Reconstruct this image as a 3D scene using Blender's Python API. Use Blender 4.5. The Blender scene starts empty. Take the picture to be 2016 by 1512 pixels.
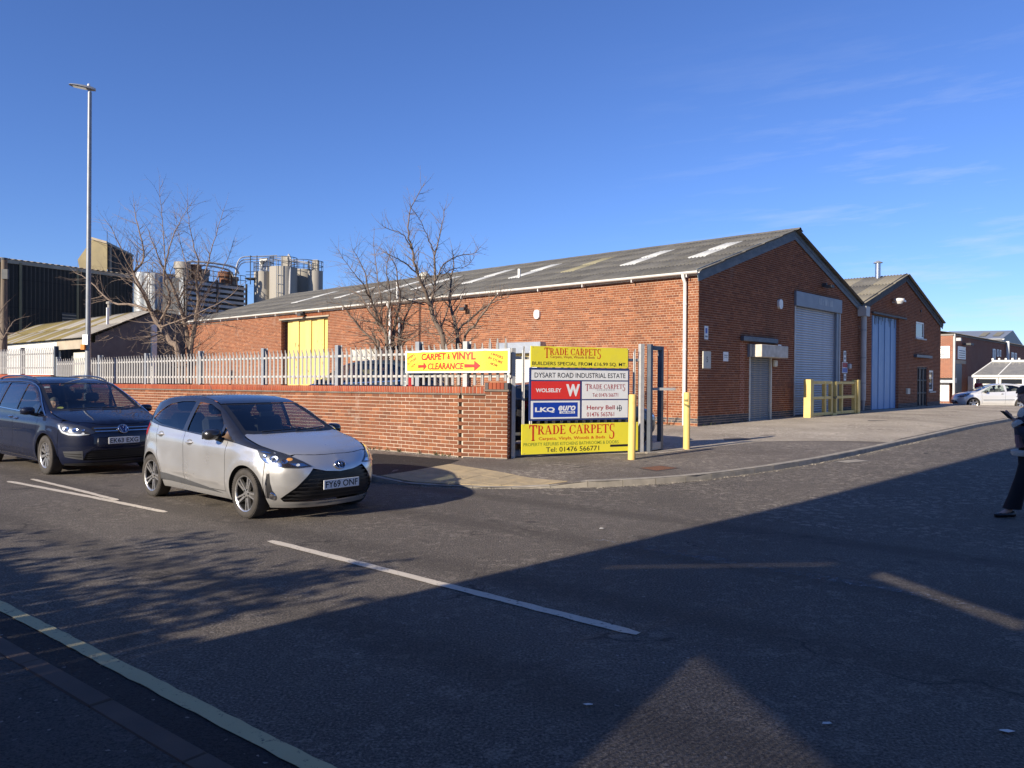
import bpy, bmesh, math, random
import numpy as np
from mathutils import Vector, Matrix, geometry
random.seed(7); np.random.seed(7)
R = math.radians
scene = bpy.context.scene
C = scene.collection

# ---------------------------------------------------------------- camera
EYE = 1.72
FPX = 1514.0                      # focal length in photo pixels (photo is 2016 wide)
cam_data = bpy.data.cameras.new('camera')
cam_data.sensor_width = 36.0
cam_data.lens = 36.0 * FPX / 2016.0
cam_data.clip_start = 0.05
cam_data.clip_end = 6000.0
cam = bpy.data.objects.new('camera', cam_data)
C.objects.link(cam)
CAMR = Matrix.Rotation(R(90 - 0.454), 3, 'X') @ Matrix.Rotation(R(0.40), 3, 'Z')
cam.matrix_world = Matrix.Translation((0, 0, EYE)) @ CAMR.to_4x4()
scene.camera = cam

# ---------------------------------------------------------------- sky and sun
SUN_EL = 23.0
SUN_AZ = 46.0                     # light travels this far to the right of straight ahead
world = bpy.data.worlds.new('World'); scene.world = world; world.use_nodes = True
wn = world.node_tree.nodes; wl = world.node_tree.links
wn.clear()
sky = wn.new('ShaderNodeTexSky'); sky.sky_type = 'NISHITA'; sky.sun_disc = False
sky.sun_elevation = R(SUN_EL); sky.sun_rotation = R(180 + SUN_AZ)
sky.altitude = 60; sky.air_density = 1.0; sky.dust_density = 0.0; sky.ozone_density = 6.0
bg = wn.new('ShaderNodeBackground'); bg.inputs[1].default_value = 0.077
wo = wn.new('ShaderNodeOutputWorld')
# faint cirrus streaks high over the far roofs
tc = wn.new('ShaderNodeTexCoord'); mp = wn.new('ShaderNodeMapping'); mp.vector_type = 'TEXTURE'
mp.inputs['Rotation'].default_value = (R(3), R(-7), R(25)); mp.inputs['Scale'].default_value = (1.0, .35, .055)
nz = wn.new('ShaderNodeTexNoise'); nz.inputs['Scale'].default_value = 2.3; nz.inputs['Detail'].default_value = 7; nz.inputs['Roughness'].default_value = .62
rp = wn.new('ShaderNodeValToRGB'); rp.color_ramp.elements[0].position = .50; rp.color_ramp.elements[1].position = .76
rp.color_ramp.elements[1].color = (.62, .62, .62, 1)
sep = wn.new('ShaderNodeSeparateXYZ')
el = wn.new('ShaderNodeValToRGB'); e_ = el.color_ramp.elements
e_[0].position = .0; e_[0].color = (1, 1, 1, 1); e_[1].position = .42; e_[1].color = (0, 0, 0, 1)
side_ = wn.new('ShaderNodeMapRange'); side_.inputs[1].default_value = .08; side_.inputs[2].default_value = .42
mul = wn.new('ShaderNodeMath'); mul.operation = 'MULTIPLY'
mul2 = wn.new('ShaderNodeMath'); mul2.operation = 'MULTIPLY'
mixc = wn.new('ShaderNodeMix'); mixc.data_type = 'RGBA'; mixc.inputs[7].default_value = (6.5, 7.0, 8.2, 1)
hs = wn.new('ShaderNodeMix'); hs.data_type = 'RGBA'; hs.blend_type = 'MULTIPLY'; hs.inputs[0].default_value = 1.0; hs.inputs[7].default_value = (.97, 1.02, 1.36, 1)   # camera white balance
wl.new(tc.outputs['Generated'], mp.inputs[0]); wl.new(mp.outputs[0], nz.inputs['Vector'])
wl.new(nz.outputs['Fac'], rp.inputs[0]); wl.new(tc.outputs['Generated'], sep.inputs[0])
wl.new(sep.outputs['Z'], el.inputs[0]); wl.new(sep.outputs['X'], side_.inputs[0])
wl.new(rp.outputs[0], mul.inputs[0]); wl.new(el.outputs[0], mul.inputs[1])
wl.new(mul.outputs[0], mul2.inputs[0]); wl.new(side_.outputs[0], mul2.inputs[1])
wl.new(mul2.outputs[0], mixc.inputs[0]); wl.new(sky.outputs[0], hs.inputs[6]); wl.new(hs.outputs[2], mixc.inputs[6])
wl.new(mixc.outputs[2], bg.inputs[0]); wl.new(bg.outputs[0], wo.inputs[0])

sd = bpy.data.lights.new('sun', 'SUN'); sd.energy = 5.0; sd.angle = R(0.53); sd.color = (1.0, .89, .735)
sun = bpy.data.objects.new('sun', sd); C.objects.link(sun)
_ld = Vector((math.sin(R(SUN_AZ)) * math.cos(R(SUN_EL)), math.cos(R(SUN_AZ)) * math.cos(R(SUN_EL)), -math.sin(R(SUN_EL))))
sun.rotation_euler = _ld.to_track_quat('-Z', 'Y').to_euler()
sun.location = (-20, -20, 30)

vs = scene.view_settings
vs.view_transform = 'Standard'; vs.look = 'None'; vs.exposure = 0.65; vs.gamma = 1.0
try: vs.use_curve_mapping = False
except Exception: pass
try:
    scene.cycles.use_denoising = True
    scene.cycles.max_bounces = 8; scene.cycles.transparent_max_bounces = 16
except Exception: pass

# ---------------------------------------------------------------- helpers
def ray(px, py):
    return CAMR @ Vector(((px - 1008) / FPX, -(py - 756) / FPX, -1.0))
def P(px, py, Y):
    d = ray(px, py); return Vector((0, 0, EYE)) + d * (Y / d.y)
def G(px, py, z=0.0):
    d = ray(px, py); return Vector((0, 0, EYE)) + d * ((z - EYE) / d.z)

DM = Vector((math.cos(R(38)), -math.sin(R(38)), 0)); NM = Vector((math.sin(R(38)), math.cos(R(38)), 0))
WU = Vector((math.cos(R(43)), -math.sin(R(43)), 0)); WV = Vector((math.sin(R(43)), math.cos(R(43)), 0))
C0 = Vector((5.66, 23.4, 0))
def M2(a, s, z=0): return DM * a + NM * s + Vector((0, 0, z))
def W2(q, s, z=0): return C0 + WU * q + WV * s + Vector((0, 0, z))
def S_of(p): return p.x * NM.x + p.y * NM.y
def A_of(p): return p.x * DM.x + p.y * DM.y

def link_mesh(name, me, mat=None, parent=None):
    o = bpy.data.objects.new(name, me); C.objects.link(o)
    if mat is not None and len(me.materials) == 0: me.materials.append(mat)
    if parent is not None: o.parent = parent
    return o

def mesh_from(name, verts, faces, smooth=False):
    me = bpy.data.meshes.new(name)
    me.from_pydata([tuple(v) for v in verts], [], faces)
    if smooth: me.polygons.foreach_set('use_smooth', [True] * len(me.polygons))
    me.update(); return me

def tag(o, label=None, cat=None, group=None, kind=None):
    if label: o['label'] = label
    if cat: o['category'] = cat
    if group: o['group'] = group
    if kind: o['kind'] = kind
    return o

def thing(name, label, cat, loc=(0, 0, 0), rz=0.0, group=None):
    o = bpy.data.objects.new(name, None); C.objects.link(o)
    o.empty_display_size = .3
    o.location = loc; o.rotation_euler = (0, 0, rz)
    return tag(o, label, cat, group)

class MB:
    """collects shapes into one mesh"""
    def __init__(s): s.v = []; s.f = []
    def add(s, vs_, fs):
        b = len(s.v); s.v += [Vector(v) for v in vs_]; s.f += [tuple(i + b for i in f) for f in fs]; return s
    def box(s, c, size, m=None):
        hx, hy, hz = size[0] / 2, size[1] / 2, size[2] / 2
        vs_ = [Vector((x, y, z)) for z in (-hz, hz) for y in (-hy, hy) for x in (-hx, hx)]
        if m is not None: vs_ = [m @ v for v in vs_]
        c = Vector(c)
        return s.add([v + c for v in vs_], [(0, 2, 3, 1), (4, 5, 7, 6), (0, 1, 5, 4), (2, 6, 7, 3), (0, 4, 6, 2), (1, 3, 7, 5)])
    def obox(s, o, ax, ay, az):
        """box from corner o with edge vectors"""
        o = Vector(o); vs_ = [o, o + ax, o + ay, o + ax + ay, o + az, o + ax + az, o + ay + az, o + ax + ay + az]
        return s.add(vs_, [(0, 2, 3, 1), (4, 5, 7, 6), (0, 1, 5, 4), (2, 6, 7, 3), (0, 4, 6, 2), (1, 3, 7, 5)])
    def tube(s, pts, rad, n=8, caps=True):
        pts = [Vector(p) for p in pts]
        if not hasattr(rad, '__len__'): rad = [rad] * len(pts)
        b = len(s.v); prev = None
        for i, p in enumerate(pts):
            t = (pts[min(i + 1, len(pts) - 1)] - pts[max(i - 1, 0)])
            if t.length < 1e-9: t = Vector((0, 0, 1))
            t.normalize()
            if prev is None:
                x = t.orthogonal().normalized()
            else:
                x = prev - t * prev.dot(t)
                x = x.normalized() if x.length > 1e-6 else t.orthogonal().normalized()
            prev = x; y = t.cross(x)
            for k in range(n):
                a = 2 * math.pi * k / n
                s.v.append(p + (x * math.cos(a) + y * math.sin(a)) * rad[i])
        for i in range(len(pts) - 1):
            for k in range(n):
                k2 = (k + 1) % n
                s.f.append((b + i * n + k, b + i * n + k2, b + (i + 1) * n + k2, b + (i + 1) * n + k))
        if caps:
            s.f.append(tuple(b + k for k in range(n))[::-1])
            e = b + (len(pts) - 1) * n
            s.f.append(tuple(e + k for k in range(n)))
        return s
    def lathe(s, prof, n=24, origin=(0, 0, 0), axis='Z', close=False):
        b = len(s.v); o = Vector(origin); m = len(prof)
        for k in range(n):
            a = 2 * math.pi * k / n; ca, sa = math.cos(a), math.sin(a)
            for r, h in prof:
                if axis == 'Z': p = Vector((r * ca, r * sa, h))
                elif axis == 'Y': p = Vector((r * ca, h, r * sa))
                else: p = Vector((h, r * ca, r * sa))
                s.v.append(o + p)
        mm = m if close else m - 1
        for k in range(n):
            k2 = (k + 1) % n
            for j in range(mm):
                j2 = (j + 1) % m
                s.f.append((b + k * m + j, b + k2 * m + j, b + k2 * m + j2, b + k * m + j2))
        return s
    def prism(s, poly, o, ax, ay, az):
        """extrude 2D poly (in ax, ay from o) along vector az"""
        n = len(poly); o = Vector(o)
        vs_ = [o + ax * p[0] + ay * p[1] for p in poly]; vs_ += [v + az for v in vs_]
        fs = [tuple(range(n))[::-1], tuple(range(n, 2 * n))] + [(i, (i + 1) % n, n + (i + 1) % n, n + i) for i in range(n)]
        return s.add(vs_, fs)
    def mesh(s, name='mesh', smooth=False, fix=True, bevel=0.0):
        me = mesh_from(name, s.v, s.f)
        if fix or bevel:
            bm = bmesh.new(); bm.from_mesh(me)
            if fix: bmesh.ops.recalc_face_normals(bm, faces=bm.faces)
            if bevel > 0:
                bmesh.ops.bevel(bm, geom=bm.edges[:], offset=bevel, segments=1, affect='EDGES', clamp_overlap=True)
            bm.to_mesh(me); bm.free()
        if smooth: auto_smooth(me)
        return me
    def build(s, name, mat, parent=None, smooth=False, fix=True, bevel=0.0):
        return link_mesh(name, s.mesh(name, smooth, fix, bevel), mat, parent)

def auto_smooth(me, deg=35):
    me.polygons.foreach_set('use_smooth', [True] * len(me.polygons))
    try: me.set_sharp_from_angle(angle=R(deg))
    except Exception: pass

def copy_tree(o, parent=None):
    c = o.copy(); C.objects.link(c); c.parent = parent
    for ch in list(o.children):
        if ch.name in CHILD_SKIP: continue
        copy_tree(ch, c)
    return c
CHILD_SKIP = set()

def pip(poly, x, y):
    """vectorised point in polygon"""
    poly = np.asarray(poly, float); x = np.asarray(x, float); y = np.asarray(y, float)
    ins = np.zeros(x.shape, bool); n = len(poly); j = n - 1
    for i in range(n):
        xi, yi = poly[i]; xj, yj = poly[j]
        c = ((yi > y) != (yj > y)) & (x < (xj - xi) * (y - yi) / (yj - yi + 1e-15) + xi)
        ins ^= c; j = i
    return ins

def resample(poly, d, closed=True):
    out = []; n = len(poly)
    for i in range(n if closed else n - 1):
        a = np.array(poly[i], float); b = np.array(poly[(i + 1) % n], float)
        k = max(1, int(math.ceil(np.linalg.norm(b - a) / d)))
        for j in range(k): out.append(a + (b - a) * j / k)
    if not closed: out.append(np.array(poly[-1], float))
    return out

def round_poly(poly, r, seg=4):
    """round the corners of a closed polygon; r scalar or list"""
    out = []; n = len(poly)
    for i in range(n):
        ri = r[i] if hasattr(r, '__len__') else r
        p = np.array(poly[i], float); a = np.array(poly[i - 1], float); b = np.array(poly[(i + 1) % n], float)
        la, lb = np.linalg.norm(a - p), np.linalg.norm(b - p)
        k = min(ri, la * .45, lb * .45)
        if k < 1e-4: out.append(p); continue
        pa = p + (a - p) / la * k; pb = p + (b - p) / lb * k
        for t in np.linspace(0, 1, seg + 1):
            out.append((1 - t) ** 2 * pa + 2 * t * (1 - t) * p + t * t * pb)
    return out

def triangulate(outer, holes=(), d=.05, edge_d=None):
    """constrained triangulation of a polygon with holes, with interior points every d; returns 2D points, triangles"""
    edge_d = edge_d or d
    loops = [resample(outer, edge_d)] + [resample(h, edge_d) for h in holes]
    pts = []; edges = []
    for lp in loops:
        b = len(pts); pts += [tuple(p) for p in lp]
        edges += [(b + i, b + (i + 1) % len(lp)) for i in range(len(lp))]
    o = np.array(loops[0]); x0, y0 = o.min(0); x1, y1 = o.max(0)
    gx, gy = np.meshgrid(np.arange(x0 + d * .5, x1, d), np.arange(y0 + d * .5, y1, d))
    gx[1::2] += d * .5; gx = gx.ravel(); gy = gy.ravel()
    ok = pip(loops[0], gx, gy)
    for h in loops[1:]: ok &= ~pip(h, gx, gy)
    gx = gx[ok]; gy = gy[ok]
    if len(gx):
        B = np.array(pts)
        dm = np.full(len(gx), 1e9)
        for i in range(0, len(B), 200):
            bb = B[i:i + 200]
            dm = np.minimum(dm, np.min((gx[:, None] - bb[:, 0]) ** 2 + (gy[:, None] - bb[:, 1]) ** 2, axis=1))
        k = dm > (min(d, edge_d) * .45) ** 2
        pts += list(zip(gx[k].tolist(), gy[k].tolist()))
    v, e, f, *_ = geometry.delaunay_2d_cdt([Vector(p) for p in pts], edges, [], 0, 1e-6)
    V = np.array([(p.x, p.y) for p in v]); F = np.array([tuple(t) for t in f])
    cx = V[F].mean(1)
    ok = pip(loops[0], cx[:, 0], cx[:, 1])
    for h in loops[1:]: ok &= ~pip(h, cx[:, 0], cx[:, 1])
    return V, F[ok]

def text_mesh(body, size=1.0, extrude=0.0, shear=0.0, bold=0.0, sx=1.0, align='CENTER', spacing=1.0):
    cu = bpy.data.curves.new('text', 'FONT'); cu.body = body; cu.size = size
    cu.align_x = align; cu.align_y = 'CENTER'; cu.shear = shear; cu.extrude = extrude; cu.offset = bold
    cu.resolution_u = 3; cu.space_character = spacing
    o = bpy.data.objects.new('text', cu); C.objects.link(o)
    dg = bpy.context.evaluated_depsgraph_get()
    me = bpy.data.meshes.new_from_object(o.evaluated_get(dg))
    bpy.data.objects.remove(o); bpy.data.curves.remove(cu)
    me.transform(Matrix.Diagonal((sx, 1, 1, 1)))
    return me

def text_fit(body, w, h, **k):
    """text mesh centred on the origin and scaled to a w x h box (w or h may be None)"""
    me = text_mesh(body, **k)
    n = len(me.vertices); co = np.empty(n * 3); me.vertices.foreach_get('co', co); co = co.reshape(-1, 3)
    mn, mx = co.min(0), co.max(0); c = (mn + mx) / 2
    sx = (w / (mx[0] - mn[0])) if w else None; sy = (h / (mx[1] - mn[1])) if h else None
    sx = sx or sy; sy = sy or sx
    me.transform(Matrix.Diagonal((sx, sy, 1, 1)) @ Matrix.Translation((-c[0], -c[1], 0)))
    return me
# ---------------------------------------------------------------- materials
class NT:
    def __init__(s, name):
        s.m = bpy.data.materials.new(name); s.m.use_nodes = True
        s.t = s.m.node_tree; s.n = s.t.nodes; s.l = s.t.links
        s.b = s.n['Principled BSDF']; s.out = s.n['Material Output']
    def new(s, t, **kw):
        n = s.n.new(t)
        for k, v in kw.items():
            if hasattr(n, k): setattr(n, k, v)
        return n
    def put(s, a, b): s.l.new(a, b)
    def pos(s, obj=False):
        if obj: return s.new('ShaderNodeTexCoord').outputs['Object']
        return s.new('ShaderNodeNewGeometry').outputs['Position']
    def noise(s, vec, scale, detail=4, rough=.55, stretch=None, dist=0):
        if stretch is not None:
            mp_ = s.new('ShaderNodeMapping'); mp_.inputs['Scale'].default_value = stretch
            s.put(vec, mp_.inputs[0]); vec = mp_.outputs[0]
        n = s.new('ShaderNodeTexNoise'); n.inputs['Scale'].default_value = scale
        n.inputs['Detail'].default_value = detail; n.inputs['Roughness'].default_value = rough
        n.inputs['Distortion'].default_value = dist
        s.put(vec, n.inputs['Vector']); return n.outputs['Fac']
    def ramp(s, fac, stops):
        r = s.new('ShaderNodeValToRGB'); e = r.color_ramp.elements
        while len(e) > 1: e.remove(e[-1])
        for i, (p, c) in enumerate(stops):
            el_ = e[0] if i == 0 else e.new(p)
            el_.position = p; el_.color = (c, c, c, 1) if not hasattr(c, '__len__') else (*c[:3], 1)
        s.put(fac, r.inputs[0]); return r.outputs[0]
    def mix(s, fac, a, b, mode='MIX'):
        n = s.new('ShaderNodeMix'); n.data_type = 'RGBA'; n.blend_type = mode
        for sock, val in ((0, fac), (6, a), (7, b)):
            if hasattr(val, 'is_linked') or hasattr(val, 'links'): s.put(val, n.inputs[sock])
            elif sock == 0: n.inputs[0].default_value = val
            else: n.inputs[sock].default_value = (*val[:3], 1)
        return n.outputs[2]
    def math(s, op, a, b=None):
        n = s.new('ShaderNodeMath'); n.operation = op
        for i, v in enumerate((a, b)):
            if v is None: continue
            if hasattr(v, 'links'): s.put(v, n.inputs[i])
            else: n.inputs[i].default_value = v
        return n.outputs[0]
    def col(s, v):
        if hasattr(v, 'links'): s.put(v, s.b.inputs['Base Color'])
        else: s.b.inputs['Base Color'].default_value = (*v[:3], 1)
    def rough(s, v):
        if hasattr(v, 'links'): s.put(v, s.b.inputs['Roughness'])
        else: s.b.inputs['Roughness'].default_value = v
    def bump(s, h, strength=.3, dist=.01):
        b = s.new('ShaderNodeBump'); b.inputs['Strength'].default_value = strength; b.inputs['Distance'].default_value = dist
        s.put(h, b.inputs['Height']); s.put(b.outputs[0], s.b.inputs['Normal'])
    def spec(s, v): s.b.inputs['Specular IOR Level'].default_value = v
    def metal(s, v): s.b.inputs['Metallic'].default_value = v

MAT = {}
def worn(name, c1, c2, scale=3.0, rough=.6, metal=0.0, bump=.0, bscale=60.0, lo=.35, hi=.7, spec=.5, stretch=None, obj=True, rvar=.1, detail=5, coat=0.0):
    """a surface of colour c1 with irregular patches of c2"""
    t = NT(name); p = t.pos(obj)
    n = t.noise(p, scale, detail, .6, stretch)
    t.col(t.mix(t.ramp(n, [(lo, 0.0), (hi, 1.0)]), c1, c2))
    n2 = t.noise(p, scale * 2.3, 3)
    r_ = t.new('ShaderNodeMapRange'); r_.inputs[3].default_value = max(0, rough - rvar); r_.inputs[4].default_value = min(1, rough + rvar)
    t.put(n2, r_.inputs[0]); t.put(r_.outputs[0], t.b.inputs['Roughness'])
    t.metal(metal); t.spec(spec)
    if coat: t.b.inputs['Coat Weight'].default_value = coat; t.b.inputs['Coat Roughness'].default_value = .05
    if bump: t.bump(t.noise(p, bscale, 3), bump, .004)
    MAT[name] = t.m; return t.m

def flat(name, c, rough=.5, metal=0.0, spec=.5, var=.06):
    c2 = tuple(max(0, x * (1 - var * 2.5)) for x in c)
    return worn(name, c, c2, 9.0, rough, metal, 0, spec=spec, rvar=.06)

# brick: tone changes from brick to brick and across the wall
def brick_mat(name, base, dark, light, soot=.25, salts=.25):
    t = NT(name); p = t.pos()
    oi = t.new('ShaderNodeObjectInfo').outputs['Random']
    ri = t.new('ShaderNodeNewGeometry').outputs['Random Per Island']
    r_ = t.math('FRACT', t.math('ADD', t.math('MULTIPLY', oi, 7.31), t.math('MULTIPLY', ri, 3.77)))
    c = t.ramp(r_, [(0, dark), (.22, base), (.6, tuple(.85 * b for b in base)), (.85, light), (1, tuple(.72 * b for b in base))])
    n = t.noise(p, .55, 5, .6)
    c = t.mix(t.ramp(n, [(.40, 0.0), (.72, soot)]), c, tuple(.45 * b for b in base))
    n3 = t.noise(p, 45, 3)
    c = t.mix(t.ramp(n3, [(.42, 0.0), (.75, .45)]), c, dark)
    sal = t.noise(p, 1.1, 6, .7); c = t.mix(t.ramp(sal, [(.60, 0.0), (.74, salts)]), c, (.50, .41, .34))
    st_ = t.noise(p, .9, 4, .6, (1, 1, .12)); c = t.mix(t.ramp(st_, [(.55, 0.0), (.75, .45)]), c, tuple(.35 * b for b in base))
    t.col(c); t.rough(.9); t.spec(.2)
    t.bump(t.noise(p, 110, 4), .5, .004)
    MAT[name] = t.m; return t.m
brick_mat('brick_warehouse', (.262, .092, .043), (.155, .055, .032), (.36, .140, .066), .33)
brick_mat('brick_boundary', (.235, .090, .048), (.150, .066, .040), (.33, .135, .066), .40, .7)
brick_mat('brick_blue', (.10, .095, .10), (.06, .06, .07), (.16, .14, .13), .3)
brick_mat('brick_coping', (.36, .095, .05), (.28, .07, .04), (.42, .13, .06), .25)
worn('mortar', (.62, .50, .39), (.46, .38, .29), 2.5, .95, bump=.5, bscale=80, spec=.1, obj=False)
worn('mortar_warehouse', (.62, .46, .33), (.48, .36, .26), 1.5, .95, bump=.4, bscale=80, spec=.1, obj=False)

def brick_tex(name, base, dark, mortar):
    """brickwork too far off to tell bricks apart"""
    t = NT(name); tc_ = t.new('ShaderNodeTexCoord').outputs['Object']
    b = t.new('ShaderNodeTexBrick'); b.inputs['Color1'].default_value = (*base, 1); b.inputs['Color2'].default_value = (*dark, 1)
    b.inputs['Mortar'].default_value = (*mortar, 1); b.inputs['Scale'].default_value = 1.0
    b.inputs['Brick Width'].default_value = .225; b.inputs['Row Height'].default_value = .075; b.inputs['Mortar Size'].default_value = .008
    ge_ = t.new('ShaderNodeNewGeometry'); cr = t.new('ShaderNodeVectorMath'); cr.operation = 'CROSS_PRODUCT'; cr.inputs[0].default_value = (0, 0, 1); t.put(ge_.outputs['True Normal'], cr.inputs[1])
    dt = t.new('ShaderNodeVectorMath'); dt.operation = 'DOT_PRODUCT'; t.put(ge_.outputs['Position'], dt.inputs[0]); t.put(cr.outputs[0], dt.inputs[1])
    s_ = t.new('ShaderNodeSeparateXYZ'); cb = t.new('ShaderNodeCombineXYZ')
    t.put(ge_.outputs['Position'], s_.inputs[0]); t.put(dt.outputs['Value'], cb.inputs[0]); t.put(s_.outputs[2], cb.inputs[1])
    t.put(cb.outputs[0], b.inputs['Vector'])
    n = t.noise(tc_, .8, 4)
    t.col(t.mix(t.ramp(n, [(.4, 0.0), (.75, .4)]), b.outputs[0], dark)); t.rough(.9); t.spec(.2)
    t.bump(b.outputs['Fac'], -.4, .008)
    MAT[name] = t.m; return t.m
brick_tex('brick_far', (.30, .095, .047), (.20, .06, .034), (.50, .37, .27))

# asphalt
def asphalt(name, dark, mid, pale, patch_scale, patchiness, stretch=None, chip=.5, tracks=False, pit=.85):
    """worn tarmac: stone chippings, darker binder between them, paler polished blotches"""
    t = NT(name); p = t.pos()
    fine = t.noise(p, 150, 2, .7); stone = t.noise(p, 58, 3, .75)
    vor = t.new('ShaderNodeTexVoronoi'); vor.inputs['Scale'].default_value = 60; t.put(p, vor.inputs['Vector'])
    big = t.noise(p, .30, 5, .62); pat = t.noise(p, patch_scale, 4, .6); blot = t.noise(p, 9.0, 5, .75, None, .6)
    c = t.mix(t.ramp(big, [(.36, 0.0), (.66, 1.0)]), dark, mid)
    k = t.math('MULTIPLY', t.ramp(blot, [(.515, 0.0), (.58, 1.0)]), t.ramp(pat, [(.38, .12), (.62, 1.0)]))
    c = t.mix(t.math('MULTIPLY', k, patchiness), c, pale)
    c = t.mix(t.math('MULTIPLY', t.ramp(stone, [(.52, 0.0), (.68, 1.0)]), chip), c, pale)
    c = t.mix(t.ramp(stone, [(.34, pit), (.49, 0.0)]), c, tuple(.22 * x for x in dark))
    c = t.mix(t.ramp(fine, [(.58, 0.0), (.74, .5)]), c, pale)
    grit = t.ramp(vor.outputs['Color'], [(.93, 0.0), (.97, .8)])
    c = t.mix(grit, c, (.36, .33, .30))
    if tracks:                                   # wheel tracks polished dark along the road, cracks, oil drips
        sv_ = t.new('ShaderNodeVectorMath'); sv_.operation = 'DOT_PRODUCT'; t.put(p, sv_.inputs[0]); sv_.inputs[1].default_value = NM
        w_ = t.new('ShaderNodeMath'); w_.operation = 'SINE'; t.put(t.math('MULTIPLY', t.math('SUBTRACT', sv_.outputs['Value'], 4.75), 3.7), w_.inputs[0])
        tr_ = t.math('MULTIPLY', t.ramp(w_.outputs[0], [(.45, 0.0), (.95, .42)]), t.ramp(big, [(.3, .5), (.6, 1.0)]))
        c = t.mix(tr_, c, tuple(.45 * x for x in dark))
        oil = t.noise(p, 1.7, 2, .5); c = t.mix(t.ramp(oil, [(.66, 0.0), (.73, .5)]), c, (.035, .032, .03))
    ck = t.new('ShaderNodeTexVoronoi'); ck.feature = 'DISTANCE_TO_EDGE'; ck.inputs['Scale'].default_value = .32
    wrp = t.new('ShaderNodeVectorMath'); wrp.operation = 'ADD'; nv = t.new('ShaderNodeTexNoise'); nv.inputs['Scale'].default_value = 1.6; nv.inputs['Detail'].default_value = 5; t.put(p, nv.inputs['Vector'])
    t.put(p, wrp.inputs[0]); t.put(nv.outputs['Color'], wrp.inputs[1]); t.put(wrp.outputs[0], ck.inputs['Vector'])
    crk = t.math('MULTIPLY', t.ramp(ck.outputs['Distance'], [(.0, .8), (.007, 0.0)]), t.ramp(pat, [(.52, 0.0), (.58, 1.0)]))
    c = t.mix(crk, c, (.02, .018, .017))
    t.col(c); t.rough(.88); t.spec(.3)
    h = t.math('ADD', t.math('MULTIPLY', stone, 1.6), t.math('MULTIPLY', fine, .8))
    t.bump(h, .8, .009)
    MAT[name] = t.m; return t.m
asphalt('asphalt_main', (.096, .082, .069), (.136, .118, .099), (.36, .31, .25), 1.1, .42, None, .7, True)
asphalt('asphalt_side', (.092, .079, .066), (.134, .115, .095), (.46, .395, .31), .7, .65, None, .55)
asphalt('asphalt_yard', (.28, .235, .178), (.50, .43, .33), (.70, .61, .485), .7, .8, None, .4, False, .45)
asphalt('asphalt_foot', (.125, .105, .087), (.20, .172, .142), (.42, .365, .295), .6, .7, None, .4, False, .7)
asphalt('asphalt_near', (.060, .055, .052), (.080, .073, .068), (.17, .15, .13), 1.2, .3, None, .35)
asphalt('tarmac_patch', (.028, .026, .026), (.040, .037, .036), (.09, .08, .075), 1.2, .15, None, .25)
worn('earth', (.10, .09, .06), (.06, .07, .035), .2, .95, obj=False)

# road paint: worn through to the asphalt in places
def paint(name, c, wear=.5):
    t = NT(name); p = t.pos()
    n = t.noise(p, 26, 5, .75); n2 = t.noise(p, 2.0, 3)
    k = t.math('ADD', n, t.math('MULTIPLY', n2, .35))
    t.col(t.mix(t.ramp(k, [(wear - .06, 1.0), (wear + .04, 0.0)]), t.mix(n2, c, tuple(.72 * x for x in c)), (.085, .075, .066)))
    t.rough(.75); t.bump(t.noise(p, 140, 3, .7), .5, .004)
    MAT[name] = t.m; return t.m
paint('paint_white', (.70, .62, .50), .56)
paint('paint_yellow', (.60, .52, .27), .56)
def faded_paint():
    t = NT('paint_faded'); p = t.pos()
    n = t.noise(p, 18, 5, .8); n2 = t.noise(p, 1.2, 3)
    tr = t.new('ShaderNodeBsdfTransparent'); mx = t.new('ShaderNodeMixShader')
    t.col((.34, .33, .33)); t.rough(.8)
    k = t.math('ADD', n, t.math('MULTIPLY', n2, .25))
    t.put(t.ramp(k, [(.62, 0.0), (.80, .8)]), mx.inputs[0]); t.put(tr.outputs[0], mx.inputs[1]); t.put(t.b.outputs[0], mx.inputs[2])
    t.put(mx.outputs[0], t.out.inputs[0]); MAT['paint_faded'] = t.m
faded_paint()

worn('kerb_stone', (.36, .32, .26), (.22, .20, .165), 4, .9, bump=.5, bscale=90, obj=False)
worn('kerb_brown', (.115, .080, .060), (.075, .058, .048), 3, .9, bump=.5, bscale=90, obj=False)
worn('tile_buff', (.44, .34, .20), (.31, .25, .16), 5, .88, bump=.3, bscale=90, obj=False)
worn('slab_concrete', (.36, .32, .25), (.26, .235, .19), 3, .9, bump=.4, bscale=80, obj=False)
worn('galvanised', (.52, .505, .475), (.40, .39, .37), 7, .5, .12, bump=.1, bscale=40)
worn('galvanised_dull', (.36, .37, .38), (.25, .27, .29), 5, .55, .4)
worn('gate_steel', (.10, .115, .14), (.07, .08, .10), 4, .5, .3)
worn('paint_bollard', (.78, .53, .16), (.62, .40, .12), 3.2, .55, lo=.52, hi=.75)
worn('bollard_scuff', (.22, .19, .05), (.16, .14, .05), 8, .6)
worn('rust', (.20, .085, .04), (.12, .055, .032), 14, .85, bump=.4, bscale=90)
worn('door_yellow', (.76, .57, .19), (.66, .47, .14), 1.2, .55, stretch=(1, 1, .25))
worn('door_blue', (.19, .345, .58), (.15, .28, .48), 1.2, .5, stretch=(3, 3, .3))
worn('barrier_yellow', (.70, .54, .19), (.56, .42, .13), 2.5, .6)
worn('shutter_steel', (.42, .45, .49), (.34, .37, .41), 2.0, .42, .35)
worn('shutter_dirty', (.19, .21, .23), (.33, .30, .23), 3.5, .6, .2, lo=.52, hi=.72, stretch=(1, 1, 3))
worn('shutter_box', (.60, .56, .48), (.42, .38, .30), 4, .6)
worn('shutter_head', (.22, .25, .29), (.18, .21, .25), 2, .5, .1)
worn('upvc', (.78, .77, .72), (.68, .67, .62), 3, .35)
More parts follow.
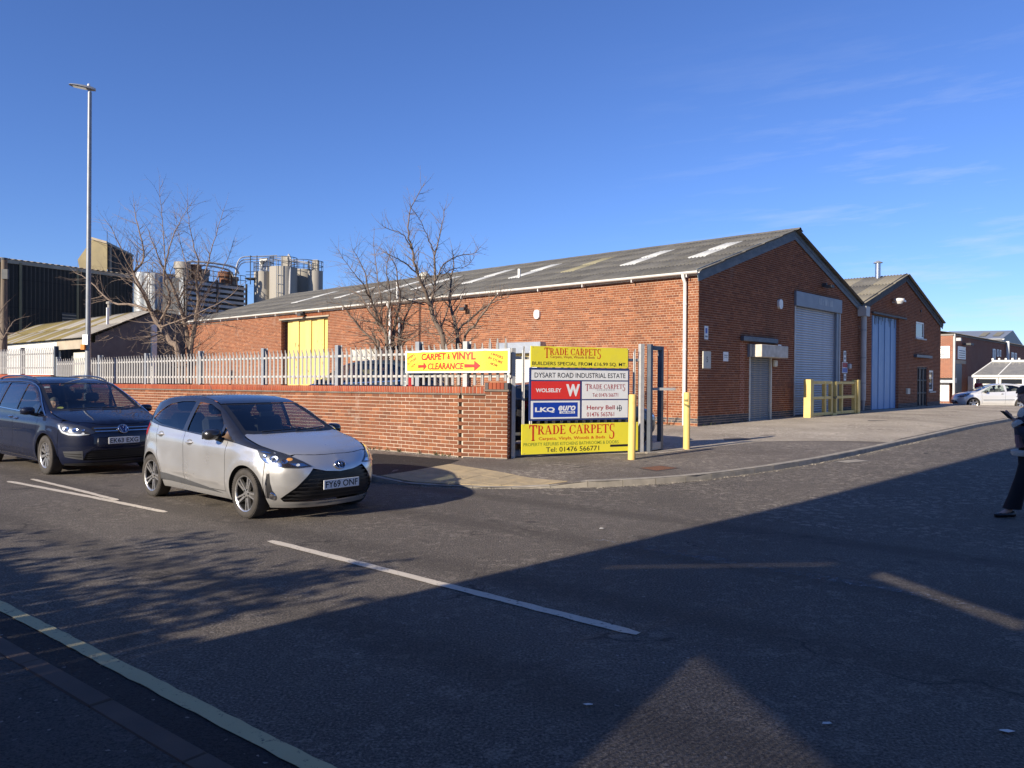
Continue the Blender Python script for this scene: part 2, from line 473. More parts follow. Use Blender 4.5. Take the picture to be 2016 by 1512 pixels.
worn('lamp_column', (.27, .28, .29), (.22, .23, .24), 4, .45, .4)
worn('pipe_grey', (.48, .48, .46), (.36, .37, .36), 2, .5)
worn('barge_blue', (.11, .145, .17), (.17, .20, .215), 2.3, .7, lo=.42, hi=.62, stretch=(1, 1, 3))
worn('barge_dark', (.030, .032, .036), (.055, .055, .055), 2.5, .7)
worn('steel_dark', (.045, .05, .055), (.075, .075, .075), 3, .6)
worn('door_dark', (.045, .028, .022), (.03, .02, .018), 2, .5)
worn('white_paint', (.76, .74, .68), (.62, .60, .54), 2.2, .6)
worn('cream_box', (.62, .60, .50), (.50, .48, .40), 6, .6)
worn('chrome', (.75, .75, .76), (.62, .62, .64), 20, .12, 1.0)
worn('stainless', (.62, .61, .60), (.48, .47, .46), 10, .28, 1.0)
worn('bark', (.21, .155, .115), (.125, .094, .072), 9, .9, bump=.7, bscale=45, stretch=(3, 3, .5))
worn('bark_grey', (.27, .20, .15), (.16, .12, .09), 9, .9, bump=.7, bscale=45, stretch=(3, 3, .5))
worn('wood_pole', (.21, .16, .115), (.12, .095, .07), 5, .9, stretch=(4, 4, .3))
worn('sign_yellow', (.86, .74, .04), (.72, .62, .08), 2.2, .45, lo=.5, hi=.75, detail=7)
worn('sign_white', (.80, .80, .77), (.66, .65, .61), 2.2, .4, lo=.5, hi=.75, detail=7)
flat('sign_red', (.72, .035, .025), .4, var=.02)
flat('sign_blue', (.006, .045, .36), .4, var=.02)
flat('sign_frame_blue', (.025, .045, .17), .45)
flat('ink_red', (.62, .02, .012), .5, var=.02)
flat('ink_dark_red', (.38, .025, .03), .5, var=.02)
flat('ink_black', (.012, .012, .014), .5, var=.02)
flat('ink_green', (.20, .27, .03), .5, var=.02)
flat('ink_grey', (.20, .20, .21), .5, var=.02)
flat('ink_white', (.82, .82, .80), .5, var=.02)
flat('black_rubber', (.014, .014, .015), .75)
flat('black_plastic', (.018, .018, .02), .42)
flat('orange_sign', (.62, .20, .02), .5)

# fibre-cement roof sheets with lichen
def roof_mat(name, a, b, lich, amt):
    t = NT(name); p = t.pos()
    oi = t.new('ShaderNodeObjectInfo').outputs['Random']
    c = t.mix(t.ramp(t.noise(p, 1.3, 5, .65), [(.35, 0.0), (.7, 1.0)]), a, b)
    c = t.mix(t.math('MULTIPLY', oi, .45), c, tuple(.62 * x for x in a))
    c = t.mix(t.math('MULTIPLY', t.ramp(t.noise(p, 6.5, 6, .7), [(.50, 0.0), (.66, 1.0)]), amt), c, lich)
    c = t.mix(t.ramp(t.noise(p, 38, 3, .6), [(.60, 0.0), (.72, .65)]), c, (.33, .32, .29))
    t.col(c); t.rough(.95); t.spec(.15); t.bump(t.noise(p, 60, 4, .7), .6, .006)
    MAT[name] = t.m; return t.m
roof_mat('roof_cement', (.100, .098, .095), (.155, .150, .142), (.15, .14, .10), .5)
roof_mat('roof_cement_tan', (.185, .170, .142), (.25, .232, .19), (.21, .185, .11), .55)
roof_mat('roof_moss', (.17, .135, .06), (.23, .185, .10), (.20, .17, .03), .9)
roof_mat('roof_grey', (.25, .235, .21), (.33, .31, .28), (.25, .22, .15), .4)
worn('skylight', (.52, .53, .52), (.34, .345, .33), 3, .45)
worn('skylight_old', (.27, .245, .15), (.21, .19, .125), 3, .6)
worn('clad_dark', (.075, .066, .055), (.125, .110, .09), .5, .8, obj=False, stretch=(1, 1, .2))
def ribbed():
    t = NT('clad_ribbed'); tcx = t.new('ShaderNodeTexCoord').outputs['Object']; sp = t.new('ShaderNodeSeparateXYZ'); t.put(tcx, sp.inputs[0])
    w_ = t.new('ShaderNodeMath'); w_.operation = 'SINE'; t.put(t.math('MULTIPLY', sp.outputs[0], 2 * math.pi / .42), w_.inputs[0])
    c = t.mix(t.ramp(w_.outputs[0], [(.35, 0.0), (.95, 1.0)]), (.052, .047, .040), (.115, .103, .085))  # pale stripes imitate light catching the ribs of the shaded wall
    n = t.noise(tcx, .25, 5, .6, (1, 1, .35)); c = t.mix(t.ramp(n, [(.42, 0.0), (.7, .6)]), c, (.05, .045, .04))
    fl_ = t.math('FRACT', t.math('MULTIPLY', sp.outputs[1], .36)); c = t.mix(t.ramp(fl_, [(0.0, .5), (.03, 0.0)]), c, (.02, .018, .016))
    t.col(c); t.rough(.85); t.spec(.2); MAT['clad_ribbed'] = t.m
ribbed()
worn('clad_tan', (.30, .245, .13), (.22, .185, .105), .6, .8, obj=False)
worn('clad_eave', (.44, .37, .27), (.32, .27, .20), 1.0, .8, obj=False)
worn('concrete_silo', (.40, .37, .31), (.27, .25, .22), .45, .85, obj=False, stretch=(1, 1, .15))
worn('tank_steel', (.34, .36, .37), (.26, .28, .29), .8, .5, .2, obj=False)
worn('creasing', (.21, .175, .14), (.13, .11, .09), 4, .95, obj=False)  # tile colour darkened to carry the shadow line under the coping
worn('louvre', (.44, .45, .45), (.32, .33, .335), .8, .6, obj=False)
worn('block_wall', (.17, .155, .14), (.12, .11, .10), 1.2, .95, bump=.4, bscale=50, obj=False)
worn('metal_grey_blue', (.27, .29, .31), (.23, .25, .27), .5, .5, .2, obj=False)
worn('glass_roof', (.24, .23, .20), (.17, .165, .15), 1.5, .25, obj=False)

def glass(name, tint, refl=1.0, rough=.02):
    t = NT(name)
    tr = t.new('ShaderNodeBsdfTransparent'); tr.inputs[0].default_value = (*tint, 1)
    gl = t.new('ShaderNodeBsdfGlossy'); gl.inputs['Roughness'].default_value = rough; gl.inputs[0].default_value = (.95, .97, 1, 1)
    lw_ = t.new('ShaderNodeLayerWeight'); lw_.inputs[0].default_value = .5
    mx = t.new('ShaderNodeMixShader')
    k = t.math('MULTIPLY', t.math('ADD', t.math('MULTIPLY', t.math('POWER', lw_.outputs['Facing'], 5.0), .92), .045), refl)
    k = t.math('MINIMUM', k, 1.0)
    t.put(k, mx.inputs[0]); t.put(tr.outputs[0], mx.inputs[1]); t.put(gl.outputs[0], mx.inputs[2])
    t.put(mx.outputs[0], t.out.inputs[0]); MAT[name] = t.m; return t.m
glass('glass_clear', (.62, .68, .67), 1.3)
glass('glass_tint', (.20, .23, .25), 1.6)
glass('glass_lamp', (.88, .90, .92), 1.6)
glass('glass_window', (.35, .40, .42), 2.6)
def dark_glass():
    t = NT('glass_dark'); t.col((.02, .024, .03)); t.rough(.06); t.spec(.9)
    MAT['glass_dark'] = t.m
dark_glass()

def car_paint(name, c, metal=.5, rough=.34, flake=.06):
    t = NT(name); p = t.pos(True)
    fl = t.noise(p, 900, 1)
    t.col(t.mix(fl, tuple(x * (1 - flake) for x in c), tuple(min(1, x * (1 + flake)) for x in c)))
    t.metal(metal); t.rough(rough)
    d = t.noise(p, 2.2, 5, .65)
    t.put(t.ramp(d, [(.35, rough - .05), (.75, rough + .12)]), t.b.inputs['Roughness'])
    t.b.inputs['Coat Weight'].default_value = .9; t.b.inputs['Coat Roughness'].default_value = .03
    MAT[name] = t.m; return t.m
car_paint('paint_silver', (.56, .555, .55), .65, .30)
car_paint('paint_black_car', (.020, .020, .024), .2, .30)
car_paint('paint_navy', (.0045, .008, .026), .0, .45)
MAT['paint_navy'].node_tree.nodes['Principled BSDF'].inputs['Specular IOR Level'].default_value = .15
car_paint('paint_silver_white', (.66, .66, .65), .4, .35)
car_paint('paint_dark_green', (.02, .03, .035), .3, .35)
worn('tyre', (.055, .048, .042), (.032, .029, .027), 12, .85, bump=.2, bscale=120)
worn('alloy', (.62, .61, .60), (.50, .49, .48), 14, .30, .85)
worn('alloy_dark', (.05, .05, .052), (.035, .035, .036), 10, .4, .5)
worn('disc_steel', (.12, .11, .10), (.08, .07, .06), 18, .45, .8)
flat('trim_grey', (.15, .15, .155), .45)
flat('door_strip', (.075, .077, .082), .4)
flat('seat_cloth', (.028, .028, .032), .9)
flat('seat_grey', (.20, .19, .175), .9)
flat('plate_white', (.72, .73, .74), .4, var=.02)
flat('lamp_dark', (.035, .035, .04), .35)
flat('lamp_amber', (.85, .38, .08), .3)
flat('lamp_red', (.42, .02, .02), .2)
flat('sticker_yellow', (.75, .68, .12), .5)
flat('skin', (.50, .27, .18), .55)
flat('skin_light', (.58, .36, .27), .55)
flat('hair_brown', (.065, .035, .022), .6)
flat('hair_grey', (.11, .095, .08), .6)
worn('denim', (.022, .026, .042), (.040, .045, .065), 30, .9)
worn('sherpa', (.62, .58, .50), (.48, .45, .38), 60, .95, bump=.8, bscale=120)
flat('cloth_black', (.008, .008, .010), .9)
flat('cloth_grey', (.28, .29, .30), .9)
flat('cloth_pink', (.26, .15, .15), .9)
flat('cloth_red', (.35, .03, .03), .85)
flat('cloth_navy', (.018, .02, .035), .9)
flat('leather_black', (.012, .012, .012), .28)
# ---------------------------------------------------------------- ground, roads, pavements
def h_road(s): return min(max(s - 11.0, 0) * .011, .20) - .02 * min(max(s - 50.0, 0), 22)
_k = [(-46, 8.52), (-14, 8.5), (-10.6, 8.5), (-9.6, 8.53), (-8.79, 8.68), (-7.63, 9.18), (-6.9, 9.85), (-6.32, 10.55), (-5.91, 11.24), (-5.52, 12.04),
      (-5.09, 13.6), (-4.79, 15.06), (-4.5, 17.2), (-4.21, 20.44), (-3.89, 24.27), (-3.45, 30.0), (-2.2, 46.0), (-.2, 72)]
KERB = []
for i in range(len(_k) - 1):                       # smooth the kerb line
    p0 = np.array(_k[max(i - 1, 0)]); p1 = np.array(_k[i]); p2 = np.array(_k[i + 1]); p3 = np.array(_k[min(i + 2, len(_k) - 1)])
    n_ = max(1, int(np.linalg.norm(p2 - p1) / .45)) if 1 < i < 15 else 1
    for j in range(n_):
        t = j / n_
        if 1 < i < 13: q_ = .5 * ((2 * p1) + (-p0 + p2) * t + (2 * p0 - 5 * p1 + 4 * p2 - p3) * t * t + (-p0 + 3 * p1 - 3 * p2 + p3) * t ** 3)
        else: q_ = p1 + (p2 - p1) * t
        KERB.append(q_)
KERB.append(np.array(_k[-1]))
KA = np.array(KERB)
_seg = np.linalg.norm(np.diff(KA, axis=0), axis=1); KL = np.concatenate([[0], np.cumsum(_seg)])
def kerb_dist(a, s):
    p = np.array([a, s]); A = KA[:-1]; B = KA[1:]; d = B - A
    t = np.clip(((p - A) * d).sum(1) / (d * d).sum(1), 0, 1)
    q = A + d * t[:, None]; r = np.linalg.norm(q - p, axis=1); i = int(np.argmin(r))
    return r[i], KL[i] + t[i] * _seg[i], q[i]
_L0 = kerb_dist(-9.6, 8.5)[1]; _L1 = kerb_dist(-6.6, 10.2)[1]
def upstand(L):
    m = (_L0 + _L1) / 2; hw = (_L1 - _L0) / 2
    t = min(max((abs(L - m) - hw * .55) / (hw * .55), 0), 1)
    return .016 + (.095 - .016) * (t * t * (3 - 2 * t))
def h_pave(p):
    a, s = A_of(p), S_of(p); d, L, q = kerb_dist(a, s)
    f = min(d / 2.0, 1); f = f * f * (3 - 2 * f)
    up = upstand(L) * (1 - f) + .105 * f
    return h_road(q[1] * (1 - f) + s * f) + up + .018 * min(d, 2.8)
def PV(px, py, dz=0.0):
    z = .15
    for _ in range(12):
        p = G(px, py, z); z = h_pave(p)
    p.z = z + dz; return p
def GRD(px, py, dz=0.0):
    z = 0
    for _ in range(12):
        p = G(px, py, z); z = h_road(S_of(p))
    p.z = z + dz; return p

me = mesh_from('ground', [(-2500, -2500, -.45), (2500, -2500, -.45), (2500, 2500, -.45), (-2500, 2500, -.45)], [(0, 1, 2, 3)])
tag(link_mesh('ground', me, MAT['earth']), kind='structure')

def strip(name, a0, a1, ss, zf, mat):
    vs_ = []; fs = []
    for i, s in enumerate(ss):
        vs_ += [M2(a0, s, zf(s)), M2(a1, s, zf(s))]
        if i: b = 2 * i; fs.append((b - 2, b - 1, b + 1, b))
    return tag(link_mesh(name, mesh_from(name, vs_, fs), mat), kind='structure')
strip('main_road', -160, 160, [1.86, 9.3], lambda s: 0.0, MAT['asphalt_main'])
strip('side_road', -13, 60, [9.3, 11, 14, 18, 22, 26, 29.2, 40, 50, 60, 72, 110], lambda s: h_road(s), MAT['asphalt_side'])

# far pavement and the yard behind it
poly = [tuple(k) for k in KERB] + [(-46, 72)]
V, F = triangulate(poly, [], .8, .3)
keep = []
vs_ = [M2(a, s, 0) for a, s in V]
for v in vs_: v.z = h_pave(v)
ob = link_mesh('yard', mesh_from('yard', vs_, [tuple(f) for f in F]), MAT['asphalt_foot']); tag(ob, kind='structure')
# the yard surface proper (paler concrete and worn tarmac) beyond the back edge of the footway
def sheet_on_pave(name, pts, mat, dz, d=.6, kind='structure'):
    V, F = triangulate([(A_of(p), S_of(p)) for p in pts], [], d, d)
    vs_ = [M2(a, s, 0) for a, s in V]
    for v in vs_: v.z = h_pave(v) + dz
    o = link_mesh(name, mesh_from(name, vs_, [tuple(f) for f in F]), mat)
    if kind: tag(o, kind=kind)
    return o
yp = [PV(1300, 893), PV(1352, 887), PV(1500, 869.5), PV(1600, 868), PV(1700, 869), PV(1752, 871)]
yp += [M2(a - .22, s) for a, s in KERB if s > 21.5] + [M2(-30, 72), M2(-40, 40), M2(-34, 11.5), M2(-10.2, 11.5), PV(1010, 899), PV(1265, 893.5)]
sheet_on_pave('yard_surface', yp, MAT['asphalt_yard'], .005, 1.6)

# kerb stones of the far side
kb = bpy.data.objects.new('kerb', None); C.objects.link(kb); tag(kb, kind='structure')
L = kerb_dist(-30, 8.5)[1]; Lend = kerb_dist(-2.2, 46)[1]
def at_L(L_):
    i = int(np.searchsorted(KL, L_) - 1); i = min(max(i, 0), len(_seg) - 1)
    t = (L_ - KL[i]) / _seg[i]; return KA[i] + (KA[i + 1] - KA[i]) * t
while L < Lend:
    ln = .914 if not (_L0 - 2 < L < _L1 + 4) else .61
    p, q = at_L(L + .006), at_L(L + ln - .006); t = (q - p) / np.linalg.norm(q - p); n_ = np.array([-t[1], t[0]])
    z0, z1 = h_road(p[1]), h_road(q[1]); u0, u1 = upstand(L), upstand(L + ln)
    jz = random.uniform(-.003, .004)
    A3 = lambda w, z: M2(w[0], w[1], z)
    up0, up1 = z0 + u0 + .006 + jz, z1 + u1 + .006 + jz
    v8 = [A3(p - n_ * .012, z0 - .05), A3(q - n_ * .012, z1 - .05), A3(q + n_ * .125, z1 - .05), A3(p + n_ * .125, z0 - .05),
          A3(p - n_ * .004, up0 - .018), A3(q - n_ * .004, up1 - .018), A3(p + n_ * .018, up0), A3(q + n_ * .018, up1), A3(p + n_ * .125, up0 + .001), A3(q + n_ * .125, up1 + .001)]
    mbk = MB().add(v8, [(0, 1, 5, 4), (4, 5, 7, 6), (6, 7, 9, 8), (0, 4, 6, 8, 3), (1, 2, 9, 7, 5)])
    mbk.build('kerb_stone', MAT['kerb_stone'], kb)
    L += ln

# near pavement, channel and dropped kerb at the viewer's feet
strip('pavement', -60, 60, [-3.2, 1.76], lambda s: .022, MAT['asphalt_near'])
strip('channel', -60, 60, [1.90, 2.085], lambda s: .005, MAT['tarmac_patch'])
nk = bpy.data.objects.new('near_kerb', None); C.objects.link(nk); tag(nk, kind='structure')
a = -16.0
while a < 3:
    MB().obox(M2(a + .003, 1.765, -.05), DM * .908, NM * .125, Vector((0, 0, .074 + random.uniform(-.003, .003)))).build('kerb_stone', MAT['kerb_brown'], nk, bevel=.008)
    a += .914

# painted lines
def line(name, pts, w, mat, label, cat='road marking', z=.006, jag=.006, group=None):
    """a strip of paint along pts with slightly ragged edges and rounded ends"""
    pl = resample([(p.x, p.y) for p in pts], .12, False); n = len(pl); L_, R_ = [], []
    for i, p in enumerate(pl):
        t = np.array(pl[min(i + 1, n - 1)]) - np.array(pl[max(i - 1, 0)]); t = t / np.linalg.norm(t); m = np.array([-t[1], t[0]])
        e = .55 if i in (0, n - 1) else 1.0
        L_.append(p + m * (w / 2 * e + random.uniform(-jag, jag))); R_.append(p - m * (w / 2 * e + random.uniform(-jag, jag)))
    vs_ = [];
    for l_, r_ in zip(L_, R_):
        for q in (l_, r_):
            v = Vector((q[0], q[1], 0)); v.z = h_road(S_of(v)) + z; vs_.append(v)
    o = link_mesh(name, mesh_from(name, vs_, [(2 * i, 2 * i + 1, 2 * i + 3, 2 * i + 2) for i in range(n - 1)]), mat)
    return tag(o, label, cat, group)
line('centre_line', [G(531, 1065.5), G(1257, 1249)], .105, MAT['paint_white'], 'long white road line ending alone in the open tarmac', group='white road lines')
line('centre_line', [G(16, 948), G(180, 979), G(327, 1009)], .095, MAT['paint_white'], 'outer white line of the converging pair beside the dark blue car', group='white road lines')
line('centre_line', [G(62, 944), G(150, 965), G(232, 986)], .085, MAT['paint_white'], 'inner white line that runs into the outer one near the silver car', group='white road lines', z=.010)
line('edge_line', [M2(-40, 2.16), M2(-6.6, 2.15), M2(-2.7, 2.125), M2(0, 2.12), M2(12, 2.12)], .10, MAT['paint_yellow'], 'single yellow no-waiting line along the near kerb', z=.010)
line('worn_line', [G(1170, 1062), G(1250, 1075), G(1500, 1118), G(1750, 1160), G(2080, 1229)], .16, MAT['paint_faded'], 'worn pale seam crossing the shaded mouth of the side road', jag=.03)

# buff tactile paving at the dropped kerb: tiles cut to the triangle
tp = bpy.data.objects.new('tactile_paving', None); C.objects.link(tp); tag(tp, kind='structure')
apex = PV(884, 915); tipr = PV(1182, 953); tipl = PV(690, 943)
def clip(poly, a, b):
    out = []; side = lambda p: (b[0] - a[0]) * (p[1] - a[1]) - (b[1] - a[1]) * (p[0] - a[0])
    for i in range(len(poly)):
        p, q = poly[i - 1], poly[i]; sp, sq = side(p), side(q)
        if (sp >= 0) != (sq >= 0):
            t = sp / (sp - sq); out.append((p[0] + (q[0] - p[0]) * t, p[1] + (q[1] - p[1]) * t))
        if sq >= 0: out.append(q)
    return out
ed = (tipr - apex).normalized(); ed.z = 0; en = Vector((-ed.y, ed.x, 0))
kpoly = [M2(k[0], k[1]) for k in KERB if -11.8 < k[0] < -6.2 and k[1] < 10.9]
for i in range(-14, 16):
    for j in range(-12, 2):
        o = apex + ed * (i * .4) + en * (j * .4)
        sq = [o, o + ed * .394, o + ed * .394 + en * .394, o + en * .394]; pq = [(p.x, p.y) for p in sq]
        pq = clip(pq, (tipr.x, tipr.y), (apex.x, apex.y)); 
        if len(pq) > 2: pq = clip(pq, (apex.x, apex.y), (tipl.x, tipl.y))
        for k in range(len(kpoly) - 1):
            if len(pq) < 3: break
            a_, b_ = kpoly[k], kpoly[k + 1]; t_ = (b_ - a_).normalized(); n2 = Vector((-t_.y, t_.x, 0)) * .128
            pq = clip(pq, ((a_ + n2).x, (a_ + n2).y), ((b_ + n2).x, (b_ + n2).y))
        if len(pq) < 3: continue
        vs_ = [Vector((p[0], p[1], 0)) for p in pq]
        jz = random.uniform(.015, .018)
        for v in vs_: v.z = h_pave(v) + jz
        cen = sum(vs_, Vector()) / len(vs_); n_ = len(vs_)
        low = [v - Vector((0, 0, .012)) for v in vs_]
        # rows of blisters as small frusta on whole tiles
        mbt = MB().add(vs_ + low, [tuple(range(n_))] + [(q, q + n_, (q + 1) % n_ + n_, (q + 1) % n_) for q in range(n_)])
        for bi in range(6):
            for bj in range(6):
                c_ = o + ed * (.033 + bi * .0656) + en * (.033 + bj * .0656)
                if not pip(pq, np.array([c_.x]), np.array([c_.y]))[0]: continue
                c_.z = h_pave(c_) + jz if False else cen.z
                mbt.add([c_ + ed * .014, c_ + en * .014, c_ - ed * .014, c_ - en * .014, c_ + Vector((0, 0, .005))], [(0, 1, 4), (1, 2, 4), (2, 3, 4), (3, 0, 4)])
        mbt.build('tile', MAT['tile_buff'], tp, fix=False)

# darker relaid strips in the footway, and the concrete edging at its back
0 and sheet_on_pave('tarmac_patch', [PV(905, 905.5), PV(1010, 903), PV(960, 909), PV(885, 915), PV(1182, 953), PV(1196, 951), PV(1100, 938), PV(1010, 924), PV(940, 914), PV(1000, 908)], MAT['tarmac_patch'], .004, .5)
sheet_on_pave('tarmac_patch', [PV(735, 893), PV(905, 906), PV(884, 914), PV(690, 942), PV(640, 940), PV(720, 910)], MAT['tarmac_patch'], .0045, .5)
0 and sheet_on_pave('tarmac_patch', [PV(1090, 912), PV(1190, 917), PV(1230, 930), PV(1130, 928)], MAT['tarmac_patch'], .004, .4)
eg = bpy.data.objects.new('edging', None); C.objects.link(eg); tag(eg, kind='structure')
epts = [PV(1275, 893), PV(1352, 884.5), PV(1430, 876), PV(1500, 868.5)]
for i in range(3):
    p, q = epts[i], epts[i + 1]; n_ = max(1, int((q - p).length / .9))
    for j in range(n_):
        a_ = p + (q - p) * (j / n_); b_ = p + (q - p) * ((j + .985) / n_); a_.z = h_pave(a_) - .04; b_.z = h_pave(b_) - .04
        t_ = (b_ - a_).normalized(); m_ = Vector((-t_.y, t_.x, 0))
        MB().obox(a_, b_ - a_, m_ * .07, Vector((0, 0, .055))).build('edging_stone', MAT['kerb_stone'], eg)

# access covers let into the ground
def cover(name, label, quad, mat, group='access covers', road=False):
    o = thing(name, label, 'cover', (quad[0] + quad[2]) / 2, group=group)
    c = o.location.copy()
    q = [p - c for p in quad]
    mbf = MB(); mbl = MB()
    for i in range(4):
        a_, b_ = q[i], q[(i + 1) % 4]; ai, bi = a_ * .90, b_ * .90
        mbf.add([a_, b_, bi, ai], [(0, 1, 2, 3)])
    mbf.build('frame', MAT['steel_dark'], o)
    ax = (q[1] - q[0]); ay = (q[3] - q[0]); o0 = q[0] * .89 + Vector((0, 0, -.001))
    mbl.add([q[i] * .885 for i in range(4)], [(0, 1, 2, 3)])
    for i in range(9):
        for j in range(9):
            p = o0 + ax * .89 * ((i + .5) / 9) + ay * .89 * ((j + .5) / 9) + Vector((0, 0, .001))
            mbl.add([p + ax * .03, p + ay * .03, p - ax * .03, p - ay * .03, p + Vector((0, 0, .004))], [(0, 1, 4), (1, 2, 4), (2, 3, 4), (3, 0, 4)])
    mbl.build('lid', mat, o, fix=False)
    return o
cover('access_cover', 'rusty orange metal cover in the footway right of the yellow bollard', [PV(1255, 922, .007), PV(1292, 928, .007), PV(1338, 922, .007), PV(1300, 917, .007)], MAT['rust'])
cover('access_cover', 'pale brown drain cover at the side road kerb', [GRD(1640, 909, .006), GRD(1668, 912, .006), GRD(1714, 908, .006), GRD(1686, 904.5, .006)], MAT['kerb_stone'])
# scraps of litter and grit
for (px, py, w_) in ((1186, 1041, .05), (1160, 1388, .035), (1980, 1440, .05), (1628, 1426, .03), (690, 962, .03)):
    c_ = G(px, py, .004); mbq = MB(); k_ = random.random() * 6
    for i in range(5):
        a_ = k_ + i * 1.26; mbq.v.append(c_ + Vector((math.cos(a_) * w_ * random.uniform(.6, 1), math.sin(a_) * w_ * random.uniform(.3, .6), random.uniform(.002, .012))))
    mbq.f.append((0, 1, 2, 3, 4)); o = mbq.build('litter_scrap', MAT['white_paint'], None, fix=False)
    lb = {1186: 'pale scrap of litter in the sunlit side road', 1160: 'pale scrap of litter low in the shaded foreground right of centre', 1980: 'pale scrap of litter near the bottom right corner', 1628: 'tiny pale scrap of litter in the shaded foreground', 690: 'tiny pale scrap under the nose of the silver car'}[px]
    tag(o, lb, 'litter', 'litter scraps')

# grit and dead leaves gathered along the far kerb and the wall foot; a few weeds
gm = MB(); rg_ = random.Random(9)
for k in range(2600):
    if k % 3: L_ = rg_.uniform(kerb_dist(-12, 8.5)[1], kerb_dist(-3.9, 24)[1]); q = at_L(L_); t_ = at_L(L_ + .05) - q; t_ /= np.linalg.norm(t_); n_ = np.array([t_[1], -t_[0]]); q = q + n_ * abs(rg_.gauss(.03, .07)); p = M2(q[0], q[1]); p.z = h_road(q[1]) + .002
    else: a_ = rg_.uniform(-16, -10.1); p = M2(a_, 11.2 - abs(rg_.gauss(.02, .05))); p.z = h_pave(p) + .002
    r_ = rg_.uniform(.003, .011) * (2.2 if rg_.random() < .06 else 1); b = len(gm.v); an = rg_.uniform(0, 6.28)
    gm.v += [p + Vector((math.cos(an + j * 2.09) * r_, math.sin(an + j * 2.09) * r_, 0)) for j in range(3)] + [p + Vector((0, 0, r_ * .8))]; gm.f += [(b, b + 1, b + 3), (b + 1, b + 2, b + 3), (b + 2, b, b + 3)]
tag(gm.build('gravel', MAT['kerb_stone'], None, fix=False), 'grit and crumbs of stone gathered along the far kerb', 'gravel', kind='stuff')
t = NT('weed'); t.col(t.mix(t.new('ShaderNodeNewGeometry').outputs['Random Per Island'], (.05, .085, .025), (.13, .13, .05))); t.rough(.7); MAT['weed'] = t.m
wm = MB()
for k in range(46):
    if k < 26: a_ = rg_.uniform(-15, -10.1); p = M2(a_, 11.17); p.z = h_pave(p)
    else: p = C0 + (-WU) * rg_.uniform(0, 3) - WV * .04 if k < 36 else C0 + WV * rg_.uniform(.2, 3.2) + WU * .04; p = Vector((p.x, p.y, h_pave(p)))
    for j in range(rg_.randint(4, 9)):
        an = rg_.uniform(0, 6.28); h_ = rg_.uniform(.03, .10); d_ = Vector((math.cos(an), math.sin(an), 0)) * h_ * .6; s_ = Vector((-math.sin(an), math.cos(an), 0)) * .006; b = len(wm.v)
        wm.v += [p - s_, p + s_, p + d_ * .6 + Vector((0, 0, 1)) * h_ * .8 + s_ * .6, p + d_ + Vector((0, 0, 1)) * h_]; wm.f += [(b, b + 1, b + 2), (b, b + 2, b + 3)]
tag(wm.build('weeds', MAT['weed'], None, fix=False), 'sparse weeds sprouting at the foot of the walls', 'weeds', kind='stuff')
# ---------------------------------------------------------------- brickwork
BRICK_CACHE = {}
def brick_mesh(l, h, dep, chip=0.0):
    key = (round(l, 3), round(h, 3), round(dep, 3))
    if key not in BRICK_CACHE:
        b = .004
        vs_ = [(0, 0, 0), (l, 0, 0), (l, 0, h), (0, 0, h), (b, -dep, b), (l - b, -dep, b), (l - b, -dep, h - b), (b, -dep, h - b), (0, -dep + b, 0), (l, -dep + b, 0), (l, -dep + b, h), (0, -dep + b, h)]
        fs = [(4, 5, 6, 7), (8, 9, 5, 4), (9, 10, 6, 5), (10, 11, 7, 6), (11, 8, 4, 7), (0, 1, 9, 8), (1, 2, 10, 9), (2, 3, 11, 10), (3, 0, 8, 11)]
        BRICK_CACHE[key] = mesh_from('brick', vs_, fs)
    return BRICK_CACHE[key]

def poly_intervals(poly, z):
    xs = []
    for i in range(len(poly)):
        (x0, z0), (x1, z1) = poly[i - 1], poly[i]
        if (z0 > z) != (z1 > z): xs.append(x0 + (x1 - x0) * (z - z0) / (z1 - z0))
    xs.sort(); return list(zip(xs[::2], xs[1::2]))

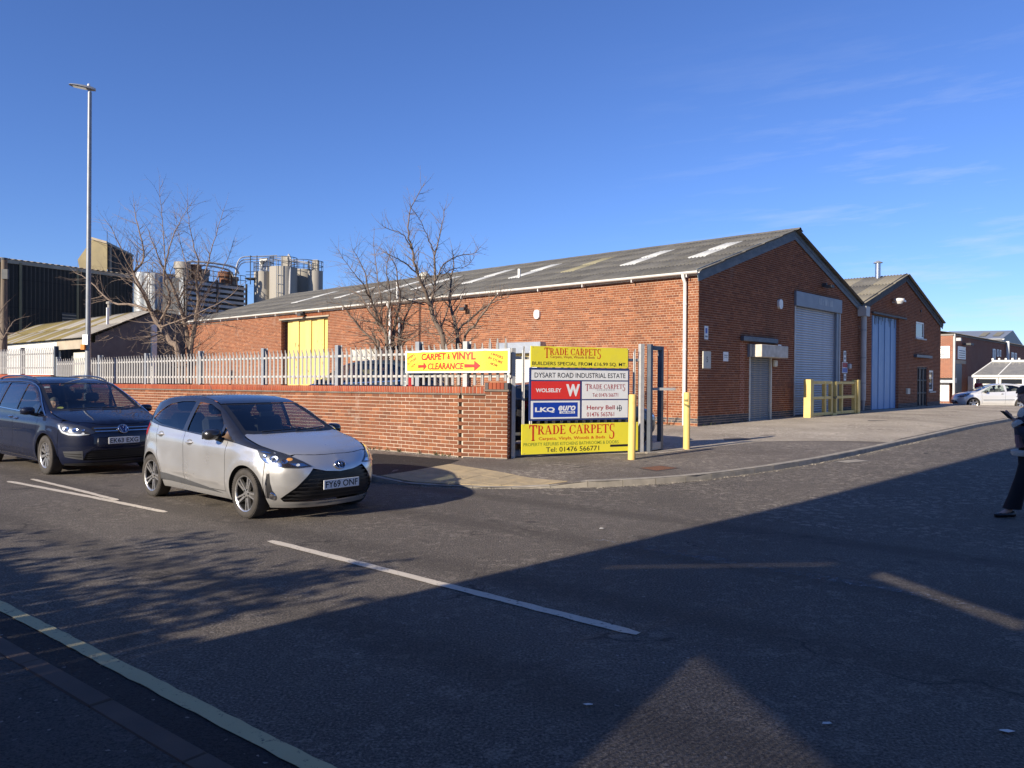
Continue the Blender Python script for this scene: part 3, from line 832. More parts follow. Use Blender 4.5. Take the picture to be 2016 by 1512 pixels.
def brickwork(parent, o, d, n, outline, holes=(), mat='brick_warehouse', mortar='mortar_warehouse', z_start=0.0, singles=0, header_every=0, blue=None, phase=0.0, ref=None, soldier=()):
    """brick face on the outline (s, z) in the plane through o along d, facing n; bricks stand 7 mm proud of the mortar"""
    V, F = triangulate(outline, holes, 3.0, 3.0)
    w = link_mesh('mortar_bed', mesh_from('mortar_bed', [o + d * s + Vector((0, 0, z)) for s, z in V], [tuple(f) for f in F]), MAT[mortar], parent)
    zs = [z for s, z in outline]; rows = []
    z = z_start; r = 0; out = []
    while z + .04 < max(zs):
        mid = z + .0325; iv = poly_intervals(outline, mid)
        for h in holes:
            if min(p[1] for p in h) < mid < max(p[1] for p in h):
                h0, h1 = min(p[0] for p in h), max(p[0] for p in h); nv = []
                for a_, b_ in iv:
                    if h1 <= a_ or h0 >= b_: nv.append((a_, b_)); continue
                    if a_ < h0: nv.append((a_, h0))
                    if b_ > h1: nv.append((h1, b_))
                iv = nv
        hd = header_every and r % header_every == 2
        mod = .1125 if hd else .225
        off = (0.05625 if hd else (.1125 if r % 2 else 0)) + phase
        for a_, b_ in iv:
            k = math.floor((a_ - off) / mod)
            while off + k * mod < b_:
                x0 = max(off + k * mod, a_); x1 = min(off + (k + 1) * mod - .012, b_)
                if x1 - x0 > .03: out.append((x0, z, x1 - x0, r))
                k += 1
        z += .075; r += 1
    for (x0, x1, z0, h) in soldier:                      # bricks on end over an opening
        x = x0
        while x < x1: out.append((x, z0, .065, -int(h * 1000))); x += .075
    pr = .007
    B = []
    for (x, z_, l, r_) in out:
        h = .063 if r_ >= 0 else -r_ / 1000
        isb = blue is not None and blue[0] <= z_ + .03 <= blue[1]
        p = o + d * (x + l / 2) + Vector((0, 0, z_ + .03))
        B.append((x, z_, l, h, isb, p))
    ref = ref or Vector((0, 0, EYE))
    if singles:
        order = sorted(range(len(B)), key=lambda i: ((B[i][5] - ref).length if B[i][5].z > .1 else 1e9))
        pick = set(order[:singles])
    else: pick = set()
    rot = math.atan2(d.y, d.x)
    if n.dot(Vector((math.sin(rot), -math.cos(rot), 0))) < 0: flip = True
    else: flip = False
    for i in pick:
        x, z_, l, h, isb, p = B[i]
        me = brick_mesh(l, h, pr + random.choice((0, .0015, -.001, .003)))
        if len(me.materials) == 0: me.materials.append(None)
        ob = bpy.data.objects.new('brick', me); C.objects.link(ob); ob.parent = parent
        ob.material_slots[0].link = 'OBJECT'; ob.material_slots[0].material = MAT['brick_blue'] if isb else MAT[mat]
        q = o + d * x + Vector((0, 0, z_)); ob.location = q; ob.rotation_euler = (0, 0, rot)
    for want in (False, True):
        vs_ = []; fs = []
        for i, (x, z_, l, h, isb, p) in enumerate(B):
            if isb != want or i in pick: continue
            k = len(vs_); j = pr + random.uniform(-.0015, .0025)
            a_ = o + d * x + Vector((0, 0, z_)); b_ = a_ + d * l; up = Vector((0, 0, h)); nn = n * j
            vs_ += [a_, b_, b_ + up, a_ + up, a_ + nn, b_ + nn, b_ + up + nn, a_ + up + nn]
            fs += [(k + 4, k + 5, k + 6, k + 7), (k, k + 1, k + 5, k + 4), (k + 1, k + 2, k + 6, k + 5), (k + 2, k + 3, k + 7, k + 6), (k + 3, k, k + 4, k + 7)]
        if vs_:
            ob = link_mesh('brick_courses', mesh_from('brick_courses', vs_, fs), MAT['brick_blue'] if want else MAT[mat], parent)
            tag(ob, kind='stuff')
    return w

def rect(s0, s1, z0, z1): return [(s0, z0), (s1, z0), (s1, z1), (s0, z1)]

def corr_mesh(name, w, l, pitch=.146, amp=.024, seg=6, rows=1, th=0.0):
    n = max(2, int(w / pitch * seg)); vs_ = []; fs = []
    for j in range(rows + 1):
        for i in range(n + 1):
            x = w * i / n; vs_.append((x, l * j / rows, amp * math.cos(2 * math.pi * x / pitch)))
    for j in range(rows):
        for i in range(n): k = j * (n + 1) + i; fs.append((k, k + 1, k + n + 2, k + n + 1))
    if th:                                   # lower edge lip so the sheet has a thickness at the eave
        b = len(vs_)
        for i in range(n + 1): x = w * i / n; vs_.append((x, 0, amp * math.cos(2 * math.pi * x / pitch) - th))
        for i in range(n): fs.append((b + i, b + i + 1, i + 1, i))
    return mesh_from(name, vs_, fs, True)

def place(o, origin, ax, ay):
    """set object matrix from two in-plane axes"""
    ax = ax.normalized(); az = ax.cross(ay.normalized()).normalized(); ay = az.cross(ax)
    m = Matrix((ax, ay, az)).transposed().to_4x4(); m.translation = origin
    o.matrix_basis = m; return o

def sheet_roof(parent, o, ax, up, width, slope_len, mats, cols, rows, special=None, w_over=.0):
    """sheets laid in rows from the eave (o) up the slope; special maps (col, row) to another material"""
    ax = ax.normalized(); up = up.normalized(); nz = ax.cross(up).normalized()
    cw = width / cols; rl = slope_len / rows
    npit = max(1, round(cw / .146)); pitch = cw / npit
    me = corr_mesh('roof_sheet', cw, rl + .12, pitch, .026, 6, 1, .012)
    me.materials.append(None)
    for r in range(rows):
        for c in range(cols):
            m, nm = (special or {}).get((c, r), (random.choice(mats), 'roof_sheet'))
            ob = bpy.data.objects.new(nm, me); C.objects.link(ob); ob.parent = parent
            ob.material_slots[0].link = 'OBJECT'; ob.material_slots[0].material = MAT[m]
            place(ob, o + ax * (cw * c) + up * (rl * r) + nz * (.012 * r + random.uniform(0, .004)), ax, up - nz * (.012 / rl))

def slats(parent, name, o, d, n, w, z0, z1, pitch, mat, depth=.018):
    """interlocking curved shutter laths, one object each"""
    prof = [(0, 0), (depth, .18), (depth * 1.1, .5), (depth, .82), (0, 1)]
    vs_ = []; fs = []
    for i, (y, t) in enumerate(prof): vs_ += [(0, -y, t * pitch), (w, -y, t * pitch)]
    for i in range(len(prof) - 1): fs.append((2 * i, 2 * i + 1, 2 * i + 3, 2 * i + 2))
    me = mesh_from(name, vs_, fs, True); me.materials.append(MAT[mat])
    rot = math.atan2(d.y, d.x); k = 0; z = z0
    while z < z1 - 1e-4:
        ob = bpy.data.objects.new(name, me); C.objects.link(ob); ob.parent = parent
        ob.location = o + Vector((0, 0, z)); ob.rotation_euler = (0, 0, rot); z += pitch

def wall_box(parent, name, o, d, n, s0, s1, z0, z1, t0, t1, mat, bevel=0.0):
    """box on a wall plane: s along d, z up, t outwards along n"""
    p = o + d * s0 + n * t0 + Vector((0, 0, z0))
    return MB().obox(p, d * (s1 - s0), n * (t1 - t0), Vector((0, 0, z1 - z0))).build(name, MAT[mat], parent, bevel=bevel)

def put_text(parent, name, me, mat, o, d, up, n, off=.003):
    m = Matrix((d, up, n)).transposed().to_4x4(); m.translation = o + n * off
    me.transform(m)
    return link_mesh(name, me, MAT[mat], parent)
Z3 = Vector((0, 0, 1))

# ---------------------------------------------------------------- first warehouse unit
wh = thing('brick_warehouse', 'long red brick warehouse with grey corrugated roof, yellow sliding door and big grey gable shutter', 'warehouse')
EAVE, APEX, GW, LEN = 5.02, 7.12, 13.84, 35.3
on, og = C0.copy(), C0.copy()
LW = -WU; LN = -WV                              # long wall: runs away to the left, faces the road
# long wall (s measured from the corner to the left)
yd = rect(19.85, 24.10, 0.0, 4.62); sh = rect(6.42, 8.00, 0.0, 2.78)
# brickwork() wants d such that (d, n): use d = WU from the far end
oL = C0 - WU * LEN
outl = rect(0, LEN - .008, 0.0, EAVE)
flipx = lambda r_: rect(LEN - max(p[0] for p in r_), LEN - min(p[0] for p in r_), min(p[1] for p in r_), max(p[1] for p in r_))
brickwork(wh, oL, WU, LN, outl, [flipx(yd), flipx(sh)], singles=150, header_every=5, blue=(.38, .54), z_start=.075, phase=LEN % .225, soldier=[(LEN - 24.2, LEN - 19.75, 4.70, .215)], ref=Vector((5.0, 20, 3.4)))
# gable wall
gout = [(0, 0), (GW, 0), (GW, EAVE), (GW / 2, APEX - .05), (0, EAVE)]
d1 = rect(3.40, 5.10, 0, 2.55); d2 = rect(7.02, 11.50, 0, 4.95)
brickwork(wh, og, WV, WU, gout, [d1, d2], singles=150, header_every=5, blue=(.30, .62), z_start=.075, ref=Vector((9, 20, 2.6)))
# plain walls out of sight
mbw = MB()
pL = C0 - WU * LEN
mbw.add([pL, pL + WV * GW, pL + WV * GW + Z3 * EAVE, pL + WV * GW / 2 + Z3 * APEX, pL + Z3 * EAVE], [(0, 1, 2, 3, 4)])
mbw.build('end_wall', MAT['brick_far'], wh, fix=False)

# roof
def slope_vec(run, rise, dirn): v = dirn * run + Z3 * rise; return v
rise = (7.22 - 5.06) / 6.92; up1 = slope_vec(6.92 + .22, (6.92 + .22) * rise, WV); sl = up1.length
eo = C0 - WU * (LEN + .1) - WV * .22 + Z3 * (5.06 - .22 * rise)
ncol = 50; cwid = (LEN + .1 + .22) / ncol
spec = {}
def col_q(q): return int((q + LEN + .1) / cwid)
for q, r0, r1, m in ((-1.7, 2, 3, 'skylight'), (-4.6, 2, 3, 'skylight'), (-7.2, 2, 3, 'skylight_old'), (-9.9, 2, 3, 'skylight'), (-12.9, 2, 3, 'skylight'), (-16.2, 2, 3, 'skylight'),
                     (-19.5, 2, 3, 'skylight'), (-23.0, 2, 3, 'skylight'), (-27.0, 2, 3, 'skylight')):
    for r_ in range(r0, r1 + 1): spec[(col_q(q), r_)] = (m, 'skylight_sheet')
sheet_roof(wh, eo, WU, up1, LEN + .32, sl, ['roof_cement'], ncol, 5, spec)
up2 = slope_vec(-(6.92 + .1), (6.92 + .1) * rise, WV)
eo2 = C0 + WU * .22 + WV * (GW + .1) + Z3 * (5.06 - .1 * rise)
me = corr_mesh('rear_roof', LEN + .32, up2.length, .146, .026, 4, 1); ob = link_mesh('rear_roof', me, MAT['roof_cement'], wh)
place(ob, eo2, -WU, up2)
mbr = MB()                                      # ridge capping: short overlapping rolls
for k in range(36):
    q0 = -LEN - .1 + k * (LEN + .3) / 36; p = W2(q0, 6.92, 7.26); e = W2(q0 + (LEN + .3) / 36 + .05, 6.92, 7.26)
    mm = MB()
    A_ = [(-.26, -.06), (-.12, -.015), (-.05, .055), (.05, .055), (.12, -.015), (.26, -.06)]
    vs_ = [p + WV * x + Z3 * (z + .004 * (k % 2)) for x, z in A_] + [e + WV * x + Z3 * (z + .004 * (k % 2)) for x, z in A_]
    mm.add(vs_, [(i, i + 1, i + 7, i + 6) for i in range(5)]).build('ridge_cap', MAT['roof_cement'], wh, fix=False)
# barge boards: two stacked boards each side, pieced along their length
def barge(parent, q, s0, z0, s1, z1, mat, pieces, w1=.20, w2=.17, ph=0):
    v = (WV * (s1 - s0) + Z3 * (z1 - z0)); L_ = v.length; t = v / L_
    dn = (t.cross(WU)).normalized();
    if dn.z > 0: dn = -dn
    for k in range(pieces):
        a_ = W2(q, s0, z0) + t * (L_ * k / pieces + .004); ln = L_ / pieces - .008
        MB().obox(a_, t * ln, WU * .035, dn * w1).build('barge_board', MAT[mat], parent)
        MB().obox(a_ + dn * (w1 + .006), t * ln, WU * .022, dn * w2).build('barge_board', MAT[mat], parent)
barge(wh, .03, -.22, 5.06 - .22 * rise + .05, 6.92, 7.29, 'barge_blue', 3)
barge(wh, .032, GW + .12, 5.06 - .12 * rise + .05, 6.93, 7.285, 'barge_blue', 3)
# gutter, brackets, downpipes
def gutter(parent, a_, b_, r_, mat, n=None):
    t = (b_ - a_).normalized(); sd_ = t.cross(Z3).normalized()
    prof = [(math.cos(R(x)) * r_, -math.sin(R(x)) * r_ * .95) for x in range(0, 181, 22)] ; inner = [(x * .9, z * .9) for x, z in prof][::-1]
    pr_ = prof + inner; m = len(pr_)
    vs_ = [p + sd_ * x + Z3 * z for p in (a_, b_) for x, z in pr_]
    return MB().add(vs_, [(i, (i + 1) % m, (i + 1) % m + m, i + m) for i in range(m)] + [tuple(range(m)), tuple(range(m, 2 * m))]).build('gutter', MAT[mat], parent, smooth=True)
ga, gb = W2(-LEN - .1, -.22, 5.02), W2(.10, -.22, 4.985)
gutter(wh, ga, gb, .085, 'upvc')
wall_box(wh, 'eave_board', oL, WU, LN, 0, LEN + .02, EAVE - .14, EAVE + .03, .012, .04, 'upvc')
for k in range(18):
    q = -LEN + 1 + k * 2.0; MB().box(W2(q, -.19, 4.90), (.03, .10, .16), Matrix.Rotation(math.atan2(WU.y, WU.x), 3, 'Z')).build('gutter_bracket', MAT['upvc'], wh)
def downpipe(parent, q, s_off, z0, z1, r_, mat, dirq=None, top=True):
    n_ = LN; p = W2(q, 0, 0) + n_ * s_off
    pts = []
    if top: pts += [W2(q, -.22, z1 + .02), W2(q, -.22, z1 - .1), p + Z3 * (z1 - .28)]
    else: pts += [p + Z3 * z1]
    pts += [p + Z3 * (z0 + (z1 - z0) * t) for t in (.75, .5, .25)] + [p + Z3 * z0]
    o = MB().tube(pts, r_, 12).build('downpipe', MAT[mat], parent, smooth=True)
    for t in (.2, .5, .8):
        MB().lathe([(r_ + .008, -.03), (r_ + .008, .03), (r_, .032)], 12, p + Z3 * (z0 + (z1 - z0) * t)).build('pipe_clip', MAT[mat], o, fix=False)
    return o
downpipe(wh, -.42, .09, .30, 4.95, .055, 'upvc')
downpipe(wh, -14.95, .09, .30, 4.95, .06, 'upvc')
downpipe(wh, -14.30, .09, .30, 4.30, .055, 'galvanised_dull', top=False)
MB().tube([W2(-14.95, .3, 5.0), W2(-14.95, .3, 5.9)], .05, 10).build('vent_pipe', MAT['upvc'], wh, smooth=True)
MB().tube([W2(-9.8, 2.6, 5.6), W2(-9.8, 2.6, 6.25)], .06, 10).build('vent_pipe', MAT['upvc'], wh, smooth=True)
vc = MB(); vc.lathe([(.16, 0), (.16, .25), (.30, .27), (.30, .40), (.12, .52), (0, .53)], 14, W2(-20.3, 6.4, 6.92)); vc.build('roof_vent', MAT['cream_box'], wh, smooth=True)
MB().tube([W2(-1.05, -.03, .3), W2(-1.05, -.03, 2.6), W2(-1.12, -.03, 2.7), W2(-1.4, -.03, 2.72)], .012, 6).build('conduit', MAT['brick_coping'], wh)

# yellow sliding door in its recess
def lw(name, s0, s1, z0, z1, t0, t1, mat, par=None, bevel=0): return wall_box(par or wh, name, C0, LW, LN, s0, s1, z0, z1, t0, t1, mat, bevel)
MB().add([C0 + LW * s + LN * t + Z3 * z for s, t, z in ((24.10, 0, .1), (24.10, -.42, .1), (24.10, -.42, 4.62), (24.10, 0, 4.62), (19.85, 0, .1), (19.85, -.42, .1), (19.85, -.42, 4.62), (19.85, 0, 4.62))],
         [(0, 1, 2, 3), (4, 7, 6, 5), (3, 2, 6, 7)]).build('door_reveal', MAT['brick_far'], wh, fix=False)
lw('lintel', 19.7, 24.25, 4.61, 4.68, 0.0, .06, 'clad_eave')
yo = thing('sliding_door', '', ''); yo.parent = wh
for k in range(7):
    w_ = 3.95 / 7; t = -.16 if k % 2 else -.22
    lw('panel', 19.87 + k * w_, 19.87 + (k + 1) * w_ - .004, .22, 4.56, t - .04, t, 'door_yellow', yo)
lw('door_track', 19.8, 24.2, 4.55, 4.62, -.26, -.05, 'steel_dark', yo)
for k in range(26):                             # rust blisters on the door skin
    s_ = random.choice((20.0, 20.5, 21.1, 21.9, 22.8)) + random.uniform(-.15, .2); z_ = random.choice((1.9, 2.3, 3.0, 3.4)) + random.uniform(-.3, .3); kk = int((s_ - 19.87) / (3.95 / 7)); t = -.158 if kk % 2 else -.218
    r_ = random.uniform(.015, .05); mbq = MB(); cc = C0 + LW * s_ + LN * (t + .001) + Z3 * z_
    mbq.add([cc + LW * math.cos(a_) * r_ * random.uniform(.5, 1) + Z3 * math.sin(a_) * r_ * random.uniform(.8, 3.0) for a_ in np.linspace(0, 6.28, 7)[:-1]], [(0, 1, 2, 3, 4, 5)])
    mbq.build('rust_spot', MAT['rust'], yo, fix=False)
# roller shutter in the long wall, half hidden by the gate signs
rs = thing('roller_shutter', '', ''); rs.parent = wh
slats(rs, 'slat', C0 + LW * 8.0 + LN * -.03, WU, LN, 1.58, .24, 2.45, .09, 'upvc')
lw('shutter_box', 6.1, 8.3, 2.62, 3.02, .0, .30, 'shutter_steel', rs, .01)
lw('shutter_box', 6.42, 8.0, 2.45, 2.60, -.05, .04, 'door_yellow', rs)
sb2 = thing('window_shutter', '', ''); sb2.parent = wh
lw('shutter_box', 15.4, 17.6, 2.45, 2.95, .0, .28, 'shutter_box', sb2, .01)
lw('panel', 15.6, 17.4, 2.05, 2.40, .0, .05, 'steel_dark', sb2)
lw('panel', 15.6, 17.4, 1.85, 2.05, .0, .06, 'door_yellow', sb2)
# alarm box and camera on the long wall
def alarm(parent, o, d, n, w=.26, h=.32, dep=.09, mat='upvc'):
    poly_ = round_poly([(-w / 2, -h * .25), (-w / 4, -h / 2), (w / 4, -h / 2), (w / 2, -h * .25), (w / 2, h * .3), (w / 4, h / 2), (-w / 4, h / 2), (-w / 2, h * .3)], .02, 2)
    return MB().prism(poly_, o, d, Z3, n * dep).build('alarm_box', MAT[mat], parent)
alarm(wh, W2(-6.48, 0, 4.02), WU, LN)
fl = lw('floodlight', 10.05, 10.3, 4.35, 4.47, .1, .32, 'steel_dark', wh); lw('bracket', 10.15, 10.2, 4.42, 4.6, .0, .14, 'steel_dark', fl)
fl = lw('floodlight', 21.7, 22.0, 4.72, 4.84, .12, .36, 'steel_dark', wh); lw('bracket', 21.82, 21.88, 4.8, 4.95, .0, .16, 'steel_dark', fl)

# gable openings
def gw(name, s0, s1, z0, z1, t0, t1, mat, par=None, bevel=0, base=None): return wall_box(par or wh, name, base or C0, WV, WU, s0, s1, z0, z1, t0, t1, mat, bevel)
def reveal(par, s0, s1, z0, z1, dep, base=None, mat='brick_far'):
    b = base or C0
    MB().add([b + WV * s + WU * t + Z3 * z for s, t, z in ((s0, 0, z0), (s0, -dep, z0), (s0, -dep, z1), (s0, 0, z1), (s1, 0, z0), (s1, -dep, z0), (s1, -dep, z1), (s1, 0, z1))],
             [(0, 1, 2, 3), (4, 7, 6, 5), (3, 2, 6, 7)]).build('reveal', MAT[mat], par, fix=False)
reveal(wh, 3.40, 5.10, .1, 2.55, .10); reveal(wh, 7.02, 11.50, .1, 4.95, .12)
sd_ = thing('shutter_door', '', ''); sd_.parent = wh
slats(sd_, 'slat', W2(-.06, 3.45, 0), WV, WU, 1.60, .30, 2.48, .075, 'shutter_dirty')
gw('guide_rail', 3.38, 3.47, .28, 2.55, -.08, .02, 'cream_box', sd_); gw('guide_rail', 5.03, 5.12, .28, 2.55, -.08, .02, 'cream_box', sd_)
gw('shutter_box', 3.45, 5.55, 2.48, 2.90, .008, .42, 'shutter_box', sd_, .012)
gw('side_plate', 3.25, 3.44, 2.48, 2.90, .008, .10, 'shutter_head', sd_)
gw('door_lintel', 2.72, 5.35, 3.00, 3.16, .008, .14, 'gate_steel', wh, .01)
gw('filled_joint', 2.70, 3.05, .6, 3.0, .004, .0085, 'brick_far', wh)
bs = thing('loading_shutter', '', ''); bs.parent = wh
slats(bs, 'slat', W2(-.08, 7.06, 0), WV, WU, 4.36, .38, 4.50, .0916, 'shutter_steel', .022)
gw('guide_rail', 7.02, 7.10, .36, 4.5, -.09, .025, 'pipe_grey', bs); gw('guide_rail', 11.16, 11.42, .40, 4.5, -.09, .03, 'shutter_head', bs); gw('guide_rail', 11.42, 11.52, .40, 4.5, -.09, .055, 'pipe_grey', bs)
gw('shutter_head', 6.98, 11.56, 4.47, 5.02, .008, .10, 'shutter_head', bs, .01)
for k, (s_, w_) in enumerate(((9.3, .30), (9.65, .12), (9.85, .30), (10.2, .12), (10.45, .28))):   # ghost of removed lettering
    gw('letter_ghost', s_ - .2, s_ + w_ - .2, 4.66, 4.92 - .08 * (k % 2), .1005, .1025, 'galvanised_dull', bs)
fl = gw('floodlight', 9.5, 9.82, 5.35, 5.45, .15, .42, 'steel_dark', wh); gw('bracket', 9.62, 9.7, 5.4, 5.55, .0, .18, 'steel_dark', fl)
alarm(wh, W2(0, 5.68, 4.42), WV, WU, .30, .34)
gw('bulkhead_lamp', 5.16, 5.42, 2.18, 2.42, .008, .11, 'cream_box', wh, .03)
gw('bulkhead_lamp', 12.48, 12.72, 2.20, 2.42, .008, .11, 'pipe_grey', wh, .03)
nb = gw('number_plate', .22, .70, 2.05, 2.58, .008, .05, 'cream_box', wh, .006)
put_text(nb, 'lettering', text_fit('5', None, .17), 'ink_black', W2(.05, .46, 2.33), WV, Z3, WU)
for i, ch in enumerate('SHOP'):
    put_text(wh, 'painted_letter', text_fit(ch, None, .09), 'mortar_warehouse', W2(.0085, .47, 1.98 - i * .12), WV, Z3, WU) if False else None
def notice(s0, s1, z0, z1, bars, base=None, par=None):
    o = gw('notice', s0, s1, z0, z1, .008, .022, 'sign_white', par or wh, base=base)
    for (f0, f1, g0, g1, m) in bars:
        gw('print', s0 + (s1 - s0) * f0, s0 + (s1 - s0) * f1, z0 + (z1 - z0) * g0, z0 + (z1 - z0) * g1, .0225, .0245, m, o, base=base)
    return o
notice(.33, .56, 2.95, 3.36, [(.25, .75, .45, .85, 'sign_blue'), (.15, .85, .15, .28, 'ink_grey')])
notice(1.55, 1.88, 2.30, 2.60, [(.15, .85, .6, .68, 'ink_grey'), (.15, .85, .4, .46, 'ink_grey')])
notice(5.62, 5.88, 2.66, 2.98, [(.2, .8, .5, .8, 'sign_blue')])
notice(12.0, 12.28, 2.50, 2.95, [(.2, .8, .6, .9, 'ink_grey'), (.2, .8, .2, .4, 'ink_grey')])
notice(11.85, 12.45, 2.02, 2.48, [(.04, .96, .52, .95, 'ink_dark_red'), (.04, .96, .05, .46, 'sign_blue')])
notice(12.05, 12.30, 1.70, 1.99, [(.2, .8, .3, .7, 'ink_grey')])
# hopper and downpipe in the valley between the two units
hp = MB(); hp.prism([(-.25, 0), (.25, 0), (.21, -.42), (-.21, -.42)], W2(.01, GW + .02, 4.92), WV, Z3, WU * .36); hp.build('rain_hopper', MAT['pipe_grey'], wh)
dp = MB().tube([W2(.19, GW + .02, 4.55), W2(.19, GW + .02, .85)], .115, 14).build('downpipe', MAT['pipe_grey'], wh, smooth=True)
MB().tube([W2(.19, GW + .02, .86), W2(.19, GW + .02, .42)], [.10, .055], 12).build('pipe_shoe', MAT['galvanised_dull'], dp)
for z_ in (3.9, 2.7, 1.6): MB().lathe([(.125, -.02), (.125, .02)], 14, W2(.19, GW + .02, z_)).build('pipe_clip', MAT['galvanised_dull'], dp, fix=False)

# yellow swing barrier in front of the loading shutter
bg_ = thing('yellow_barrier', 'pale yellow double barrier gate standing in front of the loading shutter', 'barrier', W2(.62, 7.0, .30))
def bq(s, z, w, h, t0=-.05, t1=.05, name='rail', par=None):
    return MB().obox(WV * s + WU * t0 + Z3 * z, WV * w, WU * (t1 - t0), Z3 * h).build(name, MAT['barrier_yellow'], par or bg_, bevel=.006)
ZT = 1.42
bq(-.25, -.05, .26, ZT + .07, -.13, .13, 'post'); bq(4.62, 0.02, .26, ZT, -.13, .13, 'post')
bq(.05, .02, .14, ZT - .04, -.07, .07, 'stile'); bq(4.44, .06, .14, ZT - .06, -.07, .07, 'stile')
for s0, s1 in ((.19, 2.06), (2.42, 4.44)):
    for z_ in (.10, .70, 1.26): bq(s0, z_, s1 - s0, .11)
for s_ in (1.28, 1.92, 2.40, 3.0): bq(s_, .09, .15, 1.27, -.06, .06, 'stile')
MB().tube([Vector(WV * 2.1 + WU * .06 + Z3 * .78), WV * 2.25 + WU * .1 + Z3 * .70, WV * 2.45 + WU * .06 + Z3 * .80], .018, 6).build('chain', MAT['steel_dark'], bg_)
bq(2.05, .05, .42, .1, -.08, .08, 'hinge_block')

# ---------------------------------------------------------------- second unit
w2 = thing('brick_unit', 'red brick gable with tall pale blue door and steel flue beyond the long warehouse', 'warehouse', W2(0, GW, 0))
S1 = 26.8; GW2 = S1 - GW; ob2 = W2(0, GW, 0)
_l2 = lambda v: v - ob2
base2 = Vector((0, 0, 0))                       # local base: children are placed relative to w2
def g2(name, s0, s1, z0, z1, t0, t1, mat, par=None, bevel=0): return wall_box(par or w2, name, base2, WV, WU, s0 - GW, s1 - GW, z0, z1, t0, t1, mat, bevel)
g2out = [(0.02, 0), (GW2, 0), (GW2, 4.86), (GW2 / 2, 6.88), (0.02, 4.95)]
hb = rect(15.46 - GW, 19.40 - GW, 0, 4.74); hw1 = rect(22.15 - GW, 23.72 - GW, 3.93, 4.80); hd = rect(22.45 - GW, 24.30 - GW, 0, 2.45); hw2 = rect(24.62 - GW, 25.55 - GW, 1.15, 2.30)
brickwork(w2, base2, WV, WU, g2out, [hb, hw1, hd, hw2], singles=0, header_every=5, z_start=.075, blue=(.3, .62))
reveal(w2, 15.46 - GW, 19.40 - GW, .1, 4.74, .30, base2); reveal(w2, 22.15 - GW, 23.72 - GW, 3.93, 4.80, .10, base2); reveal(w2, 22.45 - GW, 24.3 - GW, .1, 2.45, .14, base2); reveal(w2, 24.62 - GW, 25.55 - GW, 1.15, 2.3, .10, base2)
bd = thing('blue_door', '', ''); bd.parent = w2
for k in range(9):
    w_ = 3.9 / 9; t = -.10 if k % 2 else -.125
    g2('panel', 15.47 + k * w_, 15.47 + (k + 1) * w_ - .012, .38, 4.70, t - .04, t, 'door_blue', bd)
for k in range(16):
    s_ = random.uniform(16.0, 19.0); mbq = MB(); t = -.098
    w_ = random.uniform(.03, .10); h_ = random.uniform(.08, .45)
    g2('rust_streak', s_, s_ + w_, 4.70 - h_, 4.70, t, t + .002, 'barge_dark', bd)
g2('lintel', 15.4, 20.3, 4.745, 4.82, .0, .10, 'steel_dark')
wf = g2('window', 22.17, 23.70, 3.95, 4.78, -.10, -.07, 'upvc'); g2('pane', 22.27, 23.60, 4.03, 4.70, -.069, -.062, 'glass_dark', wf); g2('sill', 22.05, 23.82, 3.86, 3.93, -.02, .08, 'pipe_grey', wf)
for a_, b_, c_, d_ in ((22.17, 22.27, 3.95, 4.78), (23.6, 23.7, 3.95, 4.78), (22.27, 23.6, 3.95, 4.03), (22.27, 23.6, 4.70, 4.78)): g2('frame', a_, b_, c_, d_, -.07, -.03, 'upvc', wf)
dd = g2('door', 22.47, 24.28, .36, 2.43, -.14, -.10, 'door_dark')
for s_ in (22.47, 23.0, 23.62, 24.2): g2('door_bar', s_, s_ + .07, .36, 2.43, -.10, -.05, 'steel_dark', dd)
for z_ in (.36, 1.05, 1.72, 2.36): g2('door_bar', 22.47, 24.28, z_, z_ + .06, -.05, -.03, 'steel_dark', dd)
g2('door_lintel', 21.8, 24.6, 2.92, 3.06, .008, .16, 'gate_steel')
wf = g2('window', 24.64, 25.53, 1.17, 2.28, -.10, -.07, 'upvc'); g2('pane', 24.74, 25.43, 1.27, 2.18, -.069, -.062, 'glass_dark', wf); g2('sill', 24.5, 25.65, 1.08, 1.15, -.02, .09, 'pipe_grey', wf)
for a_, b_, c_, d_ in ((24.64, 24.74, 1.17, 2.28), (25.43, 25.53, 1.17, 2.28), (24.74, 25.43, 1.17, 1.27), (24.74, 25.43, 2.18, 2.28), (24.74, 25.43, 1.85, 1.9)): g2('frame', a_, b_, c_, d_, -.07, -.03, 'upvc', wf)
g2('meter_box', 20.55, 20.95, 1.05, 1.33, .008, .10, 'cream_box')
sl_ = MB().lathe([(0, 0), (.14, .02), (.24, .16), (.24, .26), (.0, .30)], 16, W2(.30, 18.3, 5.35) - ob2).build('security_light', MAT['upvc'], w2, smooth=True)
g2('bracket', 18.25, 18.35, 5.42, 5.5, .0, .2, 'pipe_grey', sl_); g2('lamp_arm', 18.35, 19.0, 5.50, 5.58, .2, .42, 'upvc', sl_)
alarm(w2, W2(.008, 22.9, 5.35) - ob2, WV, WU, .10, .12, .05, 'steel_dark')
ri2 = (6.98 - 5.02) / (GW2 / 2)
upA = slope_vec(GW2 / 2, GW2 / 2 * ri2, WV)
sheet_roof(w2, W2(-LEN - .1, GW + .02, 5.02) - ob2, WU, upA, LEN + .3, upA.length, ['roof_cement_tan', 'roof_cement_tan', 'roof_cement'], 34, 3)
upB = slope_vec(-(GW2 / 2 + .25), (GW2 / 2 + .25) * ri2, WV)
me = corr_mesh('rear_roof', LEN + .3, upB.length, .146, .026, 4, 1); place(link_mesh('rear_roof', me, MAT['roof_cement_tan'], w2), W2(.2, S1 + .25, 5.02 - .25 * ri2) - ob2, -WU, upB)
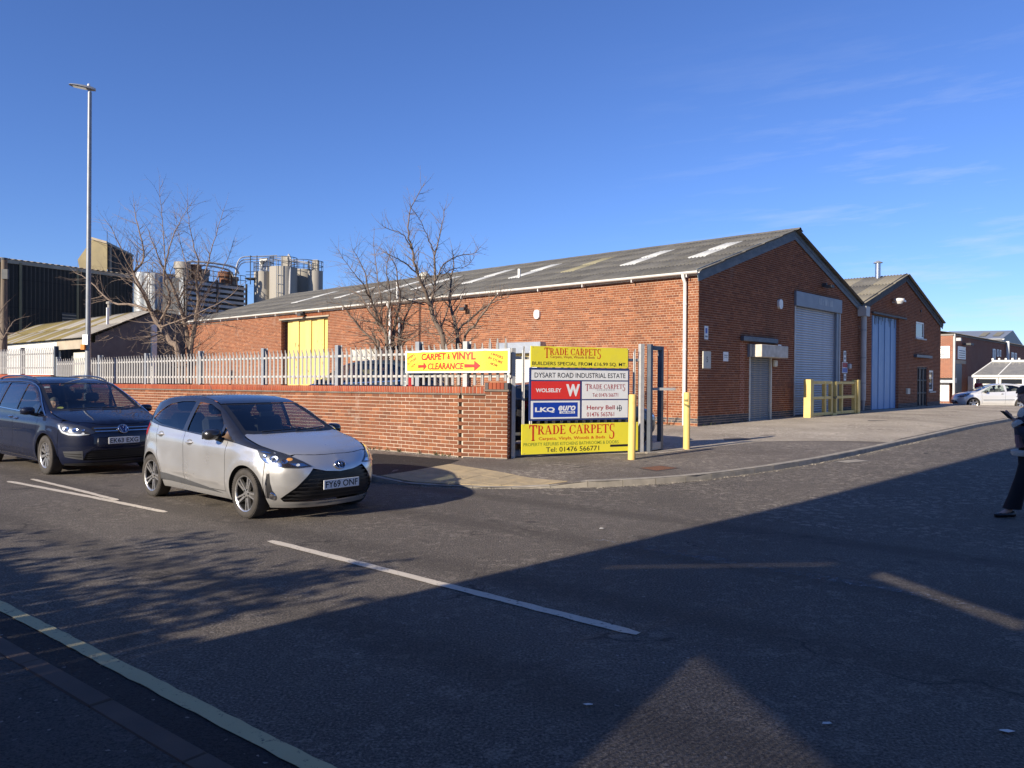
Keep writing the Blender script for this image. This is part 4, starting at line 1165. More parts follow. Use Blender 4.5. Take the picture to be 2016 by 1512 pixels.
def barge2(s0, z0, s1, z1, mat, q=.03):
    v = (WV * (s1 - s0) + Z3 * (z1 - z0)); L_ = v.length; t = v / L_; dn = t.cross(WU).normalized(); dn = -dn if dn.z > 0 else dn
    for k in range(3):
        a_ = W2(q, s0, z0) - ob2 + t * (L_ * k / 3 + .004); ln = L_ / 3 - .008
        MB().obox(a_, t * ln, WU * .04, dn * .22).build('barge_board', MAT[mat], w2)
        MB().obox(a_ + dn * .225, t * ln, WU * .025, dn * .16).build('barge_board', MAT[mat], w2)
barge2(GW + .12, 5.09, GW + GW2 / 2, 7.05, 'barge_dark'); barge2(S1 + .3, 5.06 - .25 * ri2, GW + GW2 / 2 + .01, 7.045, 'barge_dark', .034)
mbe = MB(); q0 = ob2
mbe.add([W2(0, S1, 0) - q0, W2(-LEN, S1, 0) - q0, W2(-LEN, S1, 4.9) - q0, W2(0, S1, 4.9) - q0, W2(-LEN, GW, 0) - q0, W2(-LEN, GW, 4.9) - q0, W2(-LEN, (GW + S1) / 2, 6.9) - q0], [(0, 1, 2, 3), (1, 4, 5, 6, 2)])
mbe.build('end_wall', MAT['brick_far'], w2, fix=False)
f_ = MB().tube([W2(-1.2, 20.0, 6.6) - q0, W2(-1.2, 20.0, 7.62) - q0], .13, 14).build('flue', MAT['stainless'], w2, smooth=True)
MB().lathe([(0, .16), (.22, .05), (.22, .02), (0, .03)], 14, W2(-1.2, 20.0, 7.62) - q0).build('flue_cap', MAT['galvanised_dull'], f_)
# ---------------------------------------------------------------- boundary wall
bw = thing('boundary_wall', 'red brick boundary wall with brick-on-edge coping along the pavement', 'wall')
WS = 11.2; KA_ = -10.0
Kc = M2(KA_, WS); SLP = .0066
dW = (DM + Z3 * SLP)
wtop = lambda a: 1.555 + SLP * (a - KA_)
LWALL = 32.0
ow = M2(KA_ - LWALL, WS, -SLP * LWALL)
brickwork(bw, ow, dW, -NM, rect(0, LWALL - .075, -.05, 1.385), [], 'brick_boundary', 'mortar', z_start=-.035, singles=170, blue=(.10, .19), phase=(LWALL - .08) % .225)
D2 = Vector((math.cos(R(15)), -math.sin(R(15)), 0)); N2 = Vector((-math.sin(R(15)), -math.cos(R(15)), 0))
o2 = Kc + D2 * .012
brickwork(bw, o2, D2, N2, rect(.0, .49, 0, 1.385), [], 'brick_boundary', 'mortar', z_start=-.035, singles=50, blue=(.10, .19), phase=.03)
o3 = o2 + D2 * .49 + N2 * .03
PH = 1.46
brickwork(bw, o3, D2, N2, rect(0, .44, 0, PH), [], 'brick_boundary', 'mortar', z_start=-.035, singles=80, blue=(.10, .19), phase=.0)
# sides and back of pier and wall, toothed joint at the corner
mbx = MB(); mbx.obox(o3 - N2 * .44 + D2 * .002, D2 * .436, N2 * .432, Z3 * (PH - .002)); mbx.build('pier_core', MAT['brick_far'], bw)
mbx = MB(); mbx.obox(ow - NM * -.01, dW * (LWALL - .08), NM * .20, Z3 * 1.38); mbx.build('wall_core', MAT['mortar'], bw)
mbx = MB(); mbx.obox(o2 - N2 * .01, D2 * .49, -N2 * .19, Z3 * 1.38); mbx.build('wall_core', MAT['mortar'], bw)
mbx = MB(); mbx.obox(Kc + NM * .075 - DM * .12, DM * .16, NM * .08, Z3 * 1.38); mbx.build('joint_back', MAT['steel_dark'], bw)
for r_ in range(19):
    z_ = -.035 + r_ * .075
    if r_ % 2:
        mbq = MB(); mbq.obox(Kc - DM * .10 - NM * .004 + Z3 * z_, DM * .115, NM * .06, Z3 * .068); mbq.build('brick', MAT['brick_boundary'], bw)
# tile creasing and brick-on-edge coping
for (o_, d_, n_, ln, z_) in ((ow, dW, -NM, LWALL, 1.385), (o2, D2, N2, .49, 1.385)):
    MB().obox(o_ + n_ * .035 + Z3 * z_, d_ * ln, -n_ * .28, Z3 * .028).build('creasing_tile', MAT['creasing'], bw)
    MB().obox(o_ + n_ * .012 + Z3 * (z_ + .03), d_ * ln, -n_ * .225, Z3 * .125).build('coping_bed', MAT['mortar'], bw)
cop = []
x = LWALL - .07
while x > 0: cop.append((ow, dW, -NM, x)); x -= .075
x = .005
while x < .48: cop.append((o2, D2, N2, x)); x += .075
cme = mesh_from('coping_brick', [(0, 0, 0), (.066, 0, 0), (.066, .235, 0), (0, .235, 0), (.003, -.0, .124), (.063, 0, .124), (.063, .235, .124), (.003, .235, .124), (.003, -.007, .003), (.063, -.007, .003), (.063, -.004, .127), (.003, -.004, .127), (.063, .236, .127), (.003, .236, .127)],
                [(8, 9, 10, 11), (11, 10, 12, 13), (0, 1, 9, 8), (1, 5, 10, 9), (0, 8, 11, 4), (5, 6, 12, 10), (4, 11, 13, 7), (1, 2, 6, 5), (0, 4, 7, 3)])
cme.materials.append(MAT['brick_coping'])
cop.sort(key=lambda c: ((c[0] + c[1] * c[3]) - Vector((0, 0, 0))).length)
vs_, fs_ = [], []
for i, (o_, d_, n_, x) in enumerate(cop):
    p = o_ + d_ * x + n_ * .014 + Z3 * (1.415 + random.uniform(-.002, .003))
    if i < 240:
        ob = bpy.data.objects.new('coping_brick', cme); C.objects.link(ob); ob.parent = bw
        ob.location = p; ob.rotation_euler = (0, 0, math.atan2(d_.y, d_.x))
    else:
        k = len(vs_); a_ = d_ * .066; b_ = -n_ * .24; c_ = Z3 * .125
        vs_ += [p, p + a_, p + a_ + b_, p + b_, p + c_, p + a_ + c_, p + a_ + b_ + c_, p + b_ + c_]
        fs_ += [(k, k + 1, k + 5, k + 4), (k + 4, k + 5, k + 6, k + 7), (k + 1, k + 2, k + 6, k + 5), (k, k + 4, k + 7, k + 3)]
if vs_: tag(link_mesh('coping_courses', mesh_from('coping_courses', vs_, fs_), MAT['brick_coping'], bw), kind='stuff')
# pier cap
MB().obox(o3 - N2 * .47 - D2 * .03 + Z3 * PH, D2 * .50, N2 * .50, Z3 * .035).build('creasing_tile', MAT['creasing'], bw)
for k in range(6):
    MB().obox(o3 - N2 * .45 - D2 * .012 + D2 * (k * .078) + Z3 * (PH + .037), D2 * .070, N2 * .465, Z3 * .125).build('coping_brick', MAT['brick_blue'] if k in (0, 5) else MAT['brick_coping'], bw, bevel=.004)
# raised length further along
bw2 = thing('raised_wall', 'higher stretch of red brick boundary wall at the far left', 'wall')
ow2 = M2(-70, WS + .02, -.2); LW2 = 70 - 29.1
MB().obox(ow2, DM * LW2, NM * .22, Z3 * 1.76).build('wall_body', MAT['brick_far'], bw2)
MB().obox(ow2 - NM * .03 + Z3 * 1.765, DM * LW2, NM * .28, Z3 * .15).build('coping', MAT['brick_coping'], bw2)

# ---------------------------------------------------------------- palisade fence
def pale_mesh(h, w=.066, name='pale'):
    xs = [-.5, -.28, 0, .28, .5]; ys = [0, -.018, -.004, -.018, 0]; top = [h - .075, h - .02, h - .045, h - .02, h - .075]; top[2] = h
    vs_ = [(x * w, y, 0) for x, y in zip(xs, ys)] + [(x * w * (.9 if k != 2 else 1), y, h - .11) for k, (x, y) in enumerate(zip(xs, ys))] + [(xs[k] * w * (.55 if k in (0, 4) else .8), ys[k] - .012, top[k]) for k in range(5)]
    vs_ += [(v[0], v[1] + .004, v[2]) for v in vs_]
    fs = []
    for j in range(2):
        for i in range(4): k = j * 5 + i; fs.append((k, k + 1, k + 6, k + 5)); fs.append((k + 15, k + 20, k + 21, k + 16))
    for k in (0, 5): fs.append((k, k + 5, k + 20, k + 15))
    for k in (4, 9): fs.append((k + 15, k + 20, k + 5, k))
    for i in range(4): fs.append((10 + i, 11 + i, 26 + i, 25 + i)); fs.append((i + 1, i, i + 15, i + 16))
    me = mesh_from(name, vs_, fs); me.materials.append(MAT['galvanised']); return me
pf = thing('palisade_fence', 'galvanised steel palisade fence with pointed pales on top of the brick wall', 'fence')
pm = pale_mesh(.83)
rotM = math.atan2(DM.y, DM.x); rot2 = math.atan2(D2.y, D2.x)
a = -28.8
posts = (-28.99, -25.78, -22.74, -19.75, -16.8, -13.93, -11.35)
def drop(me, name, par, loc, rz, rx=0.0):
    ob = bpy.data.objects.new(name, me); C.objects.link(ob); ob.parent = par; ob.location = loc; ob.rotation_euler = (rx, random.uniform(-.008, .008), rz); return ob
FS = WS + .12
while a < KA_ - .03:
    if min(abs(a - p) for p in posts) > .06:
        drop(pm, 'pale', pf, M2(a, FS, wtop(a) + .012 + random.uniform(-.006, .006)), rotM)
    a += .1605
t = .06
while t < .92:
    drop(pm, 'pale', pf, o2 + D2 * t - N2 * .12 + Z3 * (1.57 if t < .47 else 1.66), rot2); t += .157
def rail(par, p, q, h=.05, dep=.045, mat='galvanised', name='rail'):
    d_ = q - p; n_ = d_.cross(Z3).normalized()
    m = MB(); m.obox(p, d_, Z3 * h, -n_ * .006); m.obox(p, d_, -n_ * dep, Z3 * .006); return m.build(name, MAT[mat], par)
for z_ in (.17, .63):
    for i in range(len(posts)):
        a0 = posts[i]; a1 = posts[i + 1] if i + 1 < len(posts) else KA_
        rail(pf, M2(a0, FS + .012, wtop(a0) + z_), M2(a1, FS + .012, wtop(a1) + z_))
    rail(pf, o2 - N2 * .13 + Z3 * (1.555 + z_), o2 + D2 * .95 - N2 * .13 + Z3 * (1.555 + z_))
def ibeam(par, p, h, rz, w=.10, dp=.10, mat='gate_steel', name='post'):
    m = MB(); m.box((0, 0, h / 2), (.008, dp, h)); m.box((0, -dp / 2, h / 2), (w, .008, h)); m.box((0, dp / 2, h / 2), (w, .008, h))
    ob = m.build(name, MAT[mat], par); ob.location = p; ob.rotation_euler = (0, 0, rz); return ob
for p in posts: ibeam(pf, M2(p, FS + .075, wtop(p) - .1), 1.01, rotM + (.0), .11, .12, 'galvanised_dull')
ibeam(pf, Kc - NM * -.16 + Z3 * 1.4, 1.03, rotM, .11, .12, 'galvanised')
# raised fence further left
pf2 = thing('palisade_fence', 'raised run of palisade fence in front of the white shed wall', 'fence', (0, 0, 0))
pm2 = pale_mesh(.95); a = -29.2
while a > -37.5:
    drop(pm2, 'pale', pf2, M2(a, WS + .1, 1.74), rotM, .0); a -= .1605
for z_ in (.2, .7): rail(pf2, M2(-37.5, WS + .115, 1.74 + z_), M2(-29.1, WS + .115, 1.74 + z_))
for a in (-29.1, -32.05, -35.0): ibeam(pf2, M2(a, WS + .17, 1.6), 1.12, rotM, .11, .12, 'gate_steel')

# ---------------------------------------------------------------- signs: lettering helpers
def arc_poly(cx, cy, rx, ry, a0, a1, thick, thin, n=14):
    """curved stroke, thickest where it runs vertically"""
    out, inn = [], []
    for i in range(n + 1):
        a_ = R(a0 + (a1 - a0) * i / n); ca, sa = math.cos(a_), math.sin(a_); w = thin + (thick - thin) * abs(ca) ** 1.5
        out.append((cx + rx * ca, cy + ry * sa)); inn.append((cx + (rx - w) * ca, cy + (ry - w * .9) * sa))
    return [(out[i], out[i + 1], inn[i + 1], inn[i]) for i in range(n)]
def bx(x0, y0, x1, y1): return [((x0, y0), (x1, y0), (x1, y1), (x0, y1))]
def serif(x, y, w=.16, dirn=1): return [((x - w, y), (x + w, y), (x + w, y + .05 * dirn), (x - w, y + .05 * dirn))]
def glyph(c):
    T_ = .17
    if c == 'T': return bx(.29, 0, .46, 1) + bx(.0, .93, .75, 1) + serif(.375, 0) + [((0, 1), (0, .76), (.035, .76), (.12, .94))] + [((.75, 1), (.63, .94), (.715, .76), (.75, .76))], .75
    if c == 'E': return bx(.08, 0, .08 + T_, 1) + bx(0, .94, .6, 1) + bx(0, 0, .62, .06) + bx(.2, .48, .47, .54) + [((.6, 1), (.5, .95), (.575, .78), (.6, .78)), ((.62, 0), (.62, .24), (.59, .24), (.5, .05)), ((.47, .62), (.42, .52), (.42, .5), (.47, .40))], .64
    if c == 'D': return bx(.08, 0, .08 + T_, 1) + bx(0, .94, .3, 1) + bx(0, 0, .3, .06) + arc_poly(.3, .5, .42, .5, -90, 90, T_, .06), .74
    if c == 'P': return bx(.08, 0, .08 + T_, 1) + bx(0, .94, .3, 1) + serif(.165, 0) + arc_poly(.3, .73, .31, .27, -90, 90, T_ * .9, .055) + bx(.2, .46, .3, .515), .62
    if c == 'R': return bx(.08, 0, .08 + T_, 1) + bx(0, .94, .3, 1) + serif(.165, 0) + arc_poly(.3, .74, .30, .26, -90, 90, T_ * .9, .055) + bx(.2, .48, .3, .535) + [((.28, .50), (.44, .50), (.72, .05), (.54, .05))] + bx(.52, 0, .78, .05), .76
    if c == 'A': return [((.30, 1), (.42, 1), (.73, .04), (.54, .04)), ((.30, .97), (.36, .93), (.13, .04), (.07, .04))] + bx(.17, .30, .56, .355) + bx(-.02, 0, .23, .05) + bx(.47, 0, .80, .05), .80
    if c == 'C': return arc_poly(.40, .5, .40, .5, 48, 312, T_, .055, 20) + [((.66, .98), (.62, .90), (.675, .66), (.705, .66), (.705, .98)), ((.66, .10), (.60, .16), (.69, .30), (.72, .30))], .74
    if c == 'S': return arc_poly(.30, .745, .26, .255, 60, 262, T_ * .85, .06) + arc_poly(.27, .265, .29, .285, -130, 85, T_ * .9, .06) + [((.49, 1), (.46, .94), (.50, .74), (.525, .74), (.525, 1)), ((.03, 0), (.03, .27), (.06, .27), (.10, .06))], .60
    return [], .35
def serif_mesh(word, w, h, big=1.55, track=.06):
    """serif capitals; first and last letters are taller and hang below the line"""
    m = MB(); x = 0; n = len(word)
    for i, c in enumerate(word):
        if c == ' ': x += .38; continue
        ps, gwid = glyph(c); k = big if i in (0, n - 1) else 1.0; y0 = 1.06 - k if k > 1 else 0.0; kx = 1.15 if k > 1 else 1.0
        for p in ps:
            b = len(m.v); m.v += [Vector((x + q[0] * kx, y0 + q[1] * k, 0)) for q in p]; m.f.append(tuple(range(b, b + len(p))))
        x += gwid * kx + track
    me = m.mesh('lettering', fix=True)
    co = np.array([v.co[:] for v in me.vertices]); mn, mx = co.min(0), co.max(0); c_ = (mn + mx) / 2
    me.transform(Matrix.Diagonal((w / (mx[0] - mn[0]), h / (mx[1] - mn[1]), 1, 1)) @ Matrix.Translation((-c_[0], -c_[1], 0)))
    return me
def arrow_mesh(w, h):
    m = MB(); m.add([(-w / 2, -h * .17, 0), (w * .12, -h * .14, 0), (w * .12, -h / 2, 0), (w / 2, 0, 0), (w * .12, h / 2, 0), (w * .12, h * .14, 0), (-w / 2, h * .17, 0)], [(0, 1, 5, 6), (2, 3, 4)])
    return m.mesh('arrow', fix=False)

# banner tied to the fence: sags a little between its ties
bn = thing('banner', 'yellow clearance banner with red lettering tied to the fence above the brick wall', 'banner')
fA = P(799, 700, 16.0); aA = A_of(fA)
k_ = ray(799, 712); aA = (lambda r: (NM.x * (FS - .09) - r * NM.y * (FS - .09)) / (r * DM.y - DM.x))(k_.x / k_.y)
pA = M2(aA, FS - .09); pK = M2(KA_ - .02, FS - .10); pB = o2 + D2 * .955 - N2 * .045
path = [pA, pA.lerp(pK, .5), pK.lerp(pA, .12), pK.lerp(pB, .15), pB]
plen = np.concatenate([[0], np.cumsum([(path[i + 1] - path[i]).length for i in range(4)])])
ZB0, ZB1, ZT0, ZT1 = 1.725 + .08, 1.72 + .10, 2.265, 2.285
def ban(u, v, off=0.0):
    L_ = u * plen[-1]; i = min(int(np.searchsorted(plen, L_, 'right') - 1), 3); t = (L_ - plen[i]) / (plen[i + 1] - plen[i])
    p = path[i].lerp(path[i + 1], t); tang = (path[i + 1] - path[i]).normalized(); n_ = Vector((tang.y, -tang.x, 0))
    zb = ZB0 + (ZB1 - ZB0) * u; zt = ZT0 + (ZT1 - ZT0) * u
    sag = .012 * math.sin(u * math.pi * 4) * (1 - v) + .010 * abs(math.sin(u * math.pi * 5))
    rip = .012 * math.sin(u * 21 + v * 2.4) * (v - .5) + .009 * math.sin(u * 9 + 1)
    return p + n_ * (off + rip) + Z3 * (zb + (zt - zb) * v - sag * v)
NU, NV = 40, 8
vs_ = [ban(i / NU, j / NV) for j in range(NV + 1) for i in range(NU + 1)]
link_mesh('cloth', mesh_from('cloth', vs_, [(j * (NU + 1) + i, j * (NU + 1) + i + 1, (j + 1) * (NU + 1) + i + 1, (j + 1) * (NU + 1) + i) for j in range(NV) for i in range(NU)], True), MAT['sign_yellow'], bn)
hb_ = []; hf = []
for (u0, u1, v0, v1) in ((0, 1, 0, .075), (0, 1, .925, 1), (0, .017, .075, .925), (.983, 1, .075, .925)):
    n_ = 40 if u1 - u0 > .5 else 2; b = len(hb_)
    for i in range(n_ + 1):
        for j in range(3): hb_.append(ban(u0 + (u1 - u0) * i / n_, v0 + (v1 - v0) * j / 2, .004))
    hf += [(b + i * 3 + j, b + i * 3 + 3 + j, b + i * 3 + 4 + j, b + i * 3 + 1 + j) for i in range(n_) for j in range(2)]
link_mesh('hem', mesh_from('hem', hb_, hf), MAT['sign_white'], bn)
BW_, BH_ = plen[-1], .50
def on_banner(me, uc, vc, rot=0.0, mat='ink_red', name='lettering'):
    me.transform(Matrix.Rotation(R(rot), 4, 'Z'))
    bm = bmesh.new(); bm.from_mesh(me); bmesh.ops.triangulate(bm, faces=bm.faces); bmesh.ops.subdivide_edges(bm, edges=[e for e in bm.edges if e.calc_length() > .05], cuts=1); bm.to_mesh(me); bm.free()
    for v in me.vertices: v.co = ban(min(max(uc + v.co.x / BW_, 0), 1), vc + v.co.y / BH_, .006)
    link_mesh(name, me, MAT[mat], bn)
on_banner(text_fit('CARPET', BW_ * .265, .150, bold=.03, shear=.12), .315, .715); on_banner(text_fit('&', BW_ * .03, .12, bold=.025), .478, .715); on_banner(text_fit('VINYL', BW_ * .215, .160, bold=.032), .62, .725)
on_banner(text_fit('CLEARANCE', BW_ * .375, .145, bold=.028, shear=.1), .44, .29)
on_banner(arrow_mesh(BW_ * .095, .20), .195, .30, 0, 'ink_red', 'arrow'); on_banner(arrow_mesh(BW_ * .135, .23), .70, .30, 0, 'ink_red', 'arrow')
for i, w in enumerate(('OFFERS', 'IN STORE', 'NOW')):
    on_banner(text_fit(w, (.26, .29, .15)[i], .055, bold=.012), .075 + (i - 1) * .016, .54 - (i - 1) * .19, 30, 'ink_dark_red')
    on_banner(text_fit(w, (.26, .30, .15)[i], .058, bold=.012), .885 - (i - 1) * .012, .53 - (i - 1) * .19, -22, 'ink_dark_red')
for u in (.02, .25, .5, .75, .98):
    for v in (.03, .97): MB().lathe([(.006, 0), (.013, .001), (.014, .003), (.006, .003)], 8, (0, 0, 0)).build('eyelet', MAT['steel_dark'], bn, fix=False).location = ban(u, v, .006)

# ---------------------------------------------------------------- gate and its signs
gO = Vector((.03, 14.92, 0)); gE = (Vector((2.78, 16.15, 0)) - gO).normalized(); gN = Vector((gE.y, -gE.x, 0)); gL = 2.98
gz = h_pave(gO + gE * 1.5)
def gate_t(px, off=.0):
    r_ = ray(px, 760); k = r_.x / r_.y; o = gO + gN * off; return (o.x - k * o.y) / (k * gE.y - gE.x)
def gate_z(px, py, off=.0):
    o = gO + gN * off + gE * gate_t(px, off); return P(px, py, o.y).z
gt = thing('palisade_gate', 'closed galvanised palisade gate leaf carrying the estate signs', 'gate', gO)
def gb_(name, t0, t1, z0, z1, n0, n1, mat, par=gt, bevel=0): return MB().obox(gE * t0 + gN * n0 + Z3 * z0, gE * (t1 - t0), gN * (n1 - n0), Z3 * (z1 - z0)).build(name, MAT[mat], par, bevel=bevel)
gb_('hinge_post', -.045, .035, gz - .1, 2.30, -.10, .02, 'galvanised')
gb_('stile', gL - .10, gL - .0, gz - .02, 2.45, -.04, .05, 'galvanised', bevel=.006)
rail(gt, gE * .02 + Z3 * .60, gE * gL + Z3 * .60, .06); rail(gt, gE * .02 + Z3 * 2.08, gE * gL + Z3 * 2.08, .06)
pmg = pale_mesh(1.95, .068)
t = .20; rg = math.atan2(gE.y, gE.x)
while t < gL - .12: drop(pmg, 'pale', gt, gE * t + gN * .008 + Z3 * .40, rg); t += .17
# gate stop: narrow steel goalpost frame behind the stile
gs = thing('gate_stop', 'narrow dark steel post frame standing beside the gate end', 'gate post', Vector((2.83, 16.17, gz)))
ge = (Vector((3.20, 16.62, 0)) - Vector((2.83, 16.17, 0))).normalized(); gn2 = Vector((ge.y, -ge.x, 0)); gl2 = .56
for nm, t0, t1, z0, z1 in (('post', 0, .09, -.05, 2.27), ('post', gl2 - .10, gl2, -.05, 2.24), ('top_bar', .09, gl2 - .10, 2.15, 2.24), ('foot_bar', .09, gl2 - .1, .04, .2)):
    MB().obox(ge * t0 + Z3 * z0, ge * (t1 - t0), gn2 * .10, Z3 * (z1 - z0)).build(nm, MAT['galvanised_dull'] if nm == 'foot_bar' else MAT['gate_steel'], gs, bevel=.005)
MB().obox(ge * .12 + gn2 * -.02 + Z3 * 1.30, (ge * .5 + gn2 * .35), Z3 * .055, gn2 * .02).build('latch_bar', MAT['galvanised'], gs)

def board(name, label, px0, px1, py_t, py_b, mat, th=.02, off=.055, frame=None):
    t0, t1 = gate_t(px0, off), gate_t(px1, off); pm_ = (px0 + px1) / 2
    z1, z0 = gate_z(pm_, py_t, off), gate_z(pm_, py_b, off)
    o = thing(name, label, 'sign', gO + gE * t0 + gN * off + Z3 * z0, group='estate signs on the gate')
    w, h = t1 - t0, z1 - z0
    MB().obox(Vector((0, 0, 0)), gE * w, gN * th, Z3 * h).build('panel', MAT[mat], o, bevel=.002)
    for u in (.015, .5, .985):
        for v in (.04, .96): MB().lathe([(.009, 0), (.009, .004), (0, .006)], 8, (0, 0, 0), 'Y').build('bolt', MAT['galvanised_dull'], o).location = gE * (w * u) + gN * (th + .003) + Z3 * (h * v)
    return o, w, h, th
def on_board(b, me, u0, u1, v0, v1, mat, name='lettering', lift=.0015):
    """u, v: fractions of the board (v from the top)"""
    o, w, h, th = b; c = gE * (w * (u0 + u1) / 2) + Z3 * (h * (1 - (v0 + v1) / 2))
    return put_text(o, name, me, mat, c, gE, Z3, gN, th + lift)
def bt(b, s, u0, u1, v0, v1, mat, **k):
    o, w, h, th = b; return on_board(b, text_fit(s, w * (u1 - u0), h * (v1 - v0), **k), u0, u1, v0, v1, mat)
def bs_(b, s, u0, u1, v0, v1, mat, big=1.55):
    o, w, h, th = b; return on_board(b, serif_mesh(s, w * (u1 - u0), h * (v1 - v0), big), u0, u1, v0, v1, mat)
def br(b, u0, u1, v0, v1, mat, d=.0045, name='panel'):
    o, w, h, th = b
    return MB().obox(gE * (w * u0) + gN * th + Z3 * (h * (1 - v1)), gE * (w * (u1 - u0)), gN * d, Z3 * (h * (v1 - v0))).build(name, MAT[mat], o)
B1 = board('carpet_sign', 'small yellow carpet sign with black builders price line at the top of the gate', 1044, 1235, 683.5, 724, 'sign_yellow')
fx = lambda x: (x - 1070) / 762; fy = lambda y: (y - 52) / 170
bs_(B1, 'TRADE CARPETS', fx(1170), fx(1608), fy(62), fy(148), 'ink_red')
bt(B1, 'Carpets, Vinyls, Woods & Beds', fx(1215), fx(1560), fy(125), fy(152), 'ink_dark_red', bold=.004)
bt(B1, 'BUILDERS SPECIAL FROM £16.99 SQ. MT.', fx(1080), fx(1818), fy(176), fy(210), 'ink_black', bold=.008)
B2 = board('estate_board', 'blue framed estate board with white, red and blue company panels on the gate', 1041, 1237.5, 724.8, 827, 'sign_frame_blue', .03, .056)
fx = lambda x: (x - 1050) / 795; fy = lambda y: (y - 220) / 412
br(B2, fx(1065), fx(1832), fy(237), fy(315), 'sign_white'); br(B2, fx(1065), fx(1440), fy(325), fy(465), 'sign_red'); br(B2, fx(1457), fx(1832), fy(325), fy(465), 'sign_white')
br(B2, fx(1062), fx(1440), fy(477), fy(617), 'sign_white'); br(B2, fx(1457), fx(1832), fy(475), fy(617), 'sign_white'); br(B2, fx(1078), fx(1422), fy(490), fy(605), 'sign_blue', .006)
B2t = (B2[0], B2[1], B2[2], B2[3] + .0045); B2u = (B2[0], B2[1], B2[2], B2[3] + .006)
bt(B2t, 'DYSART ROAD INDUSTRIAL ESTATE', fx(1087), fx(1810), fy(258), fy(297), 'ink_black', bold=.006)
bt(B2t, 'WOLSELEY', fx(1097), fx(1293), fy(380), fy(411), 'ink_white', bold=.03)
bt(B2t, 'W', fx(1330), fx(1439), fy(347), fy(443), 'ink_white', bold=.05)
bs_(B2t, 'TRADE CARPETS', fx(1483), fx(1808), fy(345), fy(402), 'ink_dark_red', 1.5)
bt(B2t, 'SHOWROOM', fx(1575), fx(1718), fy(388), fy(399), 'ink_grey', spacing=1.5)
bt(B2t, 'Tel: 01476 566771', fx(1540), fx(1750), fy(418), fy(448), 'ink_dark_red', bold=.004)
bt(B2u, 'LKQ', fx(1092), fx(1243), fy(527), fy(570), 'ink_white', bold=.04)
bt(B2u, 'euro', fx(1270), fx(1405), fy(516), fy(555), 'ink_white', bold=.03, shear=.25)
br(B2u, fx(1280), fx(1400), fy(559), fy(578), 'ink_white', .0015, 'underline'); bt((B2u[0], B2u[1], B2u[2], B2u[3] + .0015), 'CAR PARTS', fx(1290), fx(1392), fy(562), fy(575), 'sign_blue', bold=.02, shear=.2)
bt(B2t, 'Henry Bell', fx(1495), fx(1722), fy(516), fy(560), 'ink_dark_red', bold=.014); bt(B2t, '01476 565761', fx(1495), fx(1718), fy(571), fy(605), 'ink_dark_red', bold=.006)
# monogram: a bar crossed by an upright, closed by a bow
mm = MB(); 
for ps in [bx(-.5, -.06, .5, .06), bx(-.02, -.5, .10, .5), bx(-.40, -.30, -.29, .36)]:
    for p in ps: b = len(mm.v); mm.v += [Vector((q[0], q[1], 0)) for q in p]; mm.f.append((b, b + 1, b + 2, b + 3))
for p in arc_poly(.06, 0, .42, .5, -90, 90, .10, .10): b = len(mm.v); mm.v += [Vector((q[0], q[1], 0)) for q in p]; mm.f.append((b, b + 1, b + 2, b + 3))
me = mm.mesh('emblem'); me.transform(Matrix.Diagonal((B2[1] * 44 / 795, B2[2] * 52 / 412, 1, 1))); on_board(B2t, me, fx(1738), fx(1782), fy(514), fy(566), 'ink_black', 'emblem')
B3 = board('carpet_sign', 'large yellow carpet sign with red serif letters and telephone number low on the gate', 1027, 1256, 833, 891, 'sign_yellow', .02, .058)
fx = lambda x: (x - 995) / 927; fy = lambda y: (y - 655) / 240
bs_(B3, 'TRADE CARPETS', fx(1050), fx(1722), fy(663), fy(790), 'ink_red', 1.75)
bt(B3, 'Carpets, Vinyls, Woods & Beds', fx(1122), fx(1645), fy(760), fy(791), 'ink_red', bold=.008)
bt(B3, 'PROPERTY REFURBS KITCHENS BATHROOMS & DOORS', fx(1008), fx(1757), fy(803), fy(829), 'ink_green', bold=.002)
bt(B3, 'Tel: 01476 566771', fx(1178), fx(1597), fy(842), fy(881), 'ink_black', bold=.004)
br(B3, fx(1688), fx(1850), fy(838), fy(856), 'ink_black', .002, 'black_bar')

# ---------------------------------------------------------------- bollards
def bollard(px, py, label, h, r_, tilt):
    p = PV(px, py); o = thing('bollard', label, 'bollard', p, group='yellow bollards')
    o.rotation_euler = (tilt[0], tilt[1], .4)
    MB().lathe([(r_, -.1), (r_, h - .02), (r_ * .96, h - .006), (r_ * .8, h), (0, h + .003)], 24).build('tube', MAT['paint_bollard'], o, smooth=True, fix=False)
    return o
bollard(1243.5, 904.5, 'yellow steel bollard in front of the large yellow sign', 1.255, .073, (0, R(.5)))
b2 = bollard(1351.5, 884.5, 'yellow steel bollard with olive tape marks before the warehouse corner', 1.235, .073, (0, 0))
for z0, a0, a1, sl_ in ((1.035, 200, 268, 0), (.955, 200, 290, -.055)):
    vs_ = []; n_ = 8
    for i in range(n_ + 1):
        a_ = R(a0 + (a1 - a0) * i / n_) - .4 + .15; z_ = z0 + sl_ * i / n_
        vs_ += [(math.cos(a_) * .0745, math.sin(a_) * .0745, z_), (math.cos(a_) * .0745, math.sin(a_) * .0745, z_ + .05)]
    link_mesh('tape_mark', mesh_from('tape_mark', vs_, [(2 * i, 2 * i + 2, 2 * i + 3, 2 * i + 1) for i in range(n_)]), MAT['bollard_scuff'], b2)

